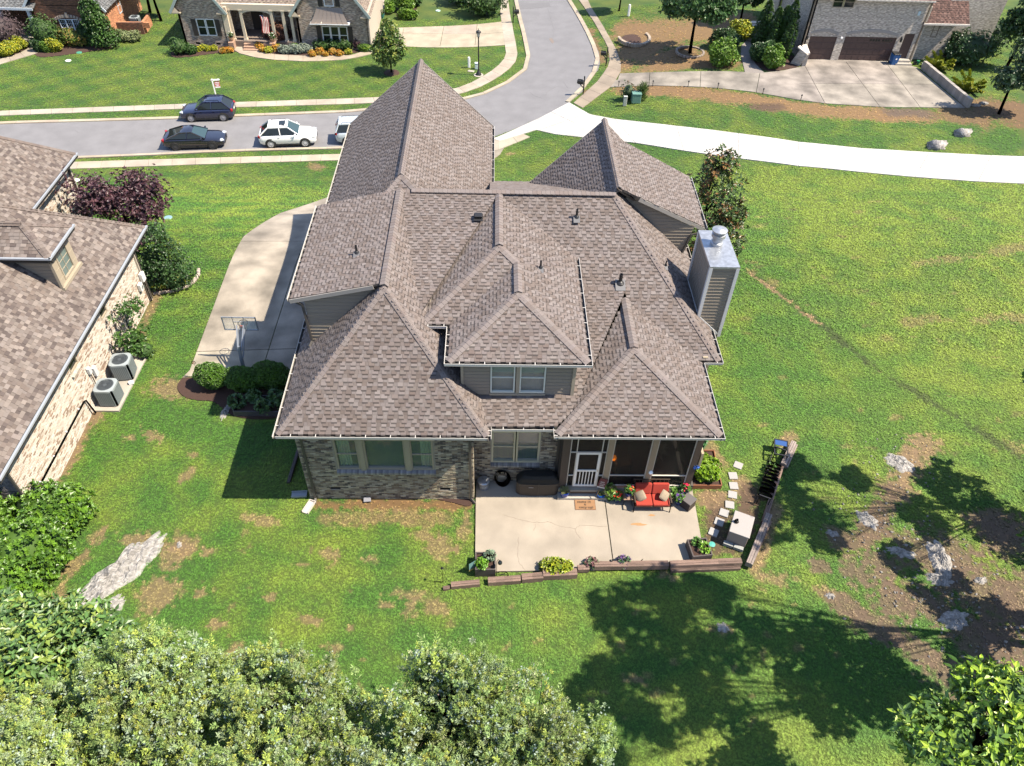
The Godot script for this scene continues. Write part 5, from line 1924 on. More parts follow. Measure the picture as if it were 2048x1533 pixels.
	for q in [[0.0, 0.75, 0.19], [0.05, 0.5, 0.16]]:
		mb = MB.new()
		var rg := []
		for k in 21:
			rg.append(V(q[0] + q[2] * cos(k * TAU / 20), q[1], q[2] * sin(k * TAU / 20)))
		mb.tube(rg, 0.008, 5, false)
		part(cage, "ring", mb, mat("cage_wire", srgb(0.42, 0.4, 0.3), 0.5))
	for k in 3:
		mb = MB.new()
		mb.tube([V(0.19 * cos(k * 2.1), 0.75, 0.19 * sin(k * 2.1)), V(0.1 * cos(k * 2.1), 0.0, 0.1 * sin(k * 2.1))], 0.006, 4)
		part(cage, "wire", mb, M.cage_wire)
	# old landscape timber leaning at the wall, splash blocks, floodlights
	var wood_old := Color(0.10, 0.085, 0.085)
	timber("old_timber", "weathered landscape timber lying in shade beside the left wall", V(-8.28, 0, -19.38), V(-8.14, 0.15, -21.08), 0.13, wood_old)
	for q in [["grey splash block in shade at the left wall corner", V(-7.73, 0, -18.8), 1.5, Color(0.30, 0.33, 0.36)], ["pale splash block on the grass below the left rear downspout", V(-7.23, 0, -18.18), 0.35, Color(0.55, 0.50, 0.44)]]:
		mb = MB.new()
		mb.col = q[3]
		mb.box(V(0, 0.03, 0), V(0.24, 0.05, 0.62))
		mb.box(V(-0.13, 0.07, 0), V(0.03, 0.09, 0.62))
		mb.box(V(0.13, 0.07, 0), V(0.03, 0.09, 0.62))
		mb.box(V(0, 0.08, -0.3), V(0.24, 0.1, 0.03))
		solo("splash_block", mb, M.plain, q[0], "splash block", "", q[1], -q[2])
	for q in [["left of two low grey floodlight boxes below the brick wall", V(-4.93, 0, -18.52)], ["right of two low grey floodlight boxes, on the dark mulch", V(-1.38, 0, -18.8)]]:
		var fl := thing("floodlight", q[0], "floodlight", q[1], 0.1, "floodlights at the rear wall")
		mb = MB.new()
		mb.rbox(V(0, 0.1, 0), V(0.3, 0.1, 0.2), 0.02, Basis(X3(), 0.35))
		part(fl, "housing", mb, mat("flood_grey", srgb(0.16, 0.16, 0.18), 0.5))
		mb = MB.new()
		mb.box(V(0, 0.125, -0.11), V(0.25, 0.08, 0.01), Basis(X3(), 0.35))
		part(fl, "lens", mb, M.pane_dark)
		mb = MB.new()
		mb.tube([V(0, 0, 0), V(0, 0.08, 0)], 0.02, 6)
		part(fl, "foot", mb, M.black)
	# bare stone
	for q in [["long pale limestone outcrop lying in the left back lawn", W(-13.7, -15.32), 0.75, 0.16, 2.1, 0.62], ["ragged lower end of the limestone under the left trees", W(-13.62, -13.65), 0.45, 0.12, 0.85, 0.55], ["small pale stone in the grass by the tan patch", W(-11.89, -16.4), 0.14, 0.06, 0.22, -0.3], ["pale stone half hidden at the left tree line", W(-14.34, -13.46), 0.25, 0.08, 0.2, 0.2], ["jagged stones in shade left of the raised bed", W(-11.86, -23.45), 0.22, 0.09, 0.75, 0.15], ["crumbled limestone on the slope right of the timber wall", W(17.91, -20.78), 0.55, 0.1, 0.75, -0.9], ["low broken limestone in the middle of the right slope", W(15.46, -17.75), 0.4, 0.1, 0.6, -0.7], ["flat limestone ledge in the shaded bare ground on the right", W(17.69, -15.89), 0.5, 0.13, 0.95, 0.1], ["round topped limestone below the ledge on the right", W(17.33, -15.01), 0.6, 0.12, 0.35, 0.2], ["lone pale stone on the bare ground far right", W(18.91, -14.98), 0.33, 0.09, 0.2, -0.2], ["pale limestone between shade patches on the right slope", W(16.23, -16.23), 0.7, 0.08, 0.3, 0.3], ["white stone in the dappled grass right of the timbers", W(12.84, -14.32), 0.25, 0.07, 0.18, 0.0], ["weathered limestone low on the right slope", W(17.2, -13.36), 0.7, 0.1, 0.45, -0.4], ["half buried pale stone in the shaded lawn", W(8.52, -13.01), 0.33, 0.06, 0.28, 0.3], ["small pale limestone left on the slope near the grass", W(13.8, -17.07), 0.35, 0.08, 0.2, 0.2]]:
		rock(q[0], gp(q[1].x, q[1].y), V(q[2], q[3], q[4]), -q[5])
	var chips := []
	var cc := []
	for k in 420:
		var s: Array = [[W(17.9, -20.64), 0.8], [W(15.67, -17.76), 0.8], [W(17.99, -16.12), 1.2], [W(18.05, -13.17), 1.9], [W(17.98, -11.84), 1.5], [W(16.1, -14.37), 1.2]][k % 6]
		var p: Vector2 = s[0] + W(rng.randfn(), rng.randfn()) * s[1]
		chips.append(Transform3D(Basis(V(rng.randf(), rng.randf(), rng.randf()).normalized(), rng.randf() * 6.0) * rng.randf_range(0.02, 0.075), gp(p.x, p.y, 0.01)))
		cc.append(Color(0.33, 0.31, 0.28) * rng.randf_range(0.6, 1.1))
	mb = MB.new()
	mb.blob(Vector3.ZERO, V(1, 0.5, 0.8), noise, 0.8, 8)
	many("stone_chips", mb, M.rock, chips, cc).set_meta("label", "loose limestone chips over the bare ground on the right")

func timber(called: String, label: String, a: Vector3, b: Vector3, w: float, col: Color, group := "") -> Node3D:
	# a squared railway-tie timber with checked, uneven faces
	var mb := MB.new()
	var d := (b - a)
	var n := maxi(2, int(d.length() / 0.3))
	d = d.normalized()
	var s := d.cross(Vector3.UP).normalized()
	var up := s.cross(d)
	var last := []
	var r := RandomNumberGenerator.new()
	r.seed = int(absf(a.x * 1000.0 + a.z * 77.0))
	for i in n + 1:
		var p := a.lerp(b, float(i) / n)
		var ring := []
		for q in [[-1, 0], [-0.93, 0.93], [-0.35, 1.0], [-0.28, 0.93], [-0.2, 1.0], [0.4, 1.0], [0.46, 0.95], [0.93, 0.94], [1, 0]]:
			ring.append(p + s * w * 0.5 * (q[0] + r.randf_range(-0.035, 0.035)) + up * w * (q[1] + r.randf_range(-0.02, 0.02)))
		if i:
			for k in 8:
				var v := r.randf_range(0.75, 1.2) * (0.55 if k == 2 or k == 3 or k == 5 else 1.0)
				mb.col = Color(col.r * v, col.g * v, col.b * v)
				mb.quad(last[k], ring[k], ring[k + 1], last[k + 1])
		if i == 0 or i == n:
			mb.col = col * 0.8
			for k in range(1, 8):
				if i == 0:
					mb.tri(ring[0], ring[k], ring[k + 1])
				else:
					mb.tri(ring[0], ring[k + 1], ring[k])
		last = ring
	return solo(called, mb, M.wood, label, "timber", group)

func rock(label: String, at: Vector3, r: Vector3, turn: float) -> void:
	var mb := MB.new()
	mb.col = Color(0.42, 0.40, 0.375)
	var f := FastNoiseLite.new()
	f.seed = int(absf(at.x * 100.0))
	f.frequency = 0.02
	f.fractal_octaves = 5
	# a low ledge: a disc of rings with broken relief, sunk at its rim
	var n := 56
	var rings := 16
	var pt := []
	for i in rings + 1:
		var row := []
		for k in n:
			var a := TAU * k / n
			var e := 1.0 + 0.4 * f.get_noise_2d(cos(a) * 70.0, sin(a) * 70.0)
			var q := float(i) / rings
			var p := V(cos(a) * r.x * q * e, 0, sin(a) * r.z * q * e)
			var step := snappedf(f.get_noise_2d(p.x * 90.0, p.z * 90.0) * 1.3 + 0.4, 0.3)
			p.y = r.y * 1.3 * (0.75 * (1.0 - pow(q, 3.0)) + step * 0.9 * (1.0 - q * q)) - 0.07 * q
			row.append(p)
		pt.append(row)
	for i in rings:
		for k in n:
			var k2 := (k + 1) % n
			var w := 1.0 + 0.35 * f.get_noise_2d(k * 40.0, i * 55.0)
			mb.col = Color(0.42 * w, 0.40 * w, 0.375 * w)
			if i:
				mb.tri(pt[i][k], pt[i + 1][k2], pt[i + 1][k])
				mb.tri(pt[i][k], pt[i][k2], pt[i + 1][k2])
			else:
				mb.tri(pt[0][0], pt[1][k2], pt[1][k])
	solo("rock", mb, M.rock, label, "rock", "pale limestone in the lawns", at, turn)

# ---- the patio ------------------------------------------------------------------
func text_mesh(s: String, size: float, bold := false) -> TextMesh:
	var t := TextMesh.new()
	t.text = s
	t.font = SystemFont.new()
	t.font.font_names = PackedStringArray(["Droid Sans"])
	t.font.font_weight = 700 if bold else 400
	t.font_size = 32
	t.pixel_size = size / 32.0
	t.depth = 0.004
	return t

func build_patio() -> void:
	var y0 := 0.1
	var mb := MB.new()
	var X := Vector3.RIGHT
	# galvanised bin
	var can := thing("metal_bin", "small galvanised metal bin with lid by the brick corner", "bin", V(-0.21, 0.1, -19.19))
	mb = MB.new()
	mb.lathe([W(0, 0), W(0.19, 0), W(0.21, 0.2), W(0.205, 0.21), W(0.23, 0.44)], Vector3.ZERO, 24)
	part(can, "body", mb, M.metal)
	mb = MB.new()
	mb.lathe([W(0.25, 0.43), W(0.255, 0.46), W(0.2, 0.49), W(0.06, 0.51), W(0, 0.51)], Vector3.ZERO, 24)
	part(can, "lid", mb, M.metal)
	mb = MB.new()
	mb.tube([V(-0.05, 0.51, 0), V(-0.04, 0.55, 0), V(0.04, 0.55, 0), V(0.05, 0.51, 0)], 0.008, 6)
	part(can, "handle", mb, M.metal)
	# hose on a hanger
	var hr := thing("garden_hose", "coiled black garden hose hanging on the brick wall", "hose", V(0.55, 0.1, -19.54))
	mb = MB.new()
	for l in 9:
		var loop := []
		var rx := 0.25 + 0.02 * (l % 4)
		for k in 25:
			var a := TAU * k / 24
			loop.append(V(rx * sin(a) + 0.01 * l - 0.04, 0.42 - (0.32 + 0.012 * l) * cos(a) + 0.0, 0.02 + l * 0.02 + 0.14 * (1.0 + cos(a)) * 0.5))
		mb.tube(loop, 0.014, 6, false)
	part(hr, "coil", mb, M.black)
	mb = MB.new()
	mb.tube([V(-0.1, 0.66, -0.05), V(-0.1, 0.66, 0.16), V(0.1, 0.66, 0.16), V(0.1, 0.66, -0.05)], 0.03, 8)
	mb.box(V(0, 0.62, -0.04), V(0.34, 0.3, 0.03))
	part(hr, "hanger", mb, mat("hanger", srgb(0.06, 0.055, 0.045), 0.6))
	# covered grill
	var gc := thing("covered_grill", "large barbecue grill under a black and brown fabric cover", "grill", V(2, 0.1, -19.01))
	mb = MB.new()
	var prof := [[0.86, 0.30, 0.03], [0.87, 0.31, 0.5], [0.88, 0.32, 0.78], [0.86, 0.31, 0.80], [0.72, 0.25, 1.02], [0.60, 0.17, 1.13], [0.0, 0.0, 1.14]]
	var dark := Color(0.005, 0.005, 0.006)
	var brown := Color(0.06, 0.045, 0.034)
	for i in prof.size() - 1:
		var p: Array = prof[i]
		var q: Array = prof[i + 1]
		mb.col = brown if i < 2 else dark
		for k in 48:
			var pts := []
			for e in [[k, p], [k + 1, p], [k + 1, q], [k, q]]:
				var a: float = TAU * e[0] / 48.0
				var sx := signf(cos(a)) * pow(absf(cos(a)), 0.45)
				var sz := signf(sin(a)) * pow(absf(sin(a)), 0.45)
				var fold: float = 1.0 + (0.03 * sin(a * 9.0) * (1.0 - e[1][2]) if i < 2 else 0.0)
				pts.append(V(e[1][0] * sx * fold, e[1][2], e[1][1] * sz * fold - 0.05))
			mb.quad(pts[0], pts[3], pts[2], pts[1])
	part(gc, "cover", mb, M.plain)
	mb = MB.new()
	mb.box(V(0.02, 0.5, 0.29), V(0.01, 0.75, 0.012))
	mb.box(V(0, 0.775, 0.285), V(1.6, 0.014, 0.01))
	part(gc, "seam", mb, mat("seam", srgb(0.10, 0.08, 0.06), 0.8))
	mb = MB.new()
	mb.box(V(-0.28, 0.6, 0.283), V(0.2, 0.025, 0.008))
	part(gc, "label_strip", mb, mat("pale_label", srgb(0.35, 0.32, 0.28), 0.7))
	# doormat with its words
	var dm := thing("doormat", "brown coir doormat lettered in black below the door step", "doormat", V(3.94, 0.1, -18.34))
	mb = MB.new()
	mb.box(V(0, 0.012, 0), V(0.84, 0.022, 0.52))
	part(dm, "mat", mb, mat("coir", srgb(0.36, 0.20, 0.10), 0.95, M.t_grain, 5.0))
	mb = MB.new()
	frame_box(mb, -0.42, -0.26, 0.42, 0.26, 0.02, 0, 0.002)
	var bd := part(dm, "border", mb, mat("coir_dark", srgb(0.16, 0.085, 0.045), 0.95))
	bd.rotation.x = -PI / 2
	bd.position.y = 0.0235
	for q in [["come in", 0.15, -0.12, -0.04], ["&", 0.12, 0.01, 0.0], ["cozy up!", 0.15, 0.15, 0.03]]:
		var tx := MeshInstance3D.new()
		tx.name = "lettering"
		tx.mesh = text_mesh(q[0], q[1], true)
		tx.material_override = M.black
		tx.rotation.x = -PI / 2
		tx.position = V(q[3], 0.026, q[2])
		dm.add_child(tx, true)
	# red loveseat and its cushions
	var ls := thing("loveseat", "red cushioned metal loveseat facing the patio", "loveseat", V(6.61, 0.1, -18.39))
	var red := mat("red_cloth", srgb(0.46, 0.045, 0.025), 0.9, M.t_grain, 4.0)
	red.rim_enabled = true
	red.rim = 0.2
	var bronze := mat("bronze", srgb(0.05, 0.032, 0.022), 0.5)
	for s in [-1, 1]:
		mb = MB.new()
		mb.rbox(V(s * 0.35, 0.42, 0.08), V(0.69, 0.15, 0.62), 0.05)
		part(ls, "seat_cushion", mb, red)
		mb = MB.new()
		mb.rbox(V(s * 0.35, 0.72, -0.27), V(0.70, 0.54, 0.15), 0.06, Basis(X, -0.3))
		part(ls, "back_cushion", mb, red)
		mb = MB.new()
		mb.bar(V(s * 0.73, 0.62, -0.3), V(s * 0.73, 0.62, 0.38), 0.05, 0.035)
		mb.tube([V(s * 0.73, 0.6, 0.34), V(s * 0.74, 0.3, 0.36), V(s * 0.74, 0.0, 0.4)], 0.02)
		part(ls, "arm", mb, bronze)
		mb = MB.new()
		mb.tube([V(s * 0.7, 0.34, -0.28), V(s * 0.72, 0.0, -0.36)], 0.02)
		part(ls, "leg", mb, bronze)
	mb = MB.new()
	frame_box(mb, -0.73, -0.3, 0.73, 0.38, 0.04, 0, 0.04)
	var fr := part(ls, "frame", mb, bronze)
	fr.rotation.x = PI / 2
	fr.position.y = 0.36
	mb = MB.new()
	for k in 9:
		mb.bar(V(-0.68 + k * 0.17, 0.4, -0.3), V(-0.68 + k * 0.17, 1.0, -0.5), 0.02, 0.02)
	mb.bar(V(-0.74, 1.0, -0.5), V(0.74, 1.0, -0.5), 0.04, 0.04)
	part(ls, "back_rail", mb, bronze)
	var at: Vector3 = ls.position
	var pil := mat("pillow", srgb(0.52, 0.42, 0.30), 0.9, nt(0.06, 0.35, 1.0, 256, 3), 6.0)
	for q in [["cream patterned pillow at the left end of the red loveseat", V(-0.5, 0.66, 0.08), -0.5, 0.8], ["cream patterned pillow at the right end of the red loveseat", V(0.48, 0.66, 0.06), 0.55, 0.6]]:
		mb = MB.new()
		var n := 10
		for side in [-1.0, 1.0]:
			for i in n:
				for j in n:
					var c := []
					for e in [[i, j], [i + 1, j], [i + 1, j + 1], [i, j + 1]]:
						var u: float = e[0] * 2.0 / n - 1.0
						var w: float = e[1] * 2.0 / n - 1.0
						var th := pow(maxf(0.0, (1.0 - u * u) * (1.0 - w * w)), 0.5) * 0.085
						c.append(V(u * 0.21 * (1.0 - 0.08 * w * w), w * 0.21 * (1.0 - 0.08 * u * u), th * side))
					if side > 0:
						mb.quad(c[0], c[1], c[2], c[3])
					else:
						mb.quad(c[0], c[3], c[2], c[1])
		var pw := solo("pillow", mb, pil, q[0], "pillow", "pillows on the red loveseat", at + q[1])
		pw.rotation = V(-0.7, q[2], q[3])
	# pots
	var blue := Color(0.012, 0.035, 0.19)
	var leafy := [Color(0.09, 0.19, 0.03), Color(0.12, 0.24, 0.05), Color(0.06, 0.13, 0.03)]
	var straw := [Color(0.30, 0.32, 0.14), Color(0.20, 0.27, 0.08), Color(0.36, 0.33, 0.2)]
	potted("cobalt blue glazed pot of spiky grass on the left of the step", V(3.1, 0.1, -18.74), 0.2, 0.38, blue, straw, [], 0.35, "pots on the patio", "blade")
	potted("bright blue low bowl of grass right of the step", V(4.61, 0.1, -18.75), 0.19, 0.25, Color(0.01, 0.09, 0.36), straw, [], 0.3, "pots on the patio", "blade")
	potted("dark blue pot with one red flower on the ground by the table", V(5.25, 0.1, -18.55), 0.17, 0.28, Color(0.012, 0.02, 0.11), leafy, [Color(0.6, 0.03, 0.01)], 0.25)
	var tb := thing("side_table", "small square tiled side table left of the red loveseat", "side table", V(5.67, 0.1, -18.48))
	mb = MB.new()
	mb.rbox(V(0, 0.42, 0), V(0.42, 0.04, 0.4), 0.012)
	part(tb, "table_top", mb, mat("table_tile", srgb(0.30, 0.19, 0.13), 0.5, M.t_fine, 2.0))
	for s in [[-1, -1], [1, -1], [1, 1], [-1, 1]]:
		mb = MB.new()
		mb.tube([V(s[0] * 0.18, 0.41, s[1] * 0.17), V(s[0] * 0.15, 0.2, s[1] * 0.14), V(s[0] * 0.2, 0.0, s[1] * 0.19)], 0.012, 6)
		part(tb, "leg", mb, bronze)
	potted("violet blue pot of pink and orange flowers on the side table", tb.position + V(0, 0.44, -0.03), 0.16, 0.24, Color(0.03, 0.05, 0.17), leafy, [Color(0.65, 0.03, 0.12), Color(0.75, 0.18, 0.02), Color(0.6, 0.02, 0.05)], 0.34)
	bush("fern", "lime green fern with straw tips between the blue pots", V(4.98, 0.1, -18.78), V(0.28, 0.34, 0.26), "tip", [Color(0.14, 0.27, 0.03), Color(0.30, 0.27, 0.10), Color(0.10, 0.2, 0.03)], 130, 1.3, "", 0.3, "fern", null, 0.0)
	bush("leafy_plant", "bright green leafy plant right of the red loveseat", V(7.55, 0.1, -18.82), V(0.26, 0.24, 0.22), "broad", leafy, 90, 0.9, "", 0.3, "plant", null, 0.0)
	potted("blue pot of purple flowers on a low stand right of the loveseat", V(7.75, 0.1, -18.42), 0.16, 0.27, Color(0.02, 0.04, 0.13), leafy, [Color(0.16, 0.05, 0.35), Color(0.22, 0.09, 0.42)], 0.3)
	var cube := thing("wicker_table", "dark brown woven cube table turned at an angle", "side table", V(8.12, 0.1, -18.32), 0.75)
	mb = MB.new()
	for k in 12:
		mb.rbox(V(0, 0.02 + k * 0.037, 0), V(0.46, 0.034, 0.46), 0.012)
	part(cube, "woven_side", mb, mat("wicker", srgb(0.05, 0.036, 0.028), 0.6, M.t_grain, 5.0))
	mb = MB.new()
	mb.rbox(V(0, 0.465, 0), V(0.48, 0.03, 0.48), 0.01)
	part(cube, "table_top", mb, mat("wicker_top", srgb(0.10, 0.09, 0.085), 0.35))
	potted("grey pot of bright red flowers behind the woven cube", V(8.05, 0.1, -18.82), 0.17, 0.42, Color(0.25, 0.27, 0.32), leafy, [Color(0.62, 0.01, 0.07), Color(0.7, 0.02, 0.1)], 0.3)
	# slanted welcome board
	var sg := thing("garden_sign", "tilted maroon board with pale lettering leaning at the porch column", "sign", V(4.59, 1, -18.75), 0.0)
	sg.rotation = V(-0.35, 0.25, -0.45)
	mb = MB.new()
	mb.rbox(V(0, 0, 0), V(0.36, 0.42, 0.03), 0.008)
	part(sg, "board", mb, mat("maroon", srgb(0.16, 0.03, 0.028), 0.6, M.t_fine, 2.0))
	mb = MB.new()
	mb.box(V(0, -0.185, 0.017), V(0.36, 0.05, 0.006))
	part(sg, "pale_edge", mb, mat("sign_pale", srgb(0.5, 0.45, 0.4), 0.6))
	mb = MB.new()
	for q in [[-0.02, 0.05, 0.16], [0.0, -0.03, 0.2], [0.0, -0.1, 0.17]]:
		for k in 5:
			mb.box(V(q[0] - q[2] * 0.5 + q[2] * k / 4.0, q[1], 0.018), V(0.02, 0.045, 0.004), Basis(V(0, 0, 1), 0.3 * sin(k * 2.3)))
	part(sg, "lettering", mb, M.sign_pale)
	mb = MB.new()
	mb.bar(V(0, -0.2, -0.02), V(0, -0.62, -0.02), 0.03, 0.03)
	part(sg, "stake", mb, bronze)
	# ornaments on the porch posts
	mb = MB.new()
	mb.blob(Vector3.ZERO, V(0.09, 0.12, 0.07), noise, 0.2, 10)
	mb.col = Color(0.4, 0.15, 0.3)
	solo("wind_chime", mb, M.glaze, "small round purple ornament hanging on the second porch column", "ornament", "", V(6.49, 1.54, -18.88))
	mb = MB.new()
	for k in 8:
		var a := k * TAU / 8
		mb.col = Color(0.03, 0.1, 0.4)
		mb.bar(Vector3.ZERO, V(cos(a) * 0.13, sin(a) * 0.13, 0.02), 0.05, 0.01)
	mb.col = Color(0.03, 0.06, 0.2)
	mb.tube([V(0, 0, -0.01), V(0, -0.9, -0.02)], 0.008, 5)
	solo("wind_spinner", mb, M.satin, "blue metal pinwheel on a stake at the porch corner", "garden ornament", "", V(8.26, 1.89, -18.9))
	# cedar bed to the right of the porch
	var cb := thing("cedar_bed", "low orange cedar planting bed at the right porch corner", "raised bed", Vector3.ZERO)
	var cedar := mat("cedar", srgb(0.26, 0.10, 0.045), 0.8, M.t_fine, 1.5)
	var f0: Vector3 = V(8.52, 0, -19.26)
	var f1: Vector3 = V(9.73, 0, -19.27)
	for q in [[V(f0.x, 0.13, f0.z), V(f1.x, 0.13, f0.z)], [V(f1.x, 0.13, f0.z), V(f1.x + 0.05, 0.13, f0.z - 1.9)], [V(f0.x, 0.13, f0.z - 1.9), V(f1.x + 0.05, 0.13, f0.z - 1.9)]]:
		mb = MB.new()
		mb.bar(q[0], q[1], 0.04, 0.26)
		part(cb, "board", mb, cedar)
	mb = MB.new()
	mb.box(V((f0.x + f1.x) * 0.5, 0.1, f0.z - 0.95), V(f1.x - f0.x - 0.05, 0.18, 1.85))
	part(cb, "soil", mb, M.mulch)
	block(PackedVector2Array([W(f0.x - 0.3, f0.z), W(f1.x, f0.z), W(f1.x, f0.z - 3.0), W(f0.x - 0.3, f0.z - 3.0)]))
	bush("herb_plant", "bright yellow green bushy plant filling the cedar bed", V((f0.x + f1.x) * 0.5, 0.1, f0.z - 0.75), V(0.62, 0.36, 0.8), "tip", [Color(0.16, 0.28, 0.012), Color(0.20, 0.32, 0.015), Color(0.10, 0.19, 0.012)], 650, 1.1, "", 0.3)
	bush("herb_plant", "blue green leafy plant behind the cedar bed at the porch side", V((f0.x + f1.x) * 0.5 - 0.15, 0.05, f0.z - 2.3), V(0.5, 0.42, 0.6), "broad", [Color(0.05, 0.14, 0.05), Color(0.08, 0.19, 0.07)], 300, 0.9, "", 0.3)
	# stepping stones
	var names := ["topmost stepping stone, turned, nearest the grass", "second stepping stone from the top of the curved row", "third stepping stone from the top of the curved row", "fourth stepping stone from the top of the curved row", "fifth stepping stone from the top, where the row bends", "sixth stepping stone from the top of the curved row", "seventh stepping stone from the top of the curved row", "lowest stepping stone near the corner planter"]
	var spots := [V(10.75, 0, -20.51), V(10.4, 0, -19.94), V(10.31, 0, -19.41), V(10.16, 0, -18.94), V(9.93, 0, -18.43), V(9.61, 0, -18.03), V(9.32, 0, -17.59), V(8.99, 0, -17.09)]
	var first: MeshInstance3D
	for k in 8:
		if k == 0:
			mb = MB.new()
			mb.rbox(V(0, 0.025, 0), V(0.37, 0.07, 0.37), 0.015)
			mb.col = Color.WHITE
			first = solo("stepping_stone", mb, mat("paver", srgb(0.37, 0.36, 0.35), 0.9, M.t_fine, 1.5), names[0], "stepping stone", "stepping stones beside the patio", spots[0], -0.5)
			continue
		var c: MeshInstance3D = first.duplicate()
		c.name = numbered("stepping_stone")
		add_child(c, true)
		c.position = spots[k]
		c.rotation.y = [0, 0.0, -0.05, -0.25, -0.2, -0.42, -0.45, -0.5][k]
		c.set_meta("label", names[k])
	# deck box on blocks
	var bx := thing("storage_box", "grey taupe storage box with pale lid by the timber wall", "storage box", V(9.75, 0, -16.58), -0.43)
	mb = MB.new()
	mb.rbox(V(0.0, 0.42, -0.4), V(0.74, 0.7, 1.02), 0.02)
	part(bx, "body", mb, mat("box_taupe", srgb(0.25, 0.20, 0.17), 0.7))
	mb = MB.new()
	mb.rbox(V(0.0, 0.8, -0.4), V(0.8, 0.07, 1.1), 0.025)
	part(bx, "lid", mb, mat("box_lid", srgb(0.36, 0.335, 0.32), 0.7, M.t_fine, 1.0))
	for k in 2:
		mb = MB.new()
		mb.rbox(V(-0.25 + k * 0.4, 0.1, 0.22), V(0.38, 0.16, 0.17), 0.01)
		part(bx, "block", mb, mat("block_grey", srgb(0.33, 0.34, 0.33), 0.95, M.t_fine, 2.0))
	var orn := thing("iron_ornament", "small dark scrolled iron ornament standing on the storage box lid", "ornament", V(9.75, 0, -16.58) + V(-0.05, 0.84, -0.45))
	mb = MB.new()
	for l in 4:
		var loop := []
		for k in 15:
			loop.append(V(0.09 * cos(k * 0.5 + l) * (1.0 - k * 0.05), 0.03 + 0.012 * k, 0.09 * sin(k * 0.5 + l) * (1.0 - k * 0.05)))
		mb.tube(loop, 0.012, 5)
	part(orn, "scroll", mb, M.black)
	mb = MB.new()
	mb.lathe([W(0, 0), W(0.08, 0), W(0.08, 0.03), W(0, 0.04)], Vector3.ZERO, 12)
	part(orn, "base", mb, M.black)
	# firewood rack
	var a0: Vector3 = V(11.26, 0, -18.42)
	var a1: Vector3 = V(12.56, 0, -21)
	var wr := thing("firewood_rack", "long black metal firewood rack along the timber wall", "firewood rack", a0, atan2(a1.x - a0.x, a1.z - a0.z))
	var ln := a0.distance_to(a1)
	for s in [-0.22, 0.22]:
		mb = MB.new()
		mb.bar(V(s, 0.12, 0), V(s, 0.12, ln), 0.045, 0.045)
		part(wr, "rail", mb, M.black)
		for e in [0.0, ln * 0.5, ln]:
			mb = MB.new()
			mb.bar(V(s, 0, e), V(s, 0.62, e), 0.045, 0.045)
			part(wr, "post", mb, M.black)
	for e in [0.0, ln]:
		mb = MB.new()
		mb.bar(V(-0.22, 0.6, e), V(0.22, 0.6, e), 0.045, 0.045)
		part(wr, "end_bar", mb, M.black)
	for k in 14:
		var col: Color = [Color(0.42, 0.38, 0.35), Color(0.30, 0.26, 0.23), Color(0.20, 0.15, 0.12), Color(0.50, 0.46, 0.42)][k % 4]
		mb = MB.new()
		mb.col = col
		var zz := ln * (0.12 + 0.05 * k)
		mb.tube([V(-0.3, 0.2 + 0.05 * (k % 3), 0), V(0, 0.21 + 0.05 * (k % 3), 0.02), V(0.3, 0.2 + 0.05 * (k % 3), 0.0)], [0.05, 0.058, 0.052], 7)
		var kind: String = ["pale split", "grey split", "dark barked", "bleached"][k % 4]
		var nth: String = ["first", "second", "third", "fourth", "fifth", "sixth", "seventh", "eighth", "ninth", "tenth", "eleventh", "twelfth", "thirteenth", "fourteenth"][k]
		solo("firewood_log", mb, M.wood, "%s log, %s from the patio end of the black firewood rack" % [kind, nth], "log", "logs in the firewood rack", a0 + wr.basis * V(0, 0, zz), wr.rotation.y + rng.randf_range(-0.25, 0.25))
	var st := thing("plant_stand", "black metal plant stand with blue glass top beyond the firewood", "plant stand", V(12.65, 0, -21.12), -0.25)
	for s in [[-1, -1], [1, -1], [1, 1], [-1, 1]]:
		mb = MB.new()
		mb.bar(V(s[0] * 0.27, 0, s[1] * 0.42), V(s[0] * 0.27, 0.5, s[1] * 0.42), 0.035, 0.035)
		part(st, "leg", mb, M.black)
	mb = MB.new()
	frame_box(mb, -0.3, -0.45, 0.3, 0.45, 0.05, 0, 0.04)
	var stf := part(st, "frame", mb, M.black)
	stf.rotation.x = -PI / 2
	stf.position.y = 0.5
	mb = MB.new()
	mb.box(V(0, 0.52, -0.27), V(0.5, 0.012, 0.3))
	part(st, "glass", mb, mat("blue_glass", srgb(0.03, 0.07, 0.2), 0.06))
	bush("seedling", "small bright green plant growing inside the firewood rack", V(12.11, 0, -20.31), V(0.16, 0.16, 0.22), "broad", leafy, 34, 0.8, "", 0.3, "plant", null, 0.0)
	# timber walls
	var gcol := Color(0.25, 0.165, 0.13)
	var grey := Color(0.33, 0.27, 0.24)
	var gr := "railway timbers round the patio"
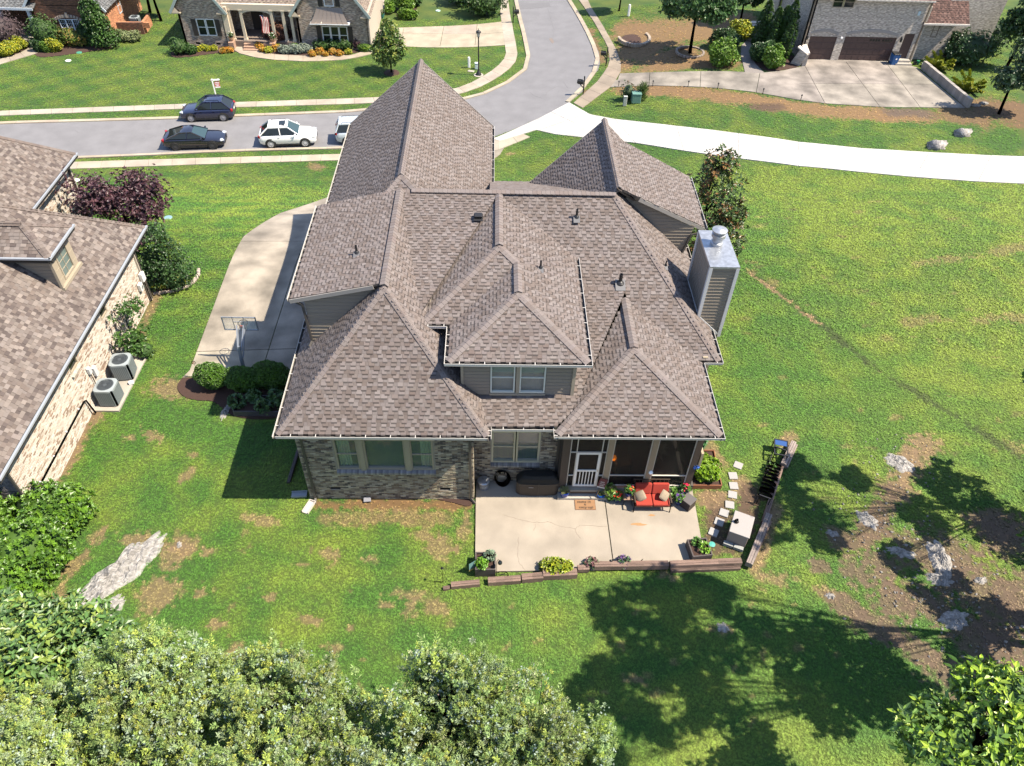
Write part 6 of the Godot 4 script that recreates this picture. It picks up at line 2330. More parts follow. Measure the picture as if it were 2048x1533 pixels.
	for q in [["weathered timber at the upper end of the right wall, split along its top", V(13.42, 0, -21.64), V(12.61, 0, -20.37), 0.24, grey, 0.12], ["second weathered timber alongside the upper right wall", V(13.57, 0, -21.64), V(12.78, 0, -20.37), 0.16, grey * 0.9, 0.0], ["long reddish timber beside the firewood rack", V(12.59, 0, -20.39), V(11.07, 0, -17.48), 0.2, gcol, 0.02], ["grey split timber on top of the wall beside the storage box", V(11.31, 0, -17.73), V(9.96, 0, -15.44), 0.27, grey, 0.16], ["lower timber under the grey split one on the right", V(11.26, 0, -17.53), V(10.15, 0, -15.75), 0.3, gcol, -0.02], ["long timber along the front of the patio, right half", V(9.71, 0, -15.61), V(6.93, 0, -15.47), 0.25, gcol, 0.12], ["long timber along the front of the patio, left of the joint", V(6.87, 0, -15.47), V(4.03, 0, -15.42), 0.26, gcol, 0.12], ["dark lower timber under the right front edge", V(9.67, 0, -15.46), V(6.96, 0, -15.34), 0.2, gcol * 0.6, -0.03], ["short timber block left of the long front timbers", V(3.84, 0, -15.35), V(3.4, 0, -15.33), 0.22, gcol, 0.06], ["stepped timber below the yellow green shrub", V(3.36, 0, -15.13), V(2.07, 0, -15.06), 0.3, gcol, 0.02], ["stepped timber, third from the left end", V(2.07, 0, -15), V(1.27, 0, -14.93), 0.28, gcol * 0.95, 0.0], ["stepped timber, second from the left end", V(1.23, 0, -14.89), V(0.01, 0, -14.8), 0.26, gcol, 0.0], ["leftmost long stepped timber of the front wall", V(-0.3, 0, -14.74), V(-1.36, 0, -14.63), 0.22, gcol * 0.95, 0.0], ["small upright timber end at the left tip of the wall", V(-1.4, 0, -14.57), V(-1.65, 0, -14.53), 0.14, gcol * 0.7, 0.0]]:
		timber("timber", q[0], q[1] + V(0, q[5], 0), q[2] + V(0, q[5], 0), q[3], Color(q[4].r, q[4].g, q[4].b), gr)
	# square planters
	for q in [["square dark planter with herbs at the left front corner of the patio", V(-0.09, 0, -15.25), 0.72, 0.0], ["square grey planter with seedlings at the right front corner of the patio", V(8.18, 0, -15.89), 0.74, 0.12]]:
		var p := thing("planter_box", q[0], "planter", q[1], q[3], "square planters on the patio")
		var r: float = q[2] * 0.5
		for k in 4:
			mb = MB.new()
			var dx: float = [0, 1, 0, -1][k] * r
			var dz: float = [1, 0, -1, 0][k] * r
			mb.box(V(dx, 0.26, dz - 0.2), V(2.0 * r + 0.05 if dx == 0.0 else 0.05, 0.5, 2.0 * r - 0.05 if dx != 0.0 else 0.05))
			part(p, "side_board", mb, mat("planter_wood", srgb(0.075, 0.06, 0.058), 0.7, M.t_fine, 1.5))
		mb = MB.new()
		mb.box(V(0, 0.22, -0.2), V(2.0 * r - 0.05, 0.4, 2.0 * r - 0.05))
		part(p, "soil", mb, M.mulch)
	var pa: Vector3 = V(-0.09, 0, -15.25)
	var pb: Vector3 = V(8.18, 0, -15.89)
	bush("herb", "lime green herb at the front of the left planter", pa + V(-0.15, 0.42, -0.05), V(0.2, 0.16, 0.18), "tip", [Color(0.14, 0.3, 0.02), Color(0.1, 0.22, 0.02)], 60, 1.0, "", 0.3, "herb", null, 0.0)
	bush("herb", "grey green lavender at the back of the left planter", pa + V(0.14, 0.42, -0.4), V(0.2, 0.17, 0.16), "tip", [Color(0.17, 0.23, 0.15), Color(0.12, 0.18, 0.12)], 60, 1.0, "", 0.3, "herb", null, 0.0)
	bush("herb", "feathery seedling at the left of the right planter", pb + V(-0.12, 0.42, -0.4), V(0.16, 0.13, 0.16), "tip", [Color(0.1, 0.22, 0.04)], 40, 0.9, "", 0.3, "herb", null, 0.0)
	bush("herb", "star shaped lime seedling at the right of the right planter", pb + V(0.13, 0.42, -0.16), V(0.16, 0.13, 0.16), "broad", [Color(0.16, 0.3, 0.03)], 30, 0.8, "", 0.3, "herb", null, 0.0)
	# plants along the front of the patio
	bush("shrub", "yellow green leafy shrub on the front edge of the patio", V(2.59, 0.05, -15.36), V(0.62, 0.26, 0.3), "broad", [Color(0.30, 0.33, 0.02), Color(0.22, 0.28, 0.02), Color(0.14, 0.2, 0.02)], 230, 0.9, "", 0.35, "shrub", null, 0.5)
	bush("shrub", "small reddish twiggy plant left of the yellow green shrub", V(2.12, 0.05, -15.36), V(0.16, 0.18, 0.15), "fine", [Color(0.16, 0.07, 0.05), Color(0.12, 0.1, 0.04)], 60, 1.2, "", 0.3, "plant", null, 0.0)
	bush("flowering_plant", "small pink and green plant behind the short timber block", V(3.94, 0.05, -15.54), V(0.25, 0.18, 0.2), "tip", [Color(0.09, 0.14, 0.06), Color(0.2, 0.1, 0.1)], 80, 1.0, "", 0.3, "plant", null, 0.0)
	bush("flowering_plant", "spiky purple flowered plant behind the long front timber", V(5.18, 0.05, -15.59), V(0.24, 0.2, 0.2), "tip", [Color(0.06, 0.12, 0.05), Color(0.14, 0.07, 0.2)], 80, 1.1, "", 0.3, "plant", null, 0.0)
	var pl := thing("path_light", "small black path light on a short stem behind the front timber", "path light", V(4.66, 0.05, -15.56))
	mb = MB.new()
	mb.tube([V(0, 0, 0), V(0.02, 0.25, 0)], 0.012, 6)
	part(pl, "stem", mb, M.black)
	mb = MB.new()
	mb.lathe([W(0.05, 0.22), W(0.07, 0.3), W(0.03, 0.36), W(0, 0.37)], V(0.02, 0, 0), 12)
	part(pl, "head", mb, M.black)
	var ds := thing("driftwood", "curved piece of pale driftwood resting on the patio edge", "driftwood", V(5.67, 0.1, -15.54))
	mb = MB.new()
	mb.col = Color(0.22, 0.16, 0.11)
	mb.tube([V(-0.25, 0.02, 0.05), V(-0.05, 0.05, 0), V(0.15, 0.16, -0.05), V(0.24, 0.32, -0.08)], [0.02, 0.035, 0.025, 0.01], 7)
	part(ds, "branch", mb, M.wood)
	var fs := thing("garden_flag", "small teal and yellow garden flag leaning at the left planter", "flag", V(-0.54, 0, -15.25), 0.0)
	mb = MB.new()
	mb.tube([V(0.12, 0, -0.1), V(0.12, 0.75, -0.1), V(-0.18, 0.75, 0.08)], 0.008, 5)
	part(fs, "stand", mb, M.black)
	mb = MB.new()
	mb.col = Color(0.10, 0.28, 0.28)
	mb.quad(V(-0.16, 0.25, 0.08), V(0.1, 0.25, -0.09), V(0.1, 0.73, -0.09), V(-0.16, 0.73, 0.08))
	mb.col = Color(0.55, 0.42, 0.08)
	mb.quad(V(-0.16, 0.2, 0.085), V(0.1, 0.2, -0.085), V(0.1, 0.3, -0.085), V(-0.16, 0.3, 0.085))
	part(fs, "cloth", mb, M.cloth)
	var hk := thing("shepherd_hook", "black iron shepherd hook with round ornament by the left planter", "garden hook", V(0.33, 0.1, -15.19))
	mb = MB.new()
	mb.tube([V(0, 0, 0), V(0, 0.8, 0), V(0.05, 0.9, 0), V(0.12, 0.86, 0), V(0.12, 0.8, 0)], 0.012, 6)
	part(hk, "hook", mb, M.black)
	mb = MB.new()
	mb.blob(V(0.12, 0.7, 0), V(0.09, 0.09, 0.09), noise, 0.1, 10)
	part(hk, "globe", mb, M.pane_dark)
	var wheel := thing("garden_ornament", "black iron wheel ornament leaning behind the front timbers", "garden ornament", V(0.54, 0.1, -14.94))
	mb = MB.new()
	var lp := []
	for k in 25:
		lp.append(V(0.22 * cos(k * TAU / 24), 0.23 + 0.22 * sin(k * TAU / 24), -0.03))
	mb.tube(lp, 0.014, 6, false)
	part(wheel, "hoop", mb, M.black)
	for k in 4:
		mb = MB.new()
		var a := k * PI / 4
		mb.bar(V(0.21 * cos(a), 0.23 + 0.21 * sin(a), -0.03), V(-0.21 * cos(a), 0.23 - 0.21 * sin(a), -0.03), 0.012, 0.012)
		part(wheel, "spoke", mb, M.black)
	var gs := thing("solar_stake", "thin bird feeder pole standing in the lawn left of the timbers", "pole", V(-1.67, 0, -14.82))
	mb = MB.new()
	mb.tube([V(0, 0, 0), V(0, 1.0, 0)], 0.01, 5)
	mb.tube([V(-0.4, 0.05, 0), V(0.02, 0.06, 0)], 0.008, 5)
	part(gs, "pole", mb, M.black)
	mb = MB.new()
	mb.lathe([W(0.02, 0.98), W(0.06, 1.02), W(0.0, 1.12)], Vector3.ZERO, 8)
	part(gs, "finial", mb, M.black)
	mb = MB.new()
	mb.lathe([W(0, 0), W(0.12, 0), W(0.13, 0.03), W(0, 0.05)], Vector3.ZERO, 14)
	solo("valve_cover", mb, mat("valve_green", srgb(0.05, 0.28, 0.24), 0.6), "round turquoise valve lid in the soil by the storage box", "valve cover", "", V(8.82, 0, -16.53))

# ---- the house on the left ------------------------------------------------------
func build_neighbour() -> void:
	var h := thing("house", "pale brick house with brown shingles cut off by the left edge", "house")
	var tones := []
	for t in [[0.215, 0.178, 0.158], [0.165, 0.132, 0.118], [0.28, 0.235, 0.208], [0.115, 0.09, 0.082], [0.19, 0.15, 0.13], [0.245, 0.207, 0.188]]:
		tones.append(Color(t[0], t[1], t[2]))
	var X := Vector3.RIGHT
	var Z := Vector3.BACK
	var deck := MB.new()
	deck.col = Color(0.12, 0.10, 0.09)
	var s := 0.93
	shingle_plane(deck, [V(-17.2, 3.77, -16.6), V(-17.2, 3.77, -32.35), V(-25.5, 3.77 + s * 8.3, -24.05), V(-25.5, 3.77 + s * 8.3, -16.6)], Z, tones, 0.15)
	shingle_plane(deck, [V(-17.2, 3.77, -32.35), V(-25.5, 3.77 + s * 8.3, -24.05), V(-33, 3.77, -32.35)], X, tones, 0.15)
	# far wing
	shingle_plane(deck, [V(-23.3, 3.77, -29.0), V(-23.3, 3.77, -39.4), V(-31, 11.0, -31.8), V(-31, 11.0, -29.0)], Z, tones, 0.15)
	# dormer
	var dz0 := -25.75
	var dz1 := -28.1
	var dy := 6.6
	shingle_plane(deck, [V(-18.05, dy, dz0), V(-18.05, dy, dz1), V(-19.3, dy + 0.85, (dz0 + dz1) * 0.5)], Z, tones, 0.15)
	shingle_plane(deck, [V(-18.05, dy, dz0), V(-19.3, dy + 0.85, (dz0 + dz1) * 0.5), V(-21.4, dy + 0.85, (dz0 + dz1) * 0.5), V(-20.4, dy, dz0)], X, tones, 0.15)
	shingle_plane(deck, [V(-18.05, dy, dz1), V(-19.3, dy + 0.85, (dz0 + dz1) * 0.5), V(-21.4, dy + 0.85, (dz0 + dz1) * 0.5), V(-20.4, dy, dz1)], X, tones, 0.15)
	var roof := part(h, "roof", deck, M.plain)
	lay_pieces(roof, "shingle", plain_shingle, M.shingle)
	var ct := [tones[4], tones[0], tones[1]]
	ridge(V(-17.2, 3.77, -32.35), V(-25.5, 3.77 + s * 8.3, -24.05), V(0.73, -0.68, 0), V(0, -0.68, -0.73), ct, 0.17, 0.03, 0.17)
	ridge(V(-23.3, 3.77, -39.4), V(-31, 11.0, -31.8), V(0.73, -0.68, 0), V(0, -0.68, -0.73), ct, 0.17, 0.03, 0.17)
	ridge(V(-18.05, dy, dz0), V(-19.3, dy + 0.85, (dz0 + dz1) * 0.5), V(0.83, -0.56, 0), V(0, -0.56, 0.83), ct, 0.16, 0.03, 0.17)
	ridge(V(-18.05, dy, dz1), V(-19.3, dy + 0.85, (dz0 + dz1) * 0.5), V(0.83, -0.56, 0), V(0, -0.56, -0.83), ct, 0.16, 0.03, 0.17)
	ridge(V(-19.3, dy + 0.85, (dz0 + dz1) * 0.5), V(-21.4, dy + 0.85, (dz0 + dz1) * 0.5), V(0, -0.56, 0.83), V(0, -0.56, -0.83), ct, 0.17, 0.06, 0.17)
	lay_caps(roof, M.shingle)
	var gm: Material = M.gutter
	M.gutter = mat("gutter_grey", srgb(0.26, 0.28, 0.31), 0.45)
	for q in [[V(-17.2, 3.72, -16.6), V(-17.2, 3.72, -32.45), X], [V(-23.3, 3.72, -29), V(-23.3, 3.72, -39.5), X], [V(-18.05, dy - 0.03, dz0 + 0.1), V(-18.05, dy - 0.03, dz1 - 0.1), X], [V(-17.95, dy - 0.03, dz0), V(-20.5, dy - 0.03, dz0), Z]]:
		# closed eave trough with a cover
		var mb := MB.new()
		mb.bar(q[0] + q[2] * 0.06, q[1] + q[2] * 0.06, 0.09, 0.08)
		part(h, "gutter", mb, M.gutter)
		mb = MB.new()
		mb.bar(q[0] + q[2] * 0.0 - V(0, 0.12, 0), q[1] - V(0, 0.12, 0), 0.05, 0.2)
		part(h, "fascia", mb, M.dark)
	M.gutter = gm
	# walls
	var bt := []
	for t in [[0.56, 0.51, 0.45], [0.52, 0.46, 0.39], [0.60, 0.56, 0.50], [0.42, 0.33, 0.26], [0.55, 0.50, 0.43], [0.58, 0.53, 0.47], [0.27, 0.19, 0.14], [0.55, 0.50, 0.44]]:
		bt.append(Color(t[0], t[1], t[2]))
	var wl := MB.new()
	var tw := Transform3D(Basis(V(0, 0, -1), V(0, 1, 0), V(1, 0, 0)), V(-17.7, -0.4, -17.6))
	var holes := [[5.6, 2.85, 6.35, 3.75], [9.1, 2.85, 9.8, 3.75]]
	wall_panel(wl, tw, 13.75, 4.15, holes)
	bricks(tw, 13.75, 4.15, [[5.55, 2.8, 6.4, 3.8], [9.05, 2.8, 9.85, 3.8]], bt, 0.2, 0.062, 0.014)
	var tn := Transform3D(Basis(V(0, 0, -1), V(0, 1, 0), V(1, 0, 0)), V(-23.9, -1.5, -31.5))
	wall_panel(wl, tn, 7.6, 5.2, [[2.3, 3.2, 3.2, 4.4]])
	bricks(tn, 7.6, 5.2, [[2.25, 3.15, 3.25, 4.45]], bt, 0.2, 0.062, 0.014)
	wl.box(V(-21, 1.6, -31.25), V(6.8, 4.3, 0.2))
	wl.box(V(-27, 1.2, -39.1), V(6.4, 5.0, 0.2))
	var wall := part(h, "wall", wl, M.mortar_light)
	lay_pieces(wall, "brick", brick_unit, M.brick)
	var dw := []
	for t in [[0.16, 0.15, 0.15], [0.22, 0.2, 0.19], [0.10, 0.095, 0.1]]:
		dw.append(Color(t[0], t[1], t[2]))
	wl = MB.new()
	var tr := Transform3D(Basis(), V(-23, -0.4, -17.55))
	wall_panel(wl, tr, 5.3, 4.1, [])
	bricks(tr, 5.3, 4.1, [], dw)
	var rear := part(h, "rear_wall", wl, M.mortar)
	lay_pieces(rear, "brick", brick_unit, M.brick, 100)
	window(h, tw, 5.6, 2.85, 6.35, 3.75, M.trim, M.pane_dark)
	window(h, tw, 9.1, 2.85, 9.8, 3.75, M.trim, M.pane_dark)
	window(h, tn, 2.3, 3.2, 3.2, 4.4, M.trim, M.pane_dark)
	var mb := MB.new()
	for k in 8:
		mb.col = bt[k % 3]
		mb.box(tw * V(5.55 + k * 0.11, 2.76, 0.05), V(0.16, 0.07, 0.1))
		mb.box(tn * V(2.2 + k * 0.14, 3.1, 0.05), V(0.16, 0.07, 0.1))
	part(h, "window_sill", mb, M.brick)
	downspout(h, [V(-17.25, 3.6, -31.2), V(-17.6, 3.4, -31.25), V(-17.6, 0.1, -31.25)], M.downspout)
	downspout(h, [V(-17.25, 3.6, -17.3), V(-17.6, 3.4, -17.5), V(-17.6, 0.1, -17.5)], M.downspout)
	downspout(h, [V(-23.4, 3.6, -39.0), V(-23.8, 3.4, -39.0), V(-23.8, -1.2, -39.0)], M.downspout)
	# dormer wall facing the side yard
	var dt := Transform3D(Basis(V(0, 0, -1), V(0, 1, 0), V(1, 0, 0)), V(-18.28, 0, dz0 - 0.3))
	for q in [[0.0, 0.4, 4.7, 6.55], [1.4, 1.75, 4.7, 6.55], [0.4, 1.4, 4.7, 4.94], [0.4, 1.4, 6.46, 6.55]]:
		siding(h, PackedVector2Array([W(q[0], q[2]), W(q[1], q[2]), W(q[1], q[3]), W(q[0], q[3])]), dt, M.trim, 0.45)
	window(h, dt * Transform3D(Basis(), V(0, 0, 0.02)), 0.4, 4.95, 1.4, 6.45, M.trim, mat("pane_green", srgb(0.10, 0.14, 0.13), 0.05), false, Vector2i(2, 4), 0.07)
	siding(h, PackedVector2Array([W(-18.28, 4.7), W(-18.28, 6.55), W(-20.4, 6.55)]), Transform3D(Basis(), V(0, 0, dz0 - 0.3)), M.siding, 0.17)
	mb = MB.new()
	mb.box(V(-18.27, 5.6, dz0 - 0.28), V(0.12, 1.9, 0.12))
	mb.box(V(-18.22, 4.8, (dz0 + dz1) * 0.5), V(0.12, 0.14, 1.9))
	part(h, "corner_board", mb, M.trim)
	block(PackedVector2Array([W(-17.6, -17), W(-17.6, -31.4), W(-23.8, -31.4), W(-23.8, -39), W(-40, -39), W(-40, -17)]))
	# things on and beside the side wall
	var cd := thing("wall_conduit", "white pipe running low along the pale brick side wall", "pipe", Vector3.ZERO)
	mb = MB.new()
	mb.tube([V(-17.62, 1.0, -17.9), V(-17.62, 1.0, -23.0), V(-17.6, 0.95, -23.1), V(-17.5, 0.1, -23.15)], 0.04, 8)
	part(cd, "pipe", mb, mat("pipe_white", srgb(0.66, 0.66, 0.68), 0.5))
	for k in 4:
		mb = MB.new()
		mb.box(V(-17.65, 1.0, -18.6 - k * 1.3), V(0.06, 0.12, 0.05))
		part(cd, "bracket", mb, M.pipe_white)
	var ub := thing("disconnect_box", "grey electrical disconnect boxes on the wall above the air conditioners", "electrical box", V(-17.6, 1.6, -24.2))
	for q in [[V(0, 0.1, 0), V(0.14, 0.34, 0.2)], [V(0, -0.25, -0.35), V(0.14, 0.5, 0.25)]]:
		mb = MB.new()
		mb.rbox(q[0], q[1], 0.02)
		part(ub, "box", mb, mat("box_grey", srgb(0.45, 0.46, 0.47), 0.5))
	mb = MB.new()
	mb.tube([V(0, -0.05, 0), V(0.02, -0.9, 0.05), V(0.2, -1.2, 0.1)], 0.02, 6)
	part(ub, "conduit", mb, M.box_grey)
	var mt := thing("utility_meter", "pale utility meter boxes near the far corner of the brick side wall", "utility meter", V(-17.58, 1.35, -30.6))
	for q in [[V(0, 0, 0), V(0.18, 0.42, 0.3)], [V(0, 0.25, -0.5), V(0.18, 0.5, 0.35)]]:
		mb = MB.new()
		mb.rbox(q[0], q[1], 0.03)
		part(mt, "box", mb, mat("meter_grey", srgb(0.58, 0.58, 0.58), 0.5))
	mb = MB.new()
	mb.tube([V(0, 0, -0.5), V(0, -1.3, -0.5)], 0.035, 7)
	part(mt, "conduit", mb, M.meter_grey)
	mb = MB.new()
	mb.tube([V(0.09, 0, 0), V(0.16, 0, 0)], 0.09, 14)
	part(mt, "dial", mb, M.glass)
	# air conditioners on their slab
	mb = MB.new()
	mb.slab(PackedVector2Array([W(-17.65, -23.3), W(-16.55, -23.3), W(-16.45, -26.9), W(-17.65, -26.9)]), 0.0, 0.09)
	struct("equipment_pad", mb, M.concrete)
	block(PackedVector2Array([W(-17.65, -23.3), W(-16.55, -23.3), W(-16.45, -26.9), W(-17.65, -26.9)]))
	var ac := aircon("nearer grey air conditioner on the slab beside the brick wall", V(-17.05, 0.09, -23.95))
	var a2: Node3D = ac.duplicate()
	a2.name = numbered("air_conditioner")
	add_child(a2, true)
	a2.position = V(-16.98, 0.09, -25.6)
	a2.rotation.y = 0.12
	a2.set_meta("label", "farther grey air conditioner on the slab, under the leafy shrub")
	mb = MB.new()
	mb.rbox(V(0, 0.08, 0), V(0.22, 0.16, 0.14), 0.02)
	solo("terminal_block", mb, M.pipe_white, "small white box beside the farther air conditioner", "box", "", V(-16.55, 0.09, -25.0), 0.4)
	# low corner wall behind the laurels
	var lw := MB.new()
	var gw := thing("garden_wall", "low dark brick garden wall behind the laurel hedge", "garden wall", Vector3.ZERO)
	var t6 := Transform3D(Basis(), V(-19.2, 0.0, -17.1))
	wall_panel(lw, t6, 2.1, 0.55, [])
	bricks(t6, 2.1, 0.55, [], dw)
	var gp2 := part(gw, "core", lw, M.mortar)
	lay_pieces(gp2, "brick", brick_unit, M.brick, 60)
	mb = MB.new()
	for k in 18:
		mb.col = dw[k % 3] * 1.3
		mb.box(V(-19.1 + k * 0.115, 0.59, -17.2), V(0.105, 0.07, 0.3))
	part(gw, "coping", mb, M.brick)

func aircon(label: String, at: Vector3) -> Node3D:
	var ac := thing("air_conditioner", label, "air conditioner", at, 0.0, "air conditioners by the left house")
	var grey := mat("ac_grey", srgb(0.16, 0.185, 0.20), 0.5)
	var dkg := mat("ac_dark", srgb(0.05, 0.06, 0.07), 0.55)
	var mb := MB.new()
	mb.rbox(V(0, 0.5, 0), V(0.84, 0.96, 0.84), 0.14)
	part(ac, "core", mb, dkg)
	for k in 4:
		var b := Basis(Vector3.UP, k * PI / 2)
		mb = MB.new()
		for i in 9:
			mb.box(b * V(-0.32 + i * 0.08, 0.5, 0.425), V(0.052, 0.86, 0.022), b)
		part(ac, "grille", mb, grey)
	mb = MB.new()
	for k in 4:
		var a := k * PI / 2 + PI / 4
		mb.tube([V(cos(a) * 0.5, 0.05, sin(a) * 0.5), V(cos(a) * 0.5, 0.97, sin(a) * 0.5)], 0.05, 8)
	part(ac, "corner_post", mb, grey)
	mb = MB.new()
	var n := 48
	for k in n:
		var q := []
		for e in [k, k + 1]:
			var a: float = TAU * e / n
			var r := 0.0
			r = minf(0.44 / maxf(absf(cos(a)), absf(sin(a))), 0.53)
			q.append(V(cos(a) * r, 0.97, sin(a) * r))
			q.append(V(cos(a) * 0.36, 0.99, sin(a) * 0.36))
			q.append(V(cos(a) * 0.35, 0.9, sin(a) * 0.35))
		mb.quad(q[0], q[1], q[4], q[3])
		mb.quad(q[1], q[2], q[5], q[4])
		mb.quad(q[0], q[3], q[3] - V(0, 0.1, 0), q[0] - V(0, 0.1, 0))
	part(ac, "top", mb, mat("ac_top", srgb(0.24, 0.27, 0.285), 0.45))
	mb = MB.new()
	mb.lathe([W(0.35, 0.88), W(0, 0.88)], Vector3.ZERO, 24)
	part(ac, "fan_well", mb, M.black)
	mb = MB.new()
	mb.lathe([W(0.09, 0.9), W(0.09, 0.95), W(0, 0.97)], Vector3.ZERO, 16)
	for k in 3:
		mb.box(Basis(Vector3.UP, k * TAU / 3) * V(0.19, 0.91, 0), V(0.24, 0.01, 0.13), Basis(Vector3.UP, k * TAU / 3) * Basis(Vector3.RIGHT, 0.4))
	part(ac, "fan", mb, grey)
	mb = MB.new()
	for k in 24:
		var a := k * TAU / 24
		mb.bar(V(cos(a) * 0.09, 1.0, sin(a) * 0.09), V(cos(a) * 0.36, 0.99, sin(a) * 0.36), 0.006, 0.006)
	for r in [0.12, 0.2, 0.28]:
		var lp := []
		for k in 25:
			lp.append(V(cos(k * TAU / 24) * r, 1.0, sin(k * TAU / 24) * r))
		mb.tube(lp, 0.004, 4, false)
	part(ac, "guard", mb, dkg)
	return ac

# ---- houses over the street -----------------------------------------------------
func masonry(called: String, cols: Array, joint: Color, scale: float) -> StandardMaterial3D:
	# brick too far away to pick out singly: colour and fine relief only
	var w := 256
	var im := Image.create(w, w, false, Image.FORMAT_RGB8)
	var hm := Image.create(w, w, false, Image.FORMAT_L8)
	im.fill(joint)
	hm.fill(Color.BLACK)
	var r := RandomNumberGenerator.new()
	r.seed = called.hash()
	for j in 32:
		for i in 9:
			var c: Color = cols[r.randi() % cols.size()] * r.randf_range(0.8, 1.15)
			var x := i * 32 - (16 if j % 2 else 0)
			im.fill_rect(Rect2i(x, j * 8, 30, 7), Color(c.r, c.g, c.b))
			hm.fill_rect(Rect2i(x, j * 8, 30, 7), Color(0.8, 0.8, 0.8))
	var m := mat(called, Color.WHITE, 0.9, ImageTexture.create_from_image(im), scale)
	bump(m, ImageTexture.create_from_image(hm), 0.8)
	return m

func lot(c: Array) -> Array:
	var o := []
	for t in c:
		o.append(srgb(t[0], t[1], t[2]))
	return o

func far_roof(h: Node3D, planes: Array, tones: Array) -> Node3D:
	var deck := MB.new()
	deck.col = tones[0] * 0.5
	for p in planes:
		shingle_plane(deck, p[0], p[1], tones, 0.2, 0.03)
	var roof := part(h, "roof", deck, M.plain)
	lay_pieces(roof, "shingle", shingle_unit, M.shingle, 60)
	return roof

func build_far_houses() -> void:
	var X := Vector3.RIGHT
	var Z := Vector3.BACK
	var y := -4.5
	# --- stone house straight over the street
	var h := thing("house", "mottled stone and brick house with two front gables over the street", "house")
	var st := masonry("stone_wall", lot([[0.30, 0.23, 0.18], [0.22, 0.17, 0.135], [0.40, 0.33, 0.26], [0.15, 0.12, 0.105], [0.34, 0.29, 0.25], [0.26, 0.19, 0.14]]), srgb(0.38, 0.33, 0.28), 0.55)
	var z := -75.4
	var bz := Transform3D(Basis(), V(0, 0, z))
	var wins := [[-28.15, -3.45, -26.45, -1.9], [-16.4, -3.95, -13.98, -2.3]]
	var mb := MB.new()
	wall_panel(mb, Transform3D(Basis(), V(-29.7, y, z)), 4.25, 3.4, [[1.55, 1.05, 3.25, 2.6], [1.0, 0.2, 1.4, 0.42], [2.95, 0.2, 3.35, 0.42]], 0.25)
	part(h, "wall", mb, st, "left gable wall")
	mb = MB.new()
	wall_panel(mb, Transform3D(Basis(), V(-18.7, y, z)), 6.65, 3.4, [[2.3, 0.55, 4.72, 2.2]], 0.25)
	part(h, "wall", mb, st, "right gable wall")
	mb = MB.new()
	mb.plate(PackedVector2Array([W(-29.95, -1.1), W(-25.3, -1.1), W(-27.6, 2.2)]), Transform3D(Basis(), V(0, 0, z - 0.25)), 0.25)
	mb.plate(PackedVector2Array([W(-18.9, -1.1), W(-11.9, -1.1), W(-15.4, 3.4)]), Transform3D(Basis(), V(0, 0, z - 0.25)), 0.25)
	part(h, "gable", mb, st)
	mb = MB.new()
	mb.box(V(-25.55, y + 1.9, z - 1.6), V(0.25, 3.8, 3.2))
	mb.box(V(-18.6, y + 1.9, z - 1.6), V(0.25, 3.8, 3.2))
	mb.box(V(-22.1, y + 1.9, z - 3.2), V(7.0, 3.8, 0.2))
	mb.box(V(-29.6, y + 1.7, z - 5), V(0.2, 3.4, 10))
	mb.box(V(-12.0, y + 1.8, z - 5.5), V(0.2, 3.6, 11))
	part(h, "side_wall", mb, st)
	var rt := []
	for t in [[0.30, 0.235, 0.19], [0.36, 0.29, 0.24], [0.24, 0.185, 0.15], [0.33, 0.26, 0.20]]:
		rt.append(Color(t[0], t[1], t[2]))
	far_roof(h, [[[V(-27.65, 2.5, z + 0.35), V(-27.65, 2.5, z - 11), V(-30.2, -1.25, z - 11), V(-30.2, -1.25, z + 0.35)], Z], [[V(-27.65, 2.5, z + 0.35), V(-27.65, 2.5, z - 11), V(-25.1, -1.25, z - 11), V(-25.1, -1.25, z + 0.35)], Z], [[V(-15.4, 3.7, z + 0.35), V(-15.4, 3.7, z - 12), V(-19.15, -1.3, z - 12), V(-19.15, -1.3, z + 0.35)], Z], [[V(-15.4, 3.7, z + 0.35), V(-15.4, 3.7, z - 12), V(-11.7, -1.3, z - 12), V(-11.7, -1.3, z + 0.35)], Z], [[V(-26.5, -0.75, z - 0.9), V(-17.0, -0.75, z - 0.9), V(-17.0, 3.5, z - 7), V(-26.5, 3.5, z - 7)], X]], rt)
	var sage := mat("sage_trim", srgb(0.30, 0.35, 0.33), 0.6)
	var cream := mat("cream_trim", srgb(0.50, 0.43, 0.33), 0.6)
	for q in [[V(-30.25, -1.32, z + 0.38), V(-27.65, 2.45, z + 0.38)], [V(-25.05, -1.32, z + 0.38), V(-27.65, 2.45, z + 0.38)], [V(-19.2, -1.37, z + 0.38), V(-15.4, 3.6, z + 0.38)], [V(-11.65, -1.37, z + 0.38), V(-15.4, 3.6, z + 0.38)]]:
		mb = MB.new()
		mb.bar(q[0], q[1], 0.05, 0.24)
		part(h, "rake_board", mb, sage)
		mb = MB.new()
		var e := signf(q[1].x - q[0].x)
		mb.box(q[0] + V(e * 0.45, -0.02, -0.25), V(1.0, 0.06, 0.5))
		mb.tri(q[0] + V(e * 0.05, 0.02, 0.0), q[0] + V(e * 0.95, 0.02, 0.0), q[0] + V(e * 0.4, 0.55, -0.15))
		part(h, "eave_return", mb, M.trim)
	var shut := mat("shutter", srgb(0.025, 0.02, 0.018), 0.7)
	var whf := mat("frame_white", srgb(0.62, 0.64, 0.66), 0.5)
	window(h, bz, -28.15, -3.45, -27.32, -1.9, whf, M.pane_dark, true, Vector2i(1, 1), 0.07)
	window(h, bz, -27.28, -3.45, -26.45, -1.9, whf, M.pane_dark, true, Vector2i(1, 1), 0.07)
	for k in 3:
		window(h, bz, -16.4 + k * 0.81, -3.95, -15.61 + k * 0.81, -2.3, whf, M.pane_dark, true, Vector2i(1, 1), 0.07)
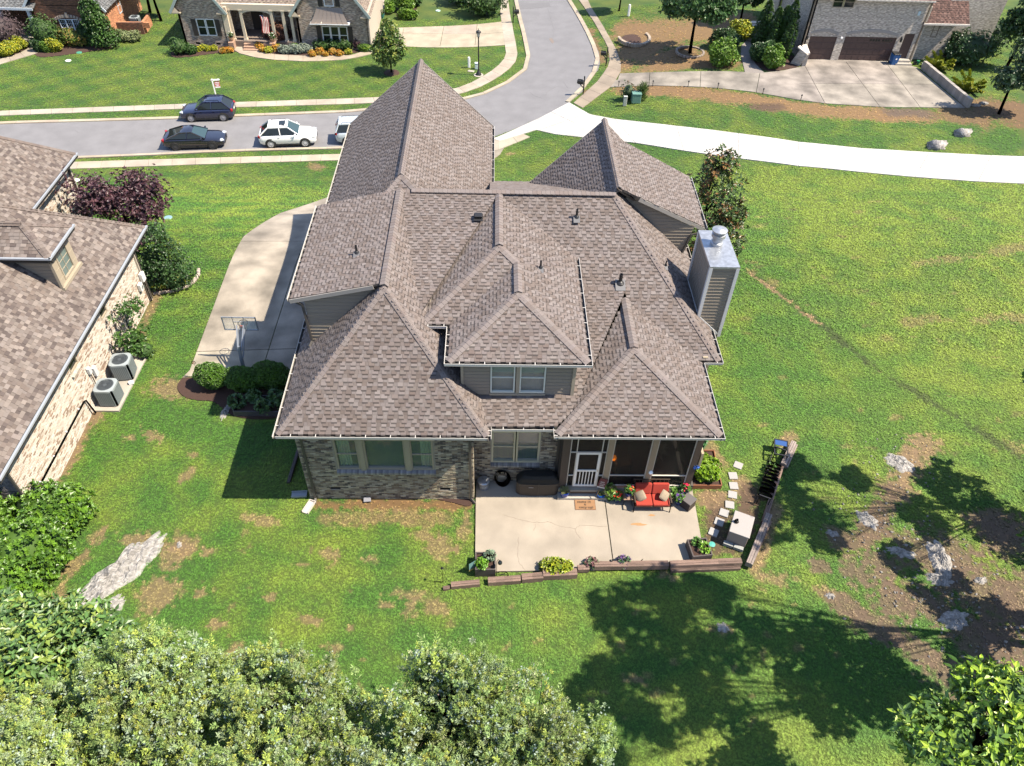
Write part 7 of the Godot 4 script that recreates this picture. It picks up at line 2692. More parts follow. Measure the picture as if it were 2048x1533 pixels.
	window(h, Transform3D(Basis(), V(0, 0, z + 0.03)), -15.85, -0.5, -14.95, 0.9, whf, M.pane_dark, true, Vector2i(1, 1), 0.08)
	for q in [[-28.42, -2.7, 1.5, 0.0], [-26.18, -2.7, 1.5, 0.0], [-16.7, -3.1, 1.65, 0.0], [-13.7, -3.1, 1.65, 0.0], [-16.2, 0.2, 1.4, 0.0], [-14.6, 0.2, 1.4, 0.0]]:
		mb = MB.new()
		mb.box(V(q[0], q[1], z + 0.03), V(0.42, q[2], 0.05))
		part(h, "shutter", mb, shut)
	for q in [-28.5, -26.55]:
		mb = MB.new()
		mb.box(V(q, -4.19, z - 0.06), V(0.4, 0.2, 0.02))
		part(h, "foundation_vent", mb, M.black)
	# curved standing seam hood over the window
	mb = MB.new()
	for k in 7:
		var x0 := -17.3 + k * 0.525
		var f := func(x: float, s: float) -> Vector3: return V(lerpf(x, -15.45 + (x + 15.45) * 0.62, s), -1.82 + 1.2 * pow(s, 1.5), z + 0.75 * (1.0 - s))
		for i in 5:
			var s0 := i / 5.0
			var s1 := (i + 1) / 5.0
			mb.quad(f.call(x0, s0), f.call(x0 + 0.525, s0), f.call(x0 + 0.525, s1), f.call(x0, s1))
			mb.bar(f.call(x0, s0), f.call(x0, s1), 0.03, 0.05, Z)
	part(h, "window_hood", mb, mat("hood_bronze", srgb(0.20, 0.165, 0.135), 0.4, null, 1.0, false, 0.4))
	mb = MB.new()
	mb.box(V(-15.46, -1.87, z + 0.4), V(3.7, 0.07, 0.8))
	part(h, "hood_base", mb, whf)
	# the porch
	mb = MB.new()
	mb.box(V(-22.1, y + 0.3, z - 1.6), V(6.8, 0.6, 3.1))
	part(h, "porch_floor", mb, mat("porch_slab", srgb(0.22, 0.17, 0.14), 0.9, M.t_fine, 1.0))
	mb = MB.new()
	mb.box(V(-22.1, -0.85, z - 0.35), V(6.9, 0.55, 0.3))
	mb.box(V(-25.35, -2.4, z - 0.15), V(0.5, 3.2, 0.35))
	part(h, "porch_beam", mb, cream)
	for x in [-25.0, -23.9, -21.05, -19.95, -19.2]:
		mb = MB.new()
		mb.box(V(x, -2.45, z - 0.35), V(0.26, 2.9, 0.26))
		mb.box(V(x, -3.82, z - 0.35), V(0.36, 0.14, 0.36))
		mb.box(V(x, -1.1, z - 0.35), V(0.36, 0.12, 0.36))
		part(h, "porch_column", mb, cream)
	for q in [[-23.9, -21.05]]:
		mb = MB.new()
		for k in 12:
			var a := PI * k / 12
			var b := PI * (k + 1) / 12
			mb.bar(V(-22.47 + 1.4 * cos(a), -1.5 + 0.42 * sin(a), z - 0.35), V(-22.47 + 1.4 * cos(b), -1.5 + 0.42 * sin(b), z - 0.35), 0.24, 0.2)
		part(h, "porch_arch", mb, cream)
	mb = MB.new()
	mb.box(V(-23.2, y + 1.65, z - 3.08), V(1.1, 2.1, 0.06))
	part(h, "door", mb, shut)
	window(h, Transform3D(Basis(), V(0, 0, z - 3.06)), -21.6, y + 1.1, -20.6, y + 2.7, whf, M.pane_dark)
	for k in 3:
		mb = MB.new()
		mb.box(V(-22.75, y + 0.07 + 0.15 * k, -75.0 - 0.3 * k), V(2.6, 0.15, 0.9))
		part(h, "step", mb, mat("step_brick", srgb(0.42, 0.27, 0.19), 0.9, M.t_fine, 1.0))
	for x in [-25.15, -21.2]:
		mb = MB.new()
		mb.box(V(x, y + 0.35, z + 0.2), V(0.5, 0.7, 0.9))
		part(h, "pier", mb, M.step_brick)
	mb = MB.new()
	mb.box(V(-11.88, y + 1.1, z - 2.6), V(0.06, 2.2, 2.4))
	mb.box(V(-11.88, y + 1.1, z - 5.8), V(0.06, 2.2, 2.4))
	part(h, "garage_door", mb, mat("garage_cream", srgb(0.6, 0.55, 0.48), 0.6))
	mb = MB.new()
	mb.box(V(-11.86, y + 1.8, z - 5), V(0.1, 3.5, 10.4))
	part(h, "pale_side", mb, mat("pale_side", srgb(0.52, 0.45, 0.37), 0.8, M.t_fine, 1.0))
	block(PackedVector2Array([W(-29.8, z), W(-11.9, z), W(-11.9, z - 12), W(-29.8, z - 12)]))
	var fl := thing("flag", "striped red and white flag on a pole at the stone porch", "flag", V(-22.0, -2.2, z + 0.1))
	mb = MB.new()
	mb.tube([V(0, 0, 0), V(0.15, 0.9, 0.5)], 0.02, 6)
	part(fl, "pole", mb, M.white)
	mb = MB.new()
	for k in 9:
		mb.col = Color(0.35, 0.03, 0.04) if k % 2 == 0 else Color(0.6, 0.58, 0.56)
		for i in 5:
			var f := func(u: int, w: float) -> Vector3: return V(0.14 + w * 0.06 + 0.05 * sin(u * 1.1), 0.85 - w * 0.085 * 0.3 - u * 0.3, 0.45 - w * 0.05 + 0.03 * sin(u * 1.7))
			mb.quad(f.call(i, k), f.call(i, k + 1), f.call(i + 1, k + 1), f.call(i + 1, k))
	mb.col = Color(0.03, 0.04, 0.14)
	mb.box(V(0.26, 0.68, 0.34), V(0.24, 0.42, 0.04))
	part(fl, "cloth", mb, M.cloth)
	mb = MB.new()
	mb.lathe([W(0.02, 0.9), W(0.04, 0.93), W(0, 0.97)], V(0.15, 0, 0.5), 8)
	part(fl, "finial", mb, M.metal)
	# --- red brick house, far left
	h = thing("house", "red brown brick house with grey roof at the top left", "house")
	var rb := masonry("red_brick", lot([[0.13, 0.06, 0.035], [0.10, 0.048, 0.03], [0.17, 0.075, 0.045], [0.08, 0.04, 0.03]]), srgb(0.12, 0.075, 0.05), 0.55)
	var orange := masonry("orange_brick", lot([[0.36, 0.15, 0.07], [0.30, 0.12, 0.06], [0.42, 0.19, 0.09]]), srgb(0.34, 0.2, 0.13), 0.55)
	z = -76.0
	bz = Transform3D(Basis(), V(0, 0, z))
	var wa: Vector3 = V(-41.34, -2.45, -76)
	var wb: Vector3 = V(-39.48, -4.03, -76)
	mb = MB.new()
	wall_panel(mb, Transform3D(Basis(), V(-43.4, y, z)), 6.3, 3.3, [[wa.x + 43.4, wb.y - y, wb.x + 43.4, wa.y - y]], 0.25)
	mb.plate(PackedVector2Array([W(-43.6, -1.25), W(-36.9, -1.25), W(-40.3, 2.6)]), Transform3D(Basis(), V(0, 0, z - 0.25)), 0.25)
	part(h, "wall", mb, rb)
	mb = MB.new()
	mb.box(V(-46.2, y + 1.6, z - 2.2), V(6.0, 3.2, 0.2))
	mb.box(V(-43.4, y + 1.6, z - 1.2), V(0.2, 3.2, 2.2))
	part(h, "porch_wall", mb, rb)
	mb = MB.new()
	mb.box(V(-37.1, y + 1.7, z - 4.5), V(0.25, 3.4, 8.8))
	mb.box(V(-35.5, y + 0.8, z - 2.4), V(3.2, 0.5, 0.25))
	part(h, "side_wall", mb, orange)
	for k in 3:
		window(h, bz, lerpf(wa.x, wb.x, k / 3.0), wb.y, lerpf(wa.x, wb.x, (k + 1) / 3.0), wa.y, mat("frame_blue_white", srgb(0.55, 0.62, 0.70), 0.5), M.pane_dark, true, Vector2i(3, 4), 0.06)
	mb = MB.new()
	for k in 10:
		var a := lerpf(-0.5, 0.5, k / 9.0)
		mb.box(V((wa.x + wb.x) * 0.5 + 2.4 * sin(a), wa.y - 1.95 + 2.25 * cos(a), z + 0.03), V(0.2, 0.26, 0.08), Basis(Z, -a))
	mb.box(V((wa.x + wb.x) * 0.5, wa.y + 0.38, z + 0.05), V(0.2, 0.45, 0.1))
	part(h, "window_arch", mb, mat("arch_pale", srgb(0.30, 0.25, 0.22), 0.8))
	var gt := []
	for t in [[0.15, 0.16, 0.165], [0.19, 0.2, 0.205], [0.12, 0.125, 0.13], [0.22, 0.22, 0.22]]:
		gt.append(Color(t[0], t[1], t[2]))
	far_roof(h, [[[V(-40.3, 3.0, z + 0.35), V(-40.3, 3.0, z - 9), V(-36.5, -1.5, z - 9), V(-36.5, -1.5, z + 0.35)], Z], [[V(-40.3, 3.0, z + 0.35), V(-40.3, 3.0, z - 9), V(-44.2, -1.5, z - 9), V(-44.2, -1.5, z + 0.35)], Z], [[V(-54, -1.35, z + 0.5), V(-43.0, -1.35, z + 0.5), V(-41.5, 3.2, z - 7), V(-54, 3.2, z - 7)], X]], gt)
	var blu := mat("trim_blue_grey", srgb(0.42, 0.47, 0.52), 0.5)
	for q in [[V(-36.45, -1.6, z + 0.38), V(-40.3, 2.95, z + 0.38)], [V(-44.2, -1.6, z + 0.38), V(-40.3, 2.95, z + 0.38)], [V(-54, -1.45, z + 0.55), V(-43.1, -1.45, z + 0.55)]]:
		mb = MB.new()
		mb.bar(q[0], q[1], 0.08, 0.2)
		part(h, "trim_board", mb, blu)
	for x in [-46.4, -43.7]:
		mb = MB.new()
		mb.box(V(x, y + 1.5, z + 0.3), V(0.26, 3.0, 0.26))
		mb.box(V(x, y + 0.1, z + 0.3), V(0.4, 0.2, 0.4))
		part(h, "porch_column", mb, blu)
	mb = MB.new()
	mb.box(V(-46.5, y + 0.12, z - 0.8), V(6.2, 0.24, 2.8))
	part(h, "porch_floor", mb, M.concrete)
	window(h, Transform3D(Basis(V(0, 0, -1), V(0, 1, 0), V(1, 0, 0)), V(-36.95, 0, z)), 3.4, -3.1, 4.2, -1.7, blu, M.pane_dark)
	block(PackedVector2Array([W(-43.5, z), W(-37, z), W(-37, z - 9), W(-60, z - 9), W(-60, z)]))
	var ew := thing("enclosure_wall", "low orange brick wall hiding equipment beside the red brick house", "garden wall", Vector3.ZERO)
	mb = MB.new()
	var e0 := gp(-37.02, -78.05)
	var e1 := gp(-34.54, -78.21)
	var e2 := gp(-34.65, -80.57)
	mb.bar(e0 + V(0, 0.55, 0), e1 + V(0, 0.55, 0), 0.22, 1.1)
	part(ew, "front", mb, rb)
	mb = MB.new()
	mb.bar(e1 + V(0.0, 0.55, -0.12), e2 + V(0, 0.55, 0), 0.22, 1.1)
	part(ew, "side", mb, orange)
	var ac: Node3D = get_node("air_conditioner").duplicate()
	ac.name = numbered("air_conditioner")
	add_child(ac, true)
	ac.position = (e0 + e2) * 0.5 + V(0.1, 0.15, -0.3)
	ac.set_meta("label", "pale air conditioner inside the low brick wall at the top left")
	ac.remove_meta("group")
	# --- pale brick house with the garage
	h = thing("house", "pale painted brick house with dark garage doors at the top right", "house")
	var wbk := masonry("pale_brick", lot([[0.42, 0.375, 0.32], [0.47, 0.425, 0.365], [0.36, 0.32, 0.275], [0.44, 0.395, 0.345], [0.5, 0.45, 0.38]]), srgb(0.30, 0.265, 0.23), 0.6)
	y = -2.0
	z = -69.3
	bz = Transform3D(Basis(), V(0, 0, z))
	var left := 27.65
	mb = MB.new()
	wall_panel(mb, Transform3D(Basis(), V(left, y, z)), 10.3, 5.3, [[0.55, 0, 3.0, 2.1], [3.7, 0, 8.4, 2.15], [9.0, 0.35, 9.9, 2.5], [1.65, 4.55, 3.55, 5.4]], 0.3)
	part(h, "wall", mb, wbk)
	mb = MB.new()
	wall_panel(mb, Transform3D(Basis(V(0, 0, 1), V(0, 1, 0), V(-1, 0, 0)), V(left, y, z - 12)), 12.0, 5.3, [[8.5, 1.2, 9.3, 3.2], [3.5, 1.6, 4.3, 3.6]], 0.3)
	part(h, "side_wall", mb, wbk)
	var swt := Transform3D(Basis(V(0, 0, 1), V(0, 1, 0), V(-1, 0, 0)), V(left, y, z - 12))
	var bronze := mat("frame_bronze", srgb(0.16, 0.13, 0.10), 0.5)
	window(h, swt, 8.5, 1.2, 9.3, 3.2, bronze, M.pane_dark)
	window(h, swt, 3.5, 1.6, 4.3, 3.6, bronze, M.pane_dark)
	window(h, bz, left + 1.65, y + 4.55, left + 2.57, y + 5.5, M.trim, M.pane_dark)
	window(h, bz, left + 2.63, y + 4.55, left + 3.55, y + 5.5, M.trim, M.pane_dark)
	var brown := mat("door_brown", srgb(0.085, 0.05, 0.045), 0.55, M.t_fine, 1.0)
	for q in [[left + 0.55, left + 3.0, 2.1, 2], [left + 3.7, left + 8.4, 2.15, 4]]:
		var gd := Node3D.new()
		gd.name = "garage_door"
		h.add_child(gd, true)
		for r in 4:
			mb = MB.new()
			var hh: float = q[2] / 4.0
			mb.box(V((q[0] + q[1]) * 0.5, y + hh * (r + 0.5), z - 0.14), V(q[1] - q[0], hh - 0.012, 0.05))
			var n: int = q[3] * 2
			for k in n:
				var w: float = (q[1] - q[0]) / n
				mb.box(V(q[0] + w * (k + 0.5), y + hh * (r + 0.5), z - 0.11), V(w - 0.12, hh - 0.14, 0.02))
			part(gd, "panel", mb, brown)
		if q[3] == 4:
			for k in 2:
				mb = MB.new()
				for i in 4:
					var xx: float = q[1] - 2.25 + k * 1.12 + i * 0.24
					mb.box(V(xx, y + q[2] * 0.86, z - 0.09), V(0.18, 0.22 - 0.03 * absf(i - 1.5), 0.02))
				part(gd, "window_light", mb, M.pane_dark)
		mb = MB.new()
		mb.box(V((q[0] + q[1]) * 0.5, y + 0.02, z + 0.1), V(q[1] - q[0], 0.05, 0.3))
		part(h, "threshold", mb, M.concrete)
		# soldier course arches over the doors
		mb = MB.new()
		mb.col = Color(0.40, 0.38, 0.35)
		var cx: float = (q[0] + q[1]) * 0.5
		var hw: float = (q[1] - q[0]) * 0.5
		for k in 26:
			var u := -1.0 + 2.0 * (k + 0.5) / 26
			mb.box(V(cx + u * hw, y + q[2] + 0.2 + 0.34 * (1.0 - u * u), z + 0.015), V(hw * 2.0 / 26 - 0.012, 0.24, 0.05), Basis(Z, -0.5 * u * 0.6 * 2.4 / hw))
		part(h, "arch", mb, M.brick)
	mb = MB.new()
	mb.box(V(left + 9.45, y + 1.42, z - 0.1), V(0.88, 2.12, 0.06))
	part(h, "door", mb, brown)
	for k in 2:
		mb = MB.new()
		mb.box(V(left + 9.45, y + 0.26 - 0.17 * k, z + 0.25 + 0.25 * k), V(1.3 + 0.2 * k, 0.18, 0.5 + 0.2 * k))
		part(h, "step", mb, M.concrete)
	for x in [left + 0.25, left + 8.75]:
		mb = MB.new()
		mb.rbox(V(x, y + 2.0, z + 0.12), V(0.16, 0.34, 0.16), 0.03)
		mb.lathe([W(0.11, 0.17), W(0.02, 0.3), W(0, 0.31)], V(x, y + 2.0, z + 0.12), 8)
		mb.bar(V(x, y + 2.25, z), V(x, y + 2.25, z + 0.12), 0.03, 0.03)
		part(h, "wall_lantern", mb, M.black)
	mb = MB.new()
	mb.rbox(V(left + 3.35, y + 2.05, z + 0.1), V(0.2, 0.16, 0.16), 0.03)
	part(h, "flood_lamp_unit", mb, M.white)
	mb = MB.new()
	mb.box(V(left + 9.5, y + 4.25, z + 0.02), V(0.22, 0.34, 0.04))
	part(h, "vent_plate", mb, mat("plate_blue", srgb(0.42, 0.55, 0.6), 0.4))
	downspout(h, [V(left + 0.05, y + 5.2, z + 0.1), V(left + 0.05, y + 0.4, z + 0.1), V(left - 0.2, y + 0.1, z + 0.3)], bronze, 0.11)
	downspout(h, [V(left + 10.25, y + 5.2, z + 0.1), V(left + 10.25, y + 0.1, z + 0.1)], bronze, 0.11)
	mb = MB.new()
	mb.box(V(left + 6.9, y + 5.35, z + 0.2), V(6.9, 0.12, 0.5))
	part(h, "eave_trim", mb, mat("eave_pale", srgb(0.55, 0.5, 0.45), 0.5))
	mb = MB.new()
	mb.box(V(left + 11.9, y + 2.0, z - 0.9), V(3.4, 4.0, 0.3))
	mb.box(V(left + 10.35, y + 2.4, z - 0.7), V(0.3, 4.8, 1.4))
	mb.box(V(left + 15.2, y + 2.7, z - 1.6), V(5.0, 5.4, 0.3))
	part(h, "wing_wall", mb, wbk)
	window(h, Transform3D(Basis(), V(left + 11.7, y + 2.0, z - 0.73)), 0.0, 0.0, 0.55, 1.1, bronze, M.pane_dark)
	var pt := []
	for t in [[0.12, 0.062, 0.05], [0.16, 0.085, 0.068], [0.095, 0.05, 0.042], [0.19, 0.11, 0.09]]:
		pt.append(Color(t[0], t[1], t[2]))
	far_roof(h, [[[V(left + 10.2, y + 3.5, z + 0.1), V(left + 14.3, y + 3.5, z + 0.1), V(left + 14.3, y + 6.6, z - 3.4), V(left + 10.2, y + 6.6, z - 3.4)], X], [[V(left - 0.4, y + 5.4, z + 0.4), V(left + 10.7, y + 5.4, z + 0.4), V(left + 7.0, y + 9.0, z - 4.5), V(left + 3.0, y + 9.0, z - 4.5)], X], [[V(left - 0.4, y + 5.4, z + 0.4), V(left + 3.0, y + 9.0, z - 4.5), V(left + 3.0, y + 9.0, z - 9), V(left - 0.4, y + 5.4, z - 12.4)], Z]], pt)
	mb = MB.new()
	mb.bar(V(left + 10.2, y + 3.42, z + 0.16), V(left + 14.3, y + 3.42, z + 0.16), 0.1, 0.14)
	part(h, "gutter", mb, M.eave_pale)
	block(PackedVector2Array([W(left, z), W(left + 17, z), W(left + 17, z - 12), W(left, z - 12)]))
	# low walls of that house
	var lw := thing("retaining_wall", "low pale stone wall sloping down beside the dark garage", "retaining wall", Vector3.ZERO)
	for q in [[V(27.06, -2, -68.36), V(27.65, -2, -67.85), 1.5, 0.9], [V(27.87, -2, -69.28), V(27.75, -2, -67.74), 1.3, 1.0]]:
		mb = MB.new()
		mb.bar(q[0] + V(0, q[2] * 0.5, 0), q[1] + V(0, q[3] * 0.5, 0), 0.35, q[2])
		part(lw, "wall", mb, wbk)
		mb = MB.new()
		mb.bar(q[0] + V(0, q[2] + 0.04, 0), q[1] + V(0, q[3] * 0.5 + q[2] * 0.5 + 0.04, 0), 0.45, 0.1)
		part(lw, "coping", mb, M.eave_pale)
	var rw := thing("retaining_wall", "long low stone wall along the right edge of the stained drive", "retaining wall", Vector3.ZERO)
	var r0: Vector3 = V(38.41, -2, -67.9)
	var r1: Vector3 = V(39.22, -2, -60.19)
	for k in 22:
		mb = MB.new()
		mb.col = Color(0.36, 0.33, 0.30) * rng.randf_range(0.8, 1.15)
		mb.bar(r0.lerp(r1, k / 22.0) + V(0.2, 0.35, 0), r0.lerp(r1, (k + 0.96) / 22.0) + V(0.2, 0.35, 0), 0.3, 0.75 + rng.randf_range(-0.02, 0.04))
		part(rw, "stone", mb, M.plain)
	var sp := thing("garden_steps", "pale stone steps rising to the pale brick house", "steps", Vector3.ZERO)
	for k in 6:
		mb = MB.new()
		var s0: Vector3 = V(24.57, -2, -73.74)
		mb.box(s0 + V(0.1 + k * 0.12, 0.09 + k * 0.17, -0.35 * k), V(1.5, 0.18, 0.5))
		part(sp, "step", mb, M.eave_pale)

# ---- cars -----------------------------------------------------------------------
func car(label: String, at: Vector3, turn: float, l: float, w: float, ht: float, kind: String, paint: Color, rim: Color) -> Node3D:
	# front toward +x; sections along the body, then glass, wheels, lamps
	var o := thing("parked_car", label, "car", at, turn, "cars parked on the street")
	var hw := w * 0.5
	var belt := ht * (0.65 if kind == "sedan" else 0.63)
	var hood := ht * (0.58 if kind == "sedan" else 0.58)
	var clear := 0.2
	# stations: x, half width, top height, bottom height
	var f := l * 0.5
	var st := [[-f, hw * 0.80, belt * 0.86, clear + 0.22], [-f + 0.08, hw * 0.90, belt * 0.97, clear + 0.08], [-f + 0.35, hw * 0.97, belt * (1.0 if kind == "sedan" else 1.02), clear], [-f * 0.35, hw, belt, clear], [f * 0.25, hw, belt, clear], [f * 0.42, hw * 0.99, hood * 1.02, clear], [f * 0.75, hw * 0.96, hood * 0.96, clear], [f - 0.12, hw * 0.86, hood * 0.82, clear + 0.04], [f, hw * 0.72, hood * 0.66, clear + 0.16]]
	var mb := MB.new()
	mb.col = paint
	var rings := []
	for s in st:
		var r := []
		for q in [[0.84, 0.0], [1.0, 0.18], [1.02, 0.55], [1.0, 0.82], [0.90, 0.97], [0.5, 1.01], [0.0, 1.03]]:
			r.append(V(s[0], lerpf(s[3], s[2], q[1]), s[1] * q[0]))
		for k in range(5, -1, -1):
			r.append(r[k] * V(1, 1, -1))
		rings.append(r)
	var nrm := []
	for i in st.size():
		var row := []
		for k in 13:
			var du: Vector3 = rings[mini(i + 1, st.size() - 1)][k] - rings[maxi(i - 1, 0)][k]
			var dv: Vector3 = rings[i][mini(k + 1, 12)] - rings[i][maxi(k - 1, 0)]
			row.append(dv.cross(du).normalized() * (1.0 if dv.cross(du).dot(rings[i][k] - V(st[i][0], ht * 0.3, 0)) > 0.0 else -1.0))
		nrm.append(row)
	for i in st.size() - 1:
		for k in 12:
			mb.tris(rings[i][k], rings[i + 1][k], rings[i + 1][k + 1], nrm[i][k], nrm[i + 1][k], nrm[i + 1][k + 1])
			mb.tris(rings[i][k], rings[i + 1][k + 1], rings[i][k + 1], nrm[i][k], nrm[i + 1][k + 1], nrm[i][k + 1])
	for e in [0, st.size() - 1]:
		for k in range(1, 12):
			mb.tri(rings[e][0], rings[e][k + 1] if e == 0 else rings[e][k], rings[e][k] if e == 0 else rings[e][k + 1])
	part(o, "body", mb, M.paint)
	# greenhouse: corners at belt and roof
	var b0 := f * 0.40
	var t0 := f * (0.0 if kind == "sedan" else 0.05)
	var t1 := -f * (0.38 if kind == "sedan" else 0.64)
	var b1 := -f * (0.86 if kind == "sedan" else 0.94)
	if kind == "boxy":
		t0 = f * 0.16
		t1 = -f * 0.85
		b1 = -f * 0.97
	var wb := hw * 0.93
	var wt := hw * (0.66 if kind == "sedan" else 0.70)
	var yb := belt * 0.985
	mb = MB.new()
	mb.col = paint
	# crowned roof
	var n := 6
	for i in n:
		for j in n:
			var c := []
			for e in [[i, j], [i + 1, j], [i + 1, j + 1], [i, j + 1]]:
				var u: float = e[0] / float(n)
				var v: float = e[1] / float(n) * 2.0 - 1.0
				var x := lerpf(t1, t0, u)
				c.append(V(x, ht - 0.05 * v * v - 0.10 * pow(absf(u - 0.45) * 2.0, 3.0), v * wt))
			mb.quad(c[0], c[3], c[2], c[1])
	for s in [-1.0, 1.0]:
		for q in [[V(b0, yb, s * wb), V(t0, ht - 0.1, s * wt)], [V(b1, yb, s * wb), V(t1, ht - 0.1, s * wt)], [V(t0, ht - 0.08, s * wt), V(t1, ht - 0.1, s * wt)], [V((b0 + b1) * 0.5 + 0.1, yb, s * wb), V((t0 + t1) * 0.5 + 0.1, ht - 0.07, s * wt)]]:
			mb.bar(q[0], q[1], 0.06, 0.08)
	var roof := part(o, "roof", mb, M.paint)
	var gl := M.pane_dark as Material
	mb = MB.new()
	mb.quad(V(b0, yb, wb), V(b0, yb, -wb), V(t0, ht - 0.12, -wt), V(t0, ht - 0.12, wt))
	part(o, "windscreen", mb, mat("windscreen", srgb(0.03, 0.055, 0.06), 0.03))
	mb = MB.new()
	mb.quad(V(b1, yb, -wb), V(b1, yb, wb), V(t1, ht - 0.13, wt), V(t1, ht - 0.13, -wt))
	part(o, "rear_window", mb, gl)
	for s in [-1.0, 1.0]:
		var m0 := (b0 + b1) * 0.5 + 0.1
		var m1 := (t0 + t1) * 0.5 + 0.1
		for q in [[b0 - 0.05, m0 + 0.04, t0 - 0.02, m1 + 0.04], [m0 - 0.04, b1 + 0.1, m1 - 0.04, t1 + 0.06]]:
			mb = MB.new()
			var z0: float = s * (wb + 0.012)
			var z1: float = s * (wt + 0.012)
			var p := [V(q[0], yb + 0.02, z0), V(q[1], yb + 0.02, z0), V(q[3], ht - 0.14, z1), V(q[2], ht - 0.14, z1)]
			if s > 0:
				mb.quad(p[1], p[0], p[3], p[2])
			else:
				mb.quad(p[0], p[1], p[2], p[3])
			part(o, "side_window", mb, gl)
		mb = MB.new()
		mb.col = paint
		mb.rbox(V(b0 - 0.22, yb + 0.08, s * (wb + 0.16)), V(0.14, 0.13, 0.18), 0.04)
		part(o, "mirror", mb, M.paint)
		# lower cladding and door handles
		mb = MB.new()
		mb.box(V(0, clear + 0.05, s * hw * 0.985), V(l * 0.42, 0.12, 0.05))
		part(o, "sill", mb, M.rubber)
		for x in [0.35, -0.62]:
			mb = MB.new()
			mb.col = paint * 0.8
			mb.rbox(V(x, belt * 0.84, s * (hw + 0.015)), V(0.17, 0.03, 0.03), 0.01)
			part(o, "door_handle", mb, M.paint)
		mb = MB.new()
		mb.rbox(V(f - 0.2, hood * 0.80, s * hw * 0.70), V(0.32, 0.11, 0.36), 0.04, Basis(V(0, 1, 0), s * 0.5))
		part(o, "headlight", mb, mat("headlight", srgb(0.35, 0.38, 0.42), 0.08))
		mb = MB.new()
		mb.rbox(V(-f + 0.10, belt * 0.86, s * hw * 0.78), V(0.2, 0.2, 0.3), 0.04, Basis(V(0, 1, 0), -s * 0.4))
		part(o, "tail_light", mb, mat("tail_light", srgb(0.28, 0.008, 0.012), 0.1))
	mb = MB.new()
	mb.rbox(V(f - 0.06, hood * 0.5, 0), V(0.16, 0.22, w * 0.62), 0.04)
	part(o, "grille", mb, M.black)
	mb = MB.new()
	mb.rbox(V(-f + 0.05, 0.42, 0), V(0.16, 0.2, w * 0.8), 0.05)
	part(o, "rear_bumper", mb, M.rubber)
	mb = MB.new()
	mb.box(V(-f + 0.005, belt * 0.72, 0), V(0.02, 0.13, 0.32))
	part(o, "number_plate", mb, M.white)
	var wr := 0.345 if kind != "sedan" else 0.325
	for s in [-1.0, 1.0]:
		for x in [f * 0.60, -f * 0.60]:
			var wh := Node3D.new()
			wh.name = "wheel"
			wh.position = V(x, wr, s * (hw - 0.10))
			o.add_child(wh, true)
			var bs := Basis(V(1, 0, 0), s * PI / 2)
			mb = MB.new()
			mb.lathe([W(wr + 0.07, -0.1), W(wr + 0.075, 0.105), W(wr * 0.5, 0.106)], Vector3.ZERO, 28, bs)
			part(wh, "wheel_arch", mb, M.rubber)
			mb = MB.new()
			mb.lathe([W(wr * 0.62, -0.1), W(wr * 0.97, -0.09), W(wr, -0.05), W(wr, 0.1), W(wr * 0.96, 0.135), W(wr * 0.7, 0.14), W(wr * 0.66, 0.115), W(0, 0.11)], Vector3.ZERO, 28, bs)
			part(wh, "tyre", mb, M.rubber)
			mb = MB.new()
			mb.col = rim
			for k in 10:
				var a := k * TAU / 10
				mb.bar(bs * V(cos(a) * 0.03, 0.128, sin(a) * 0.03), bs * V(cos(a) * wr * 0.68, 0.122, sin(a) * wr * 0.68), 0.045, 0.02, bs.y)
			mb.lathe([W(wr * 0.72, 0.118), W(wr * 0.72, 0.138), W(wr * 0.63, 0.136), W(wr * 0.63, 0.118)], Vector3.ZERO, 28, bs)
			mb.lathe([W(0.06, 0.12), W(0.05, 0.14), W(0, 0.142)], Vector3.ZERO, 12, bs)
			part(wh, "rim", mb, M.satin)
	if kind != "sedan":
		for s in [-1.0, 1.0]:
			mb = MB.new()
			mb.tube([V(t0 - 0.15, ht - 0.07, s * (wt - 0.08)), V(t0 - 0.25, ht + 0.03, s * (wt - 0.08)), V(t1 + 0.3, ht + 0.02, s * (wt - 0.08)), V(t1 + 0.2, ht - 0.07, s * (wt - 0.08))], 0.018, 6)
			part(o, "roof_rail", mb, M.black)
	if kind == "suv" and paint.r > 0.3:
		mb = MB.new()
		mb.rbox(V(t0 - 0.42, ht + 0.0, 0), V(0.5, 0.02, 0.72), 0.01)
		part(roof, "sunroof", mb, M.pane_dark)
	return o

func build_cars() -> void:
	var lift := V(0, 0.03, 0)
	var dir: Vector3 = V(-13.64, -4.5, -55.84) - V(-25.35, -4.5, -54.51)
	var turn := atan2(-dir.z, dir.x)
	car("black saloon car parked on the near side of the street", (V(-25.3, -4.5, -54.98) + V(-21.4, -4.5, -55.53)) * 0.5 + lift + V(0, 0, -0.85), turn, 4.65, 1.8, 1.4, "sedan", Color(0.008, 0.010, 0.016), Color(0.05, 0.05, 0.055))
	car("white crossover car with sunroof parked on the near side", (V(-18, -4.5, -55.67) + V(-14.41, -4.5, -56.22)) * 0.5 + lift + V(0, 0, -0.85), turn, 4.4, 1.82, 1.65, "suv", Color(0.78, 0.78, 0.79), Color(0.5, 0.5, 0.52))
	car("silver blue boxy car half hidden behind the garage roof", V(-10.27, -4.5, -56.63) + lift + V(0, 0, -0.85), turn, 4.5, 1.85, 1.75, "boxy", Color(0.45, 0.50, 0.55), Color(0.4, 0.4, 0.42))
	car("dark navy crossover car facing left on the far side", (V(-25.45, -4.5, -59.64) + V(-21.74, -4.5, -60.43)) * 0.5 + lift + V(0, 0, -0.8), turn + PI, 4.25, 1.8, 1.62, "suv", Color(0.012, 0.018, 0.045), Color(0.3, 0.3, 0.32))

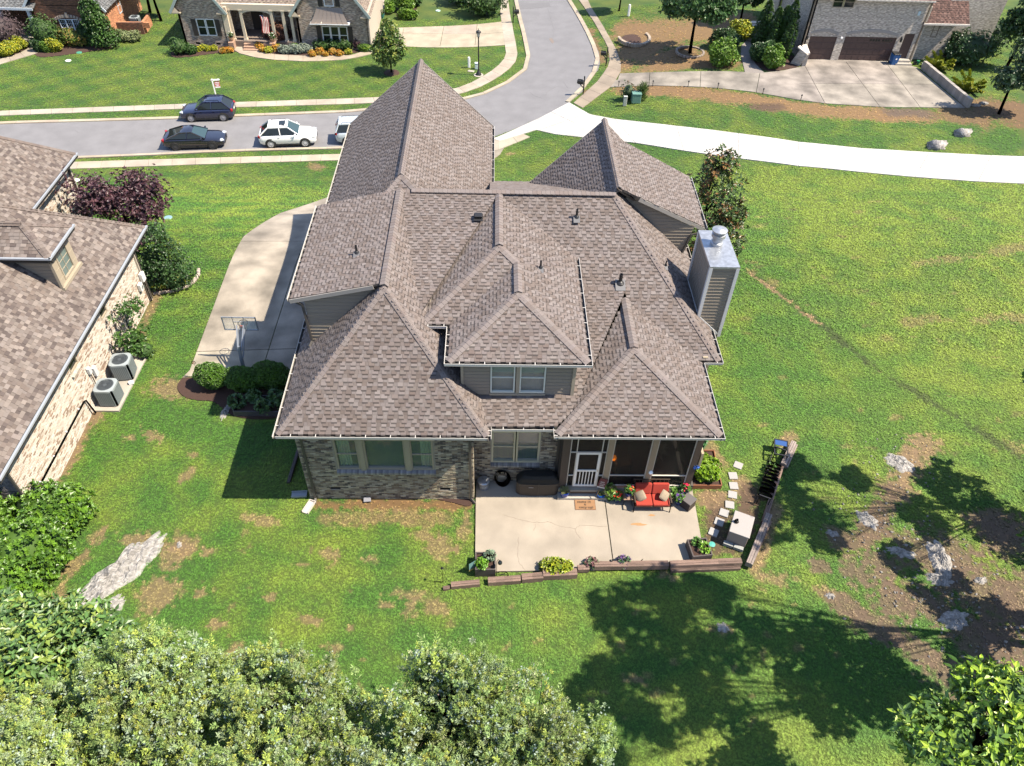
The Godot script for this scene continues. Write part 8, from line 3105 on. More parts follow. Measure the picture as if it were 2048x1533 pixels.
# ---- small things along the street ----------------------------------------------
func mailbox(label: String, at: Vector3, turn: float) -> void:
	var o := thing("mailbox", label, "mailbox", at, turn, "black kerbside mailboxes")
	var mb := MB.new()
	mb.bar(V(0, 0, 0), V(0, 1.55, 0), 0.1, 0.1)
	mb.bar(V(0, 0.95, 0), V(-0.55, 0.95, 0), 0.08, 0.06)
	mb.bar(V(0, 0.6, 0), V(-0.35, 0.92, 0), 0.06, 0.06)
	part(o, "post", mb, M.black)
	mb = MB.new()
	mb.lathe([W(0.03, 1.55), W(0.07, 1.6), W(0.0, 1.7)], Vector3.ZERO, 8)
	part(o, "finial", mb, M.black)
	mb = MB.new()
	var pl := PackedVector2Array([W(-0.13, 0), W(0.13, 0)])
	for k in 9:
		pl.append(W(0.13 * cos(k * PI / 8), 0.16 + 0.12 * sin(k * PI / 8)))
	mb.plate(pl, Transform3D(Basis(V(0, 0, 1), V(0, 1, 0), V(-1, 0, 0)), V(-0.08, 1.0, 0)), 0.52)
	part(o, "box", mb, M.black)
	mb = MB.new()
	mb.box(V(-0.35, 1.32, 0.0), V(0.4, 0.06, 0.02))
	part(o, "flag", mb, M.black)

func build_street_things() -> void:
	var mb := MB.new()
	var lp := thing("street_lamp", "black lamp post with glass lantern at the corner of the lawn", "street lamp", V(-1.35, -4.4, -70.02))
	mb.lathe([W(0.28, 0), W(0.26, 0.12), W(0.18, 0.3), W(0.1, 0.45), W(0.065, 0.6), W(0.05, 3.3), W(0.08, 3.35), W(0.06, 3.42), W(0.12, 3.5)], Vector3.ZERO, 14)
	part(lp, "post", mb, M.black)
	mb = MB.new()
	mb.lathe([W(0.1, 3.5), W(0.17, 3.85), W(0.17, 3.87)], Vector3.ZERO, 8)
	part(lp, "lantern_glass", mb, mat("lantern_glass", srgb(0.4, 0.4, 0.38), 0.15))
	mb = MB.new()
	mb.lathe([W(0.24, 3.86), W(0.22, 3.95), W(0.08, 4.05), W(0.02, 4.1), W(0.03, 4.16), W(0, 4.25)], Vector3.ZERO, 8)
	for k in 4:
		var a := k * PI / 2 + PI / 4
		mb.bar(V(cos(a) * 0.1, 3.5, sin(a) * 0.1), V(cos(a) * 0.175, 3.87, sin(a) * 0.175), 0.02, 0.02)
	part(lp, "lantern_cap", mb, M.black)
	mb = MB.new()
	mb.lathe([W(0.45, 0.0), W(0.45, 0.06), W(0, 0.06)], Vector3.ZERO, 18)
	part(lp, "footing", mb, M.concrete)
	for q in [["tall white utility marker post left of the lamp post", V(-2.28, -4.44, -71.74), 0.95], ["tall white utility post on the grass at the upper right", V(13.77, -2.79, -81.31), 1.1]]:
		mb = MB.new()
		mb.rbox(V(0, q[2] * 0.5, 0), V(0.24, q[2], 0.2), 0.06)
		mb.rbox(V(0, q[2] + 0.02, 0), V(0.2, 0.08, 0.18), 0.03)
		solo("utility_post", mb, M.white, q[0], "utility post", "white utility posts", q[1])
	mb = MB.new()
	mb.rbox(V(0, 0.27, 0), V(0.3, 0.55, 0.28), 0.04)
	mb.rbox(V(0, 0.56, 0), V(0.33, 0.06, 0.31), 0.02)
	solo("utility_box", mb, mat("utility_pale", srgb(0.55, 0.62, 0.60), 0.5), "short pale green utility box beside the lamp post", "utility box", "", V(-1.57, -4.41, -71.48))
	mb = MB.new()
	mb.rbox(V(0, 0.02, 0), V(0.6, 0.06, 0.35), 0.02)
	solo("valve_cover", mb, M.concrete, "flat concrete valve cover in the lawn by the lamp post", "valve cover", "", V(-2.07, -4.43, -70.94), -0.3)
	for q in [["round white drain cover in the striped lawn at the left", V(-39.37, -4.5, -71.4), Color(0.6, 0.62, 0.58)], ["small green round cover in the brick house lawn", V(-39.08, -4.5, -73.26), Color(0.06, 0.22, 0.16)], ["pale blue green round cover on the lawn at the top", V(-6.02, -4.5, -86.45), Color(0.35, 0.5, 0.45)], ["blue grey round cover in the grass by the plum tree", V(-20.08, -1.33, -40.85), Color(0.16, 0.26, 0.30)], ["small white square cover in the grass left of the plum tree", V(-30.21, -4.16, -49.81), Color(0.6, 0.6, 0.6)]]:
		mb = MB.new()
		mb.col = q[2]
		mb.lathe([W(0.26, 0), W(0.26, 0.05), W(0.22, 0.07), W(0, 0.075)], Vector3.ZERO, 18)
		solo("ground_cover_lid", mb, M.satin, q[0], "ground cover", "round covers in the lawns", q[1])
	mailbox("black mailbox on the kerb above the pale drive apron", V(7.84, -3.52, -64.43), -0.25)
	mailbox("black mailbox on the worn verge beside the right pavement", V(10.36, -3.2, -69.91), -0.2)
	mailbox("black mailbox on the left verge at the top of the street", V(2.01, -4.15, -82.56), PI)
	# for sale sign
	var fs := thing("yard_sign", "white wooden post with a small red and white hanging sign behind the navy car", "sign", V(-23.94, -4.5, -64.34), 0.25)
	mb = MB.new()
	mb.bar(V(0, 0, 0), V(0, 1.7, 0), 0.1, 0.1)
	mb.bar(V(-0.1, 1.6, 0), V(0.6, 1.6, 0), 0.1, 0.1)
	part(fs, "post", mb, M.white)
	mb = MB.new()
	mb.box(V(0.33, 1.2, 0), V(0.42, 0.55, 0.03))
	part(fs, "panel", mb, mat("sign_red", srgb(0.5, 0.12, 0.13), 0.5))
	mb = MB.new()
	for k in 3:
		mb.box(V(0.33, 1.36 - k * 0.13, 0.018), V(0.34 - 0.06 * k, 0.06, 0.004))
	mb.box(V(0.33, 0.97, 0.018), V(0.42, 0.1, 0.004))
	part(fs, "pale_print", mb, M.white)
	for x in [0.18, 0.48]:
		mb = MB.new()
		mb.bar(V(x, 1.57, 0), V(x, 1.47, 0), 0.015, 0.015)
		part(fs, "hook", mb, M.black)
	# transformer and pedestal by the stained drive
	mb = MB.new()
	mb.rbox(V(0, 0.42, 0), V(0.75, 0.8, 0.7), 0.05)
	mb.rbox(V(0, 0.84, 0), V(0.8, 0.06, 0.75), 0.02)
	solo("transformer_box", mb, mat("transformer_green", srgb(0.10, 0.20, 0.17), 0.5), "square green transformer box in the grass by the pale drive", "transformer", "", V(12.05, -2.99, -62.05))
	mb = MB.new()
	mb.rbox(V(0, 0.4, 0), V(0.3, 0.8, 0.22), 0.04)
	mb.rbox(V(0, 0.82, 0), V(0.33, 0.05, 0.25), 0.02)
	solo("cable_pedestal", mb, mat("pedestal", srgb(0.33, 0.35, 0.33), 0.6), "grey cable pedestal left of the green transformer", "utility box", "", V(11.08, -3.11, -61.6))
	# stake lights
	var nm := ["first stake light from the left along the stained drive", "second stake light from the left along the stained drive", "third stake light from the left along the stained drive", "fourth stake light from the left along the stained drive", "fifth stake light, where the drive begins to widen", "last stake light, at the wide part of the stained drive"]
	var sp := [V(10.99, -3.13, -65.31), V(13.86, -2.78, -64.77), V(16.78, -2.46, -64.1), V(19.15, -2.25, -63.35), V(22.64, -2.04, -62), V(25.52, -2, -60.83)]
	for k in 6:
		var o := thing("stake_light", nm[k], "path light", sp[k], 0.0, "stake lights along the drive")
		mb = MB.new()
		mb.tube([V(0, 0, 0), V(0, 0.45, 0)], 0.025, 6)
		part(o, "stake", mb, M.black)
		mb = MB.new()
		mb.lathe([W(0.05, 0.42), W(0.08, 0.48), W(0.02, 0.56), W(0, 0.56)], Vector3.ZERO, 10)
		part(o, "head", mb, M.black)
	# blue wheelie bin
	var bin := thing("wheelie_bin", "blue wheeled bin with black lid beside the garage door", "bin", V(36.22, -2, -68.76), 0.05)
	mb = MB.new()
	for q in [[0.0, 0.24, 0.26, 0.95, 0.3, 0.34]]:
		var a := [V(-q[1], q[0], q[2]), V(q[1], q[0], q[2]), V(q[1], q[0], -q[2]), V(-q[1], q[0], -q[2])]
		var b := [V(-q[4], q[3], q[5]), V(q[4], q[3], q[5]), V(q[4], q[3], -q[5]), V(-q[4], q[3], -q[5])]
		for k in 4:
			mb.quad(a[k], a[(k + 1) % 4], b[(k + 1) % 4], b[k])
	part(bin, "body", mb, mat("bin_blue", srgb(0.015, 0.09, 0.26), 0.5))
	mb = MB.new()
	mb.rbox(V(0, 1.0, 0), V(0.66, 0.09, 0.74), 0.03)
	part(bin, "lid", mb, M.black)
	mb = MB.new()
	mb.box(V(0.02, 0.62, 0.315), V(0.14, 0.16, 0.005))
	part(bin, "pale_mark", mb, M.white)
	for s in [-1, 1]:
		mb = MB.new()
		mb.tube([V(s * 0.2, 0.1, -0.3), V(s * 0.28, 0.1, -0.3)], 0.1, 14)
		part(bin, "wheel", mb, M.rubber)
	var clut := thing("garden_clutter", "green watering can and pots in shade at the pale brick corner", "garden pots", V(38.62, -2, -69))
	mb = MB.new()
	mb.col = Color(0.02, 0.2, 0.09)
	mb.lathe([W(0.14, 0), W(0.15, 0.3), W(0.05, 0.34)], Vector3.ZERO, 12)
	mb.tube([V(0.13, 0.08, 0), V(0.35, 0.36, 0.05)], 0.02, 6)
	part(clut, "watering_can", mb, M.satin)
	mb = MB.new()
	mb.col = Color(0.55, 0.57, 0.6)
	mb.lathe([W(0.12, 0), W(0.16, 0.3)], V(0.25, 0, 0.6), 12)
	mb.col = Color(0.03, 0.03, 0.03)
	mb.lathe([W(0.14, 0), W(0.18, 0.25)], V(-0.35, 0, 0.2), 12)
	part(clut, "pot", mb, M.satin)
	# boulders on the right lawn
	for q in [["pale boulder on the right lawn below the pale drive bend", V(33.84, -2, -53.29), V(0.75, 0.4, 0.5)], ["tan capped boulder at the edge of the bare soil far right", V(36.79, -2, -55.41), V(0.7, 0.35, 0.45)]]:
		mb = MB.new()
		mb.col = Color(0.5, 0.47, 0.45)
		mb.blob(V(0, 0.1, 0), q[2], noise, 0.9, 22)
		solo("boulder", mb, M.rock, q[0], "boulder", "boulders on the right lawn", q[1], 0.3)
	for q in [["pale flat stone left of the right tree trunk", V(40.17, -2, -60.6), V(0.5, 0.1, 0.25)], ["second flat stone beside the right tree trunk", V(41.08, -2, -61.02), V(0.4, 0.1, 0.25)]]:
		mb = MB.new()
		mb.col = Color(0.42, 0.40, 0.38)
		mb.blob(V(0, 0.06, 0), q[2], noise, 0.5, 14)
		solo("flat_stone", mb, M.rock, q[0], "stone", "flat stones by the tree", q[1])
	# ring of blocks round a young bed
	var ringb := thing("stone_ring", "crescent of tan wall blocks round a dark bed at the upper right", "stone edging", Vector3.ZERO)
	var c: Vector3 = V(13.57, -2.81, -75.2)
	for k in 22:
		var a := 0.15 + k * PI * 1.15 / 22
		mb = MB.new()
		mb.col = Color(0.42, 0.34, 0.26) * rng.randf_range(0.85, 1.1)
		mb.box(c + V(-1.5 * cos(a), 0.14, 1.9 * sin(a) - 0.2), V(0.3, 0.3, 0.24), Basis(Vector3.UP, -a + PI / 2))
		part(ringb, "block", mb, M.plain)
	mb = MB.new()
	mb.lathe([W(1.3, 0.0), W(1.25, 0.06), W(0, 0.1)], c, 20)
	struct("soil_bed", mb, M.mulch)
	var trr := thing("tree_ring", "ring of dark edging stones round the shade tree at the upper right", "stone edging", Vector3.ZERO)
	c = V(18.19, -2.33, -71.13)
	for k in 26:
		var a := k * TAU / 26
		mb = MB.new()
		mb.col = Color(0.30, 0.25, 0.21) * rng.randf_range(0.8, 1.1)
		mb.box(c + V(1.25 * cos(a), 0.08, 1.25 * sin(a)), V(0.26, 0.18, 0.2), Basis(Vector3.UP, -a + PI / 2))
		part(trr, "block", mb, M.plain)
	# edging stones of the holly bed
	var ed := thing("bed_edging", "curved edging of pale stones in front of the dark holly", "stone edging", Vector3.ZERO)
	var pts := [V(-15.92, 0, -33.86), V(-15.8, 0, -33.33), V(-15.88, 0, -32.76), V(-16.16, 0, -32.28), V(-16.64, 0, -31.93), V(-17.24, 0, -31.79), V(-17.64, 0, -31.65)]
	for i in pts.size() - 1:
		for k in 5:
			mb = MB.new()
			mb.col = Color(0.50, 0.42, 0.36) * rng.randf_range(0.8, 1.12)
			mb.rbox(pts[i].lerp(pts[i + 1], (k + 0.5) / 5.0) + V(0, 0.06, 0), V(rng.randf_range(0.14, 0.22), 0.13, rng.randf_range(0.12, 0.18)), 0.03, Basis(Vector3.UP, rng.randf()))
			part(ed, "stone", mb, M.plain)

# ---- plants round the houses ----------------------------------------------------
const GREEN := [Color(0.045, 0.105, 0.02), Color(0.065, 0.135, 0.025), Color(0.035, 0.08, 0.018)]
const DEEP := [Color(0.022, 0.058, 0.016), Color(0.032, 0.078, 0.02), Color(0.045, 0.095, 0.025)]
const LIME := [Color(0.11, 0.21, 0.02), Color(0.15, 0.25, 0.025), Color(0.08, 0.16, 0.018)]
const GOLD := [Color(0.38, 0.36, 0.02), Color(0.28, 0.30, 0.02), Color(0.18, 0.23, 0.02)]
const AMBER := [Color(0.48, 0.20, 0.02), Color(0.42, 0.26, 0.03), Color(0.30, 0.20, 0.03)]

func tree(called: String, label: String, at: Vector3, height: float, trunk_h: float, lobes: Array, kind: String, cols: Array, per: int, size: float, m: Material, trunk_r := 0.12, opts := {}) -> Node3D:
	# a tapered trunk, a limb to each lobe of the crown, leaf clusters round every lobe
	var o := thing(called, label, "tree", at, 0.0, opts.get("group", ""))
	var bark := MB.new()
	bark.col = opts.get("bark", Color(0.14, 0.11, 0.085))
	var lean := V(0.06 * height * sin(at.x), 0, 0.04 * height * cos(at.z))
	var top := V(0, height * 0.85, 0) + lean
	var stem := []
	var rad := []
	for i in 7:
		var q := i / 6.0
		stem.append(top * q + V(sin(q * 5.0 + at.x), 0, cos(q * 4.0 + at.z)) * 0.05 * height * 0.2 * q)
		rad.append(lerpf(trunk_r, trunk_r * 0.2, q))
	bark.tube(stem, rad, 8)
	part(o, "trunk", bark, M.bark)
	bark = MB.new()
	bark.col = opts.get("bark", Color(0.14, 0.11, 0.085))
	var tr := []
	var cl := []
	var th: float = opts.get("limb", 1.0)
	for l in lobes:
		var c: Vector3 = l[0]
		var r: Vector3 = l[1]
		var from := V(0, clampf(c.y - r.y * 0.9, trunk_h, height * 0.8), 0)
		from += top * (from.y / top.y) - V(0, from.y, 0)
		bark.tube([from, from.lerp(c, 0.5) + V(0, 0.08 * height * 0.3, 0), c], [trunk_r * 0.4 * th, trunk_r * 0.25 * th, trunk_r * 0.1 * th], 5)
		for k in 5:
			var a := k * 1.3 + c.x
			bark.tube([c.lerp(from, 0.3), c + r * V(cos(a) * 0.7, 0.3 * sin(k * 2.0), sin(a) * 0.7)], [trunk_r * 0.14 * th, trunk_r * 0.04 * th], 4, false)
		var lc := cols
		if opts.has("vary"):
			# each bough has a tint of its own
			var f := rng.randf_range(0.72, 1.3)
			lc = []
			for q in cols:
				lc.append(Color(q.r * f * rng.randf_range(0.95, 1.2), q.g * f, q.b * f))
		scatter(tr, cl, c, r, int(per * l[2] if l.size() > 2 else per), lc, opts.get("shell", 0.35), 0.3, size, opts.get("up", 0.4), opts.get("gaps", -0.25))
	part(o, "limb", bark, M.bark)
	mass(o, "crown", kind, m, tr, cl)
	if opts.has("berries"):
		# pale blue berries that sit in clumps on the outer sprays
		tr = []
		cl = []
		var tr2 := []
		var cl2 := []
		for l in lobes:
			scatter(tr, cl, l[0], l[1] * 1.04, opts.berries, [Color(0.25, 0.32, 0.26), Color(0.30, 0.37, 0.31), Color(0.21, 0.28, 0.22)], 0.75, 0.3, 0.9, 0.6, -0.05)
			scatter(tr2, cl2, l[0], l[1] * 1.12, 26, cols, 0.9, 0.3, size * 1.5, 0.75, -0.3)
		mass(o, "berries", "berry", m, tr, cl)
		mass(o, "outer_shoot", kind, m, tr2, cl2)
	return o

func round_lobes(r: Vector3, y: float, n: int, sd: int, f := 0.5) -> Array:
	var g := RandomNumberGenerator.new()
	g.seed = sd
	var out := [[V(0, y, 0), r * 0.62]]
	for k in n:
		var a := TAU * k / n + g.randf() * 0.8
		var e := g.randf_range(-0.7, 0.85)
		var q := sqrt(1.0 - e * e)
		out.append([V(cos(a) * q, e, sin(a) * q) * r * 0.62 + V(0, y, 0), r * f * g.randf_range(0.75, 1.15)])
	return out

func build_plants() -> void:
	var plum := [Color(0.045, 0.018, 0.026), Color(0.065, 0.026, 0.035), Color(0.032, 0.013, 0.022), Color(0.08, 0.035, 0.04)]
	# left side of the yard
	var p := V(-20.56, -0.33, -37.16) as Vector3
	tree("plum_tree", "dark purple leaved tree beside the house on the left", p, 4.4, 0.5, round_lobes(V(3.0, 2.1, 2.2), 2.6, 14, 4, 0.42), "broad", plum, 270, 1.15, M.leaf_plum, 0.12, {"gaps": -0.12, "up": 0.6})
	tree("holly_tree", "dark glossy cone shaped holly at the corner of the left house", V(-16.97, 0, -32.69), 3.6, 0.3, [[V(0, 0.9, 0), V(1.35, 0.95, 1.3)], [V(0.05, 1.8, 0), V(1.05, 0.95, 1.0)], [V(0, 2.7, 0), V(0.65, 0.9, 0.6)], [V(0.5, 1.0, 0.5), V(0.8, 0.8, 0.7)], [V(-0.5, 1.2, 0.3), V(0.75, 0.8, 0.7)]], "broad", DEEP, 560, 0.7, M.leaf, 0.1, {"gaps": -0.5, "shell": 0.5})
	blades("striped_grass", "left tuft of yellow striped grass below the holly", V(-17.28, 0, -32.17), 0.6, 130, [Color(0.35, 0.38, 0.05), Color(0.22, 0.27, 0.03), Color(0.45, 0.44, 0.12)], 0.9, "yellow grass tufts")
	blades("striped_grass", "right tuft of yellow striped grass below the holly", V(-16.42, 0, -32.44), 0.55, 130, [Color(0.35, 0.38, 0.05), Color(0.22, 0.27, 0.03), Color(0.45, 0.44, 0.12)], 0.9, "yellow grass tufts")
	bush("shrub", "lime green shrub hidden between the holly and the plum tree", V(-18.36, 0, -34.26), V(0.6, 0.6, 0.9), "broad", LIME, 160, 0.9)
	bush("shrub", "low red barberry between plum tree and holly", V(-19.11, -0.08, -35.52), V(0.7, 0.55, 0.7), "broad", plum, 130, 0.9, "", 0.3, "shrub", M.leaf_plum)
	tree("climbing_shrub", "loose leafy shrub growing up the brick wall above the air conditioner", V(-17.1, 0, -27.3), 2.9, 0.2, [[V(0, 2.2, 0), V(0.6, 0.6, 0.7)], [V(0.1, 1.5, 0.5), V(0.6, 0.6, 0.7)], [V(0.2, 2.0, -0.9), V(0.5, 0.5, 0.6)], [V(0.0, 0.9, 0.6), V(0.5, 0.5, 0.5)], [V(0.3, 0.7, -0.5), V(0.5, 0.4, 0.6)]], "broad", GREEN, 110, 1.0, M.leaf, 0.04, {"gaps": -0.05, "shell": 0.1})
	bush("shrub", "small leafy shrub beside the slab behind the air conditioners", V(-16.5, 0, -27.0), V(0.4, 0.35, 0.5), "broad", GREEN, 70, 0.9, "", 0.4)
	# laurels at the left edge: three grown together
	var lau := [Color(0.07, 0.15, 0.012), Color(0.10, 0.20, 0.015), Color(0.045, 0.105, 0.012)]
	for q in [["laurel shrub nearest the dark garden wall at the left", V(-16.85, 0, -17.31), V(1.6, 0.95, 1.05)], ["large laurel shrub in the middle of the left hedge", V(-16.92, 0, -15.41), V(1.75, 1.15, 1.2)], ["lowest laurel shrub of the left hedge above the trees", V(-17.02, 0, -13.78), V(1.5, 1.1, 1.1)], ["laurel shrub cut off by the left edge of the picture", V(-19.17, 0, -16.72), V(1.3, 1.2, 1.3)]]:
		bush("laurel", q[0], q[1], q[2], "broad", lau, 1500, 0.95, "laurels in the left hedge", 0.22)
	# right of the house
	tree("magnolia", "tall magnolia with glossy dark leaves behind the chimney", gp(11.78, -35.59), 6.8, 0.4, [[V(0, 1.4, 0), V(1.7, 1.3, 1.5)], [V(0.4, 2.6, 0.1), V(1.75, 1.2, 1.5)], [V(0.1, 3.8, 0), V(1.55, 1.15, 1.35)], [V(0.05, 5.0, 0), V(1.25, 1.05, 1.1)], [V(0.0, 6.0, 0), V(0.8, 0.9, 0.7)], [V(1.1, 1.6, 0.4), V(1.0, 0.8, 0.8)], [V(1.1, 3.2, 0.3), V(0.9, 0.7, 0.7)], [V(-0.6, 0.8, 1.2), V(1.0, 0.8, 0.8)]], "big", [Color(0.035, 0.07, 0.016), Color(0.05, 0.09, 0.02), Color(0.03, 0.05, 0.014), Color(0.16, 0.085, 0.03)], 210, 0.95, M.leaf, 0.14, {"gaps": -0.3, "shell": 0.5, "up": 0.5})
	# stone house garden
	tree("young_magnolia", "young round tree alone on the striped lawn over the street", V(-9.43, -4.5, -70.37), 4.6, 0.9, [[V(0, 1.6, 0), V(1.1, 0.8, 1.1)], [V(0, 2.5, 0), V(1.35, 0.9, 1.3)], [V(0.05, 3.4, 0), V(0.95, 0.8, 0.9)], [V(0, 4.1, 0), V(0.5, 0.6, 0.5)], [V(0.7, 2.2, 0.4), V(0.9, 0.8, 0.8)], [V(-0.7, 2.1, 0.4), V(0.9, 0.8, 0.8)]], "big", [Color(0.06, 0.12, 0.02), Color(0.11, 0.17, 0.03), Color(0.05, 0.09, 0.02), Color(0.2, 0.22, 0.04)], 260, 1.15, M.leaf, 0.09, {"gaps": -0.3, "up": 0.5})
	var mbed := MB.new()
	mbed.lathe([W(0.75, 0), W(0.7, 0.05), W(0, 0.08)], V(-9.43, -4.5, -70.37), 18)
	struct("mulch_bed", mbed, M.mulch)
	bush("barberry", "round rust red shrub beside the stone house steps", V(-21.07, -4.5, -76.5), V(1.35, 1.0, 1.0), "fine", [Color(0.13, 0.05, 0.03), Color(0.18, 0.075, 0.04), Color(0.10, 0.04, 0.03)], 1100, 1.9, "", 0.18, "shrub", M.leaf_matte)
	var k := 0
	for q in [[V(-28.74, -4.5, -74.46), 0.32, "G"], [V(-28.21, -4.5, -74.25), 0.28, "G"], [V(-27.84, -4.5, -74.63), 0.34, "G"], [V(-27.31, -4.5, -74.42), 0.3, "G"], [V(-26.78, -4.5, -74.57), 0.32, "G"], [V(-25.78, -4.5, -74.03), 0.3, "A"], [V(-25.49, -4.5, -74.17), 0.32, "A"], [V(-25.16, -4.5, -74.19), 0.3, "A"], [V(-22.58, -4.5, -75.18), 0.4, "A"], [V(-22.14, -4.5, -74.49), 0.34, "A"], [V(-21.53, -4.5, -74.28), 0.4, "G"], [V(-20.96, -4.5, -74.79), 0.42, "A"], [V(-20.87, -4.5, -75.28), 0.3, "G"], [V(-17.28, -4.5, -73.7), 0.38, "A"], [V(-16.6, -4.5, -74.21), 0.42, "A"], [V(-16.06, -4.5, -73.77), 0.28, "A"], [V(-15.4, -4.5, -74.16), 0.4, "A"], [V(-14.75, -4.5, -73.96), 0.36, "A"], [V(-13.95, -4.5, -74.36), 0.34, "G"], [V(-19.16, -4.5, -75.14), 0.4, "L"]]:
		var word: String = {"G": "small golden", "A": "small amber", "L": "small lime"}[q[2]]
		k += 1
		var where: String = ["under the left gable window", "beside the walk at the left gable", "at the bend of the walk", "under the right gable windows", "below the red shrub"][0 if k < 6 else 1 if k < 9 else 2 if k < 14 else 3 if k < 20 else 4]
		var nth: String = ["first", "second", "third", "fourth", "fifth", "sixth"][[0, 0, 1, 2, 3, 4, 0, 1, 2, 0, 1, 2, 3, 4, 0, 1, 2, 3, 4, 5, 0][k]]
		bush("bedding_shrub", "%s mounded shrub, %s from the left, %s" % [word, nth, where], q[0], V(q[1], q[1] * 0.8, q[1]), "fine", GOLD if q[2] == "G" else (AMBER if q[2] == "A" else LIME), 110, 2.0, "small mounded shrubs in the stone house bed", 0.15)
	for q in [["loose green shrub at the left end of the stone house bed", V(-29.71, -4.5, -73.57), V(0.95, 0.7, 0.8), GREEN], ["small round green shrub second from the left end of the stone house bed", V(-28.69, -4.5, -73.63), V(0.6, 0.45, 0.5), GREEN], ["silver grey shrub, left of three in the stone house bed", V(-19.9, -4.5, -74.26), V(0.8, 0.38, 0.45), [Color(0.2, 0.24, 0.19), Color(0.26, 0.3, 0.24)]], ["silver grey shrub, middle of three in the stone house bed", V(-18.82, -4.5, -74.32), V(0.8, 0.4, 0.45), [Color(0.2, 0.24, 0.19), Color(0.26, 0.3, 0.24)]], ["silver grey shrub, right of three in the stone house bed", V(-18.01, -4.5, -74.61), V(0.6, 0.4, 0.45), [Color(0.2, 0.24, 0.19), Color(0.26, 0.3, 0.24)]], ["dark green hedge shrub under the right windows, left one", V(-16.55, -4.5, -75.05), V(0.9, 0.5, 0.5), GREEN], ["dark green hedge shrub under the right windows, middle one", V(-15.45, -4.5, -75.12), V(0.9, 0.5, 0.5), GREEN], ["dark green hedge shrub under the right windows, right one", V(-14.42, -4.5, -75.3), V(0.8, 0.5, 0.5), GREEN], ["purple leaved shrub at the right corner of the stone house", V(-13.41, -4.5, -75.73), V(0.7, 0.55, 0.5), plum], ["low green shrub at the right end of the stone house bed", V(-12.37, -4.5, -75.18), V(0.8, 0.35, 0.4), LIME]]:
		bush("shrub", q[0], q[1], q[2], "fine", q[3], 330, 2.1, "shrubs in the stone house bed", 0.25)
	for q in [["pot of white flowers on the left pier of the stone porch", V(-25.15, -3.8, -75.2)], ["pot of white flowers on the right pier of the stone porch", V(-21.2, -3.8, -75.2)]]:
		potted(q[0], q[1], 0.25, 0.35, Color(0.3, 0.2, 0.14), GREEN, [Color(0.7, 0.7, 0.66)], 0.45, "pots on the stone porch piers")
	for q in [["green potted shrub at the right corner of the stone house", V(-12.05, -4.5, -76.55)], ["green potted plant by the garage of the stone house", V(-11.76, -4.5, -83.88)]]:
		potted(q[0], q[1], 0.28, 0.45, Color(0.03, 0.13, 0.12), GREEN, [], 0.5, "green pots on the stone house drive")
	for q in [["lime green round shrub left of the top lawn", V(-9.44, -4.5, -86.21), V(0.9, 0.9, 0.8), LIME], ["yellow green low shrub at the edge of the top lawn", V(-9.14, -4.5, -83.91), V(1.0, 0.45, 0.5), LIME], ["green shrub behind the lime shrubs at the top", V(-8.7, -4.5, -87.76), V(0.8, 0.8, 0.8), GREEN], ["large round dark green shrub beside the street at the top", V(-1.04, -4.38, -85.27), V(2.3, 1.6, 1.7), GREEN], ["second large green shrub behind the round one at the top", V(-3.45, -4.48, -88.69), V(1.8, 1.4, 1.6), GREEN], ["yellow green shrubs along the drive edge at the top", V(-11.06, -4.5, -86.39), V(0.5, 0.5, 1.6), LIME]]:
		bush("shrub", q[0], q[1], q[2], "broad", q[3], 800, 1.4, "shrubs round the top lawn", 0.25)
	# brick house garden
	for q in [["dark purple brown shrub at the far left edge", V(-46.49, -4.5, -74.49), V(2.2, 1.6, 1.5), [Color(0.09, 0.06, 0.07), Color(0.12, 0.085, 0.09), Color(0.06, 0.045, 0.05)]], ["rounded weeping green shrub before the brick house porch", V(-42.47, -4.5, -74.73), V(1.5, 1.4, 1.2), GREEN], ["clipped orange tipped hedge under the brick house window", V(-40.08, -4.5, -74.87), V(2.0, 0.8, 0.7), [Color(0.16, 0.2, 0.03), Color(0.3, 0.2, 0.05), Color(0.1, 0.16, 0.02)]], ["small dark shrub right of the orange tipped hedge", V(-38.69, -4.5, -74.95), V(0.6, 1.1, 0.5), DEEP], ["yellow shrub, leftmost of three by the brick house walk", V(-45.46, -4.5, -72.19), V(0.9, 0.55, 0.6), GOLD], ["yellow shrub, middle of three by the brick house walk", V(-45, -4.5, -73.03), V(0.7, 0.5, 0.5), GOLD], ["yellow shrub, right of three by the brick house walk", V(-44.72, -4.5, -73.87), V(0.7, 0.55, 0.5), GOLD], ["lime shrub at the foot of the weeping shrub", V(-41.94, -4.5, -73.33), V(0.6, 0.45, 0.4), LIME], ["golden green shrub right of the lime shrub", V(-41.31, -4.5, -73.48), V(0.7, 0.55, 0.5), GOLD], ["small dark shrub left of the lime shrub", V(-42.76, -4.5, -73.4), V(0.6, 0.5, 0.4), DEEP], ["low grey green border plants by the orange brick wall", V(-35.86, -4.5, -76.35), V(2.0, 0.5, 0.6), [Color(0.16, 0.2, 0.08), Color(0.22, 0.25, 0.12)]]]:
		bush("shrub", q[0], q[1], q[2], "fine", q[3], 900, 2.0, "shrubs round the brick house", 0.25)
	tree("evergreen_shrub", "tall dense evergreen at the corner of the red brick house", V(-37.13, -4.5, -74.8), 4.6, 0.3, [[V(0, 1.0, 0), V(1.35, 1.0, 1.2)], [V(-0.15, 2.2, 0), V(1.15, 1.1, 1.0)], [V(-0.3, 3.4, 0), V(0.8, 1.0, 0.8)]], "broad", GREEN, 800, 1.1, M.leaf, 0.12, {"gaps": -0.7, "shell": 0.6})
	tree("shade_tree", "leafy tree behind the red brick house at the top", V(-34.05, -4.5, -81.7), 6.5, 1.8, round_lobes(V(2.3, 1.6, 2.0), 4.6, 9, 21, 0.5), "broad", GREEN, 420, 1.5, M.leaf, 0.16)
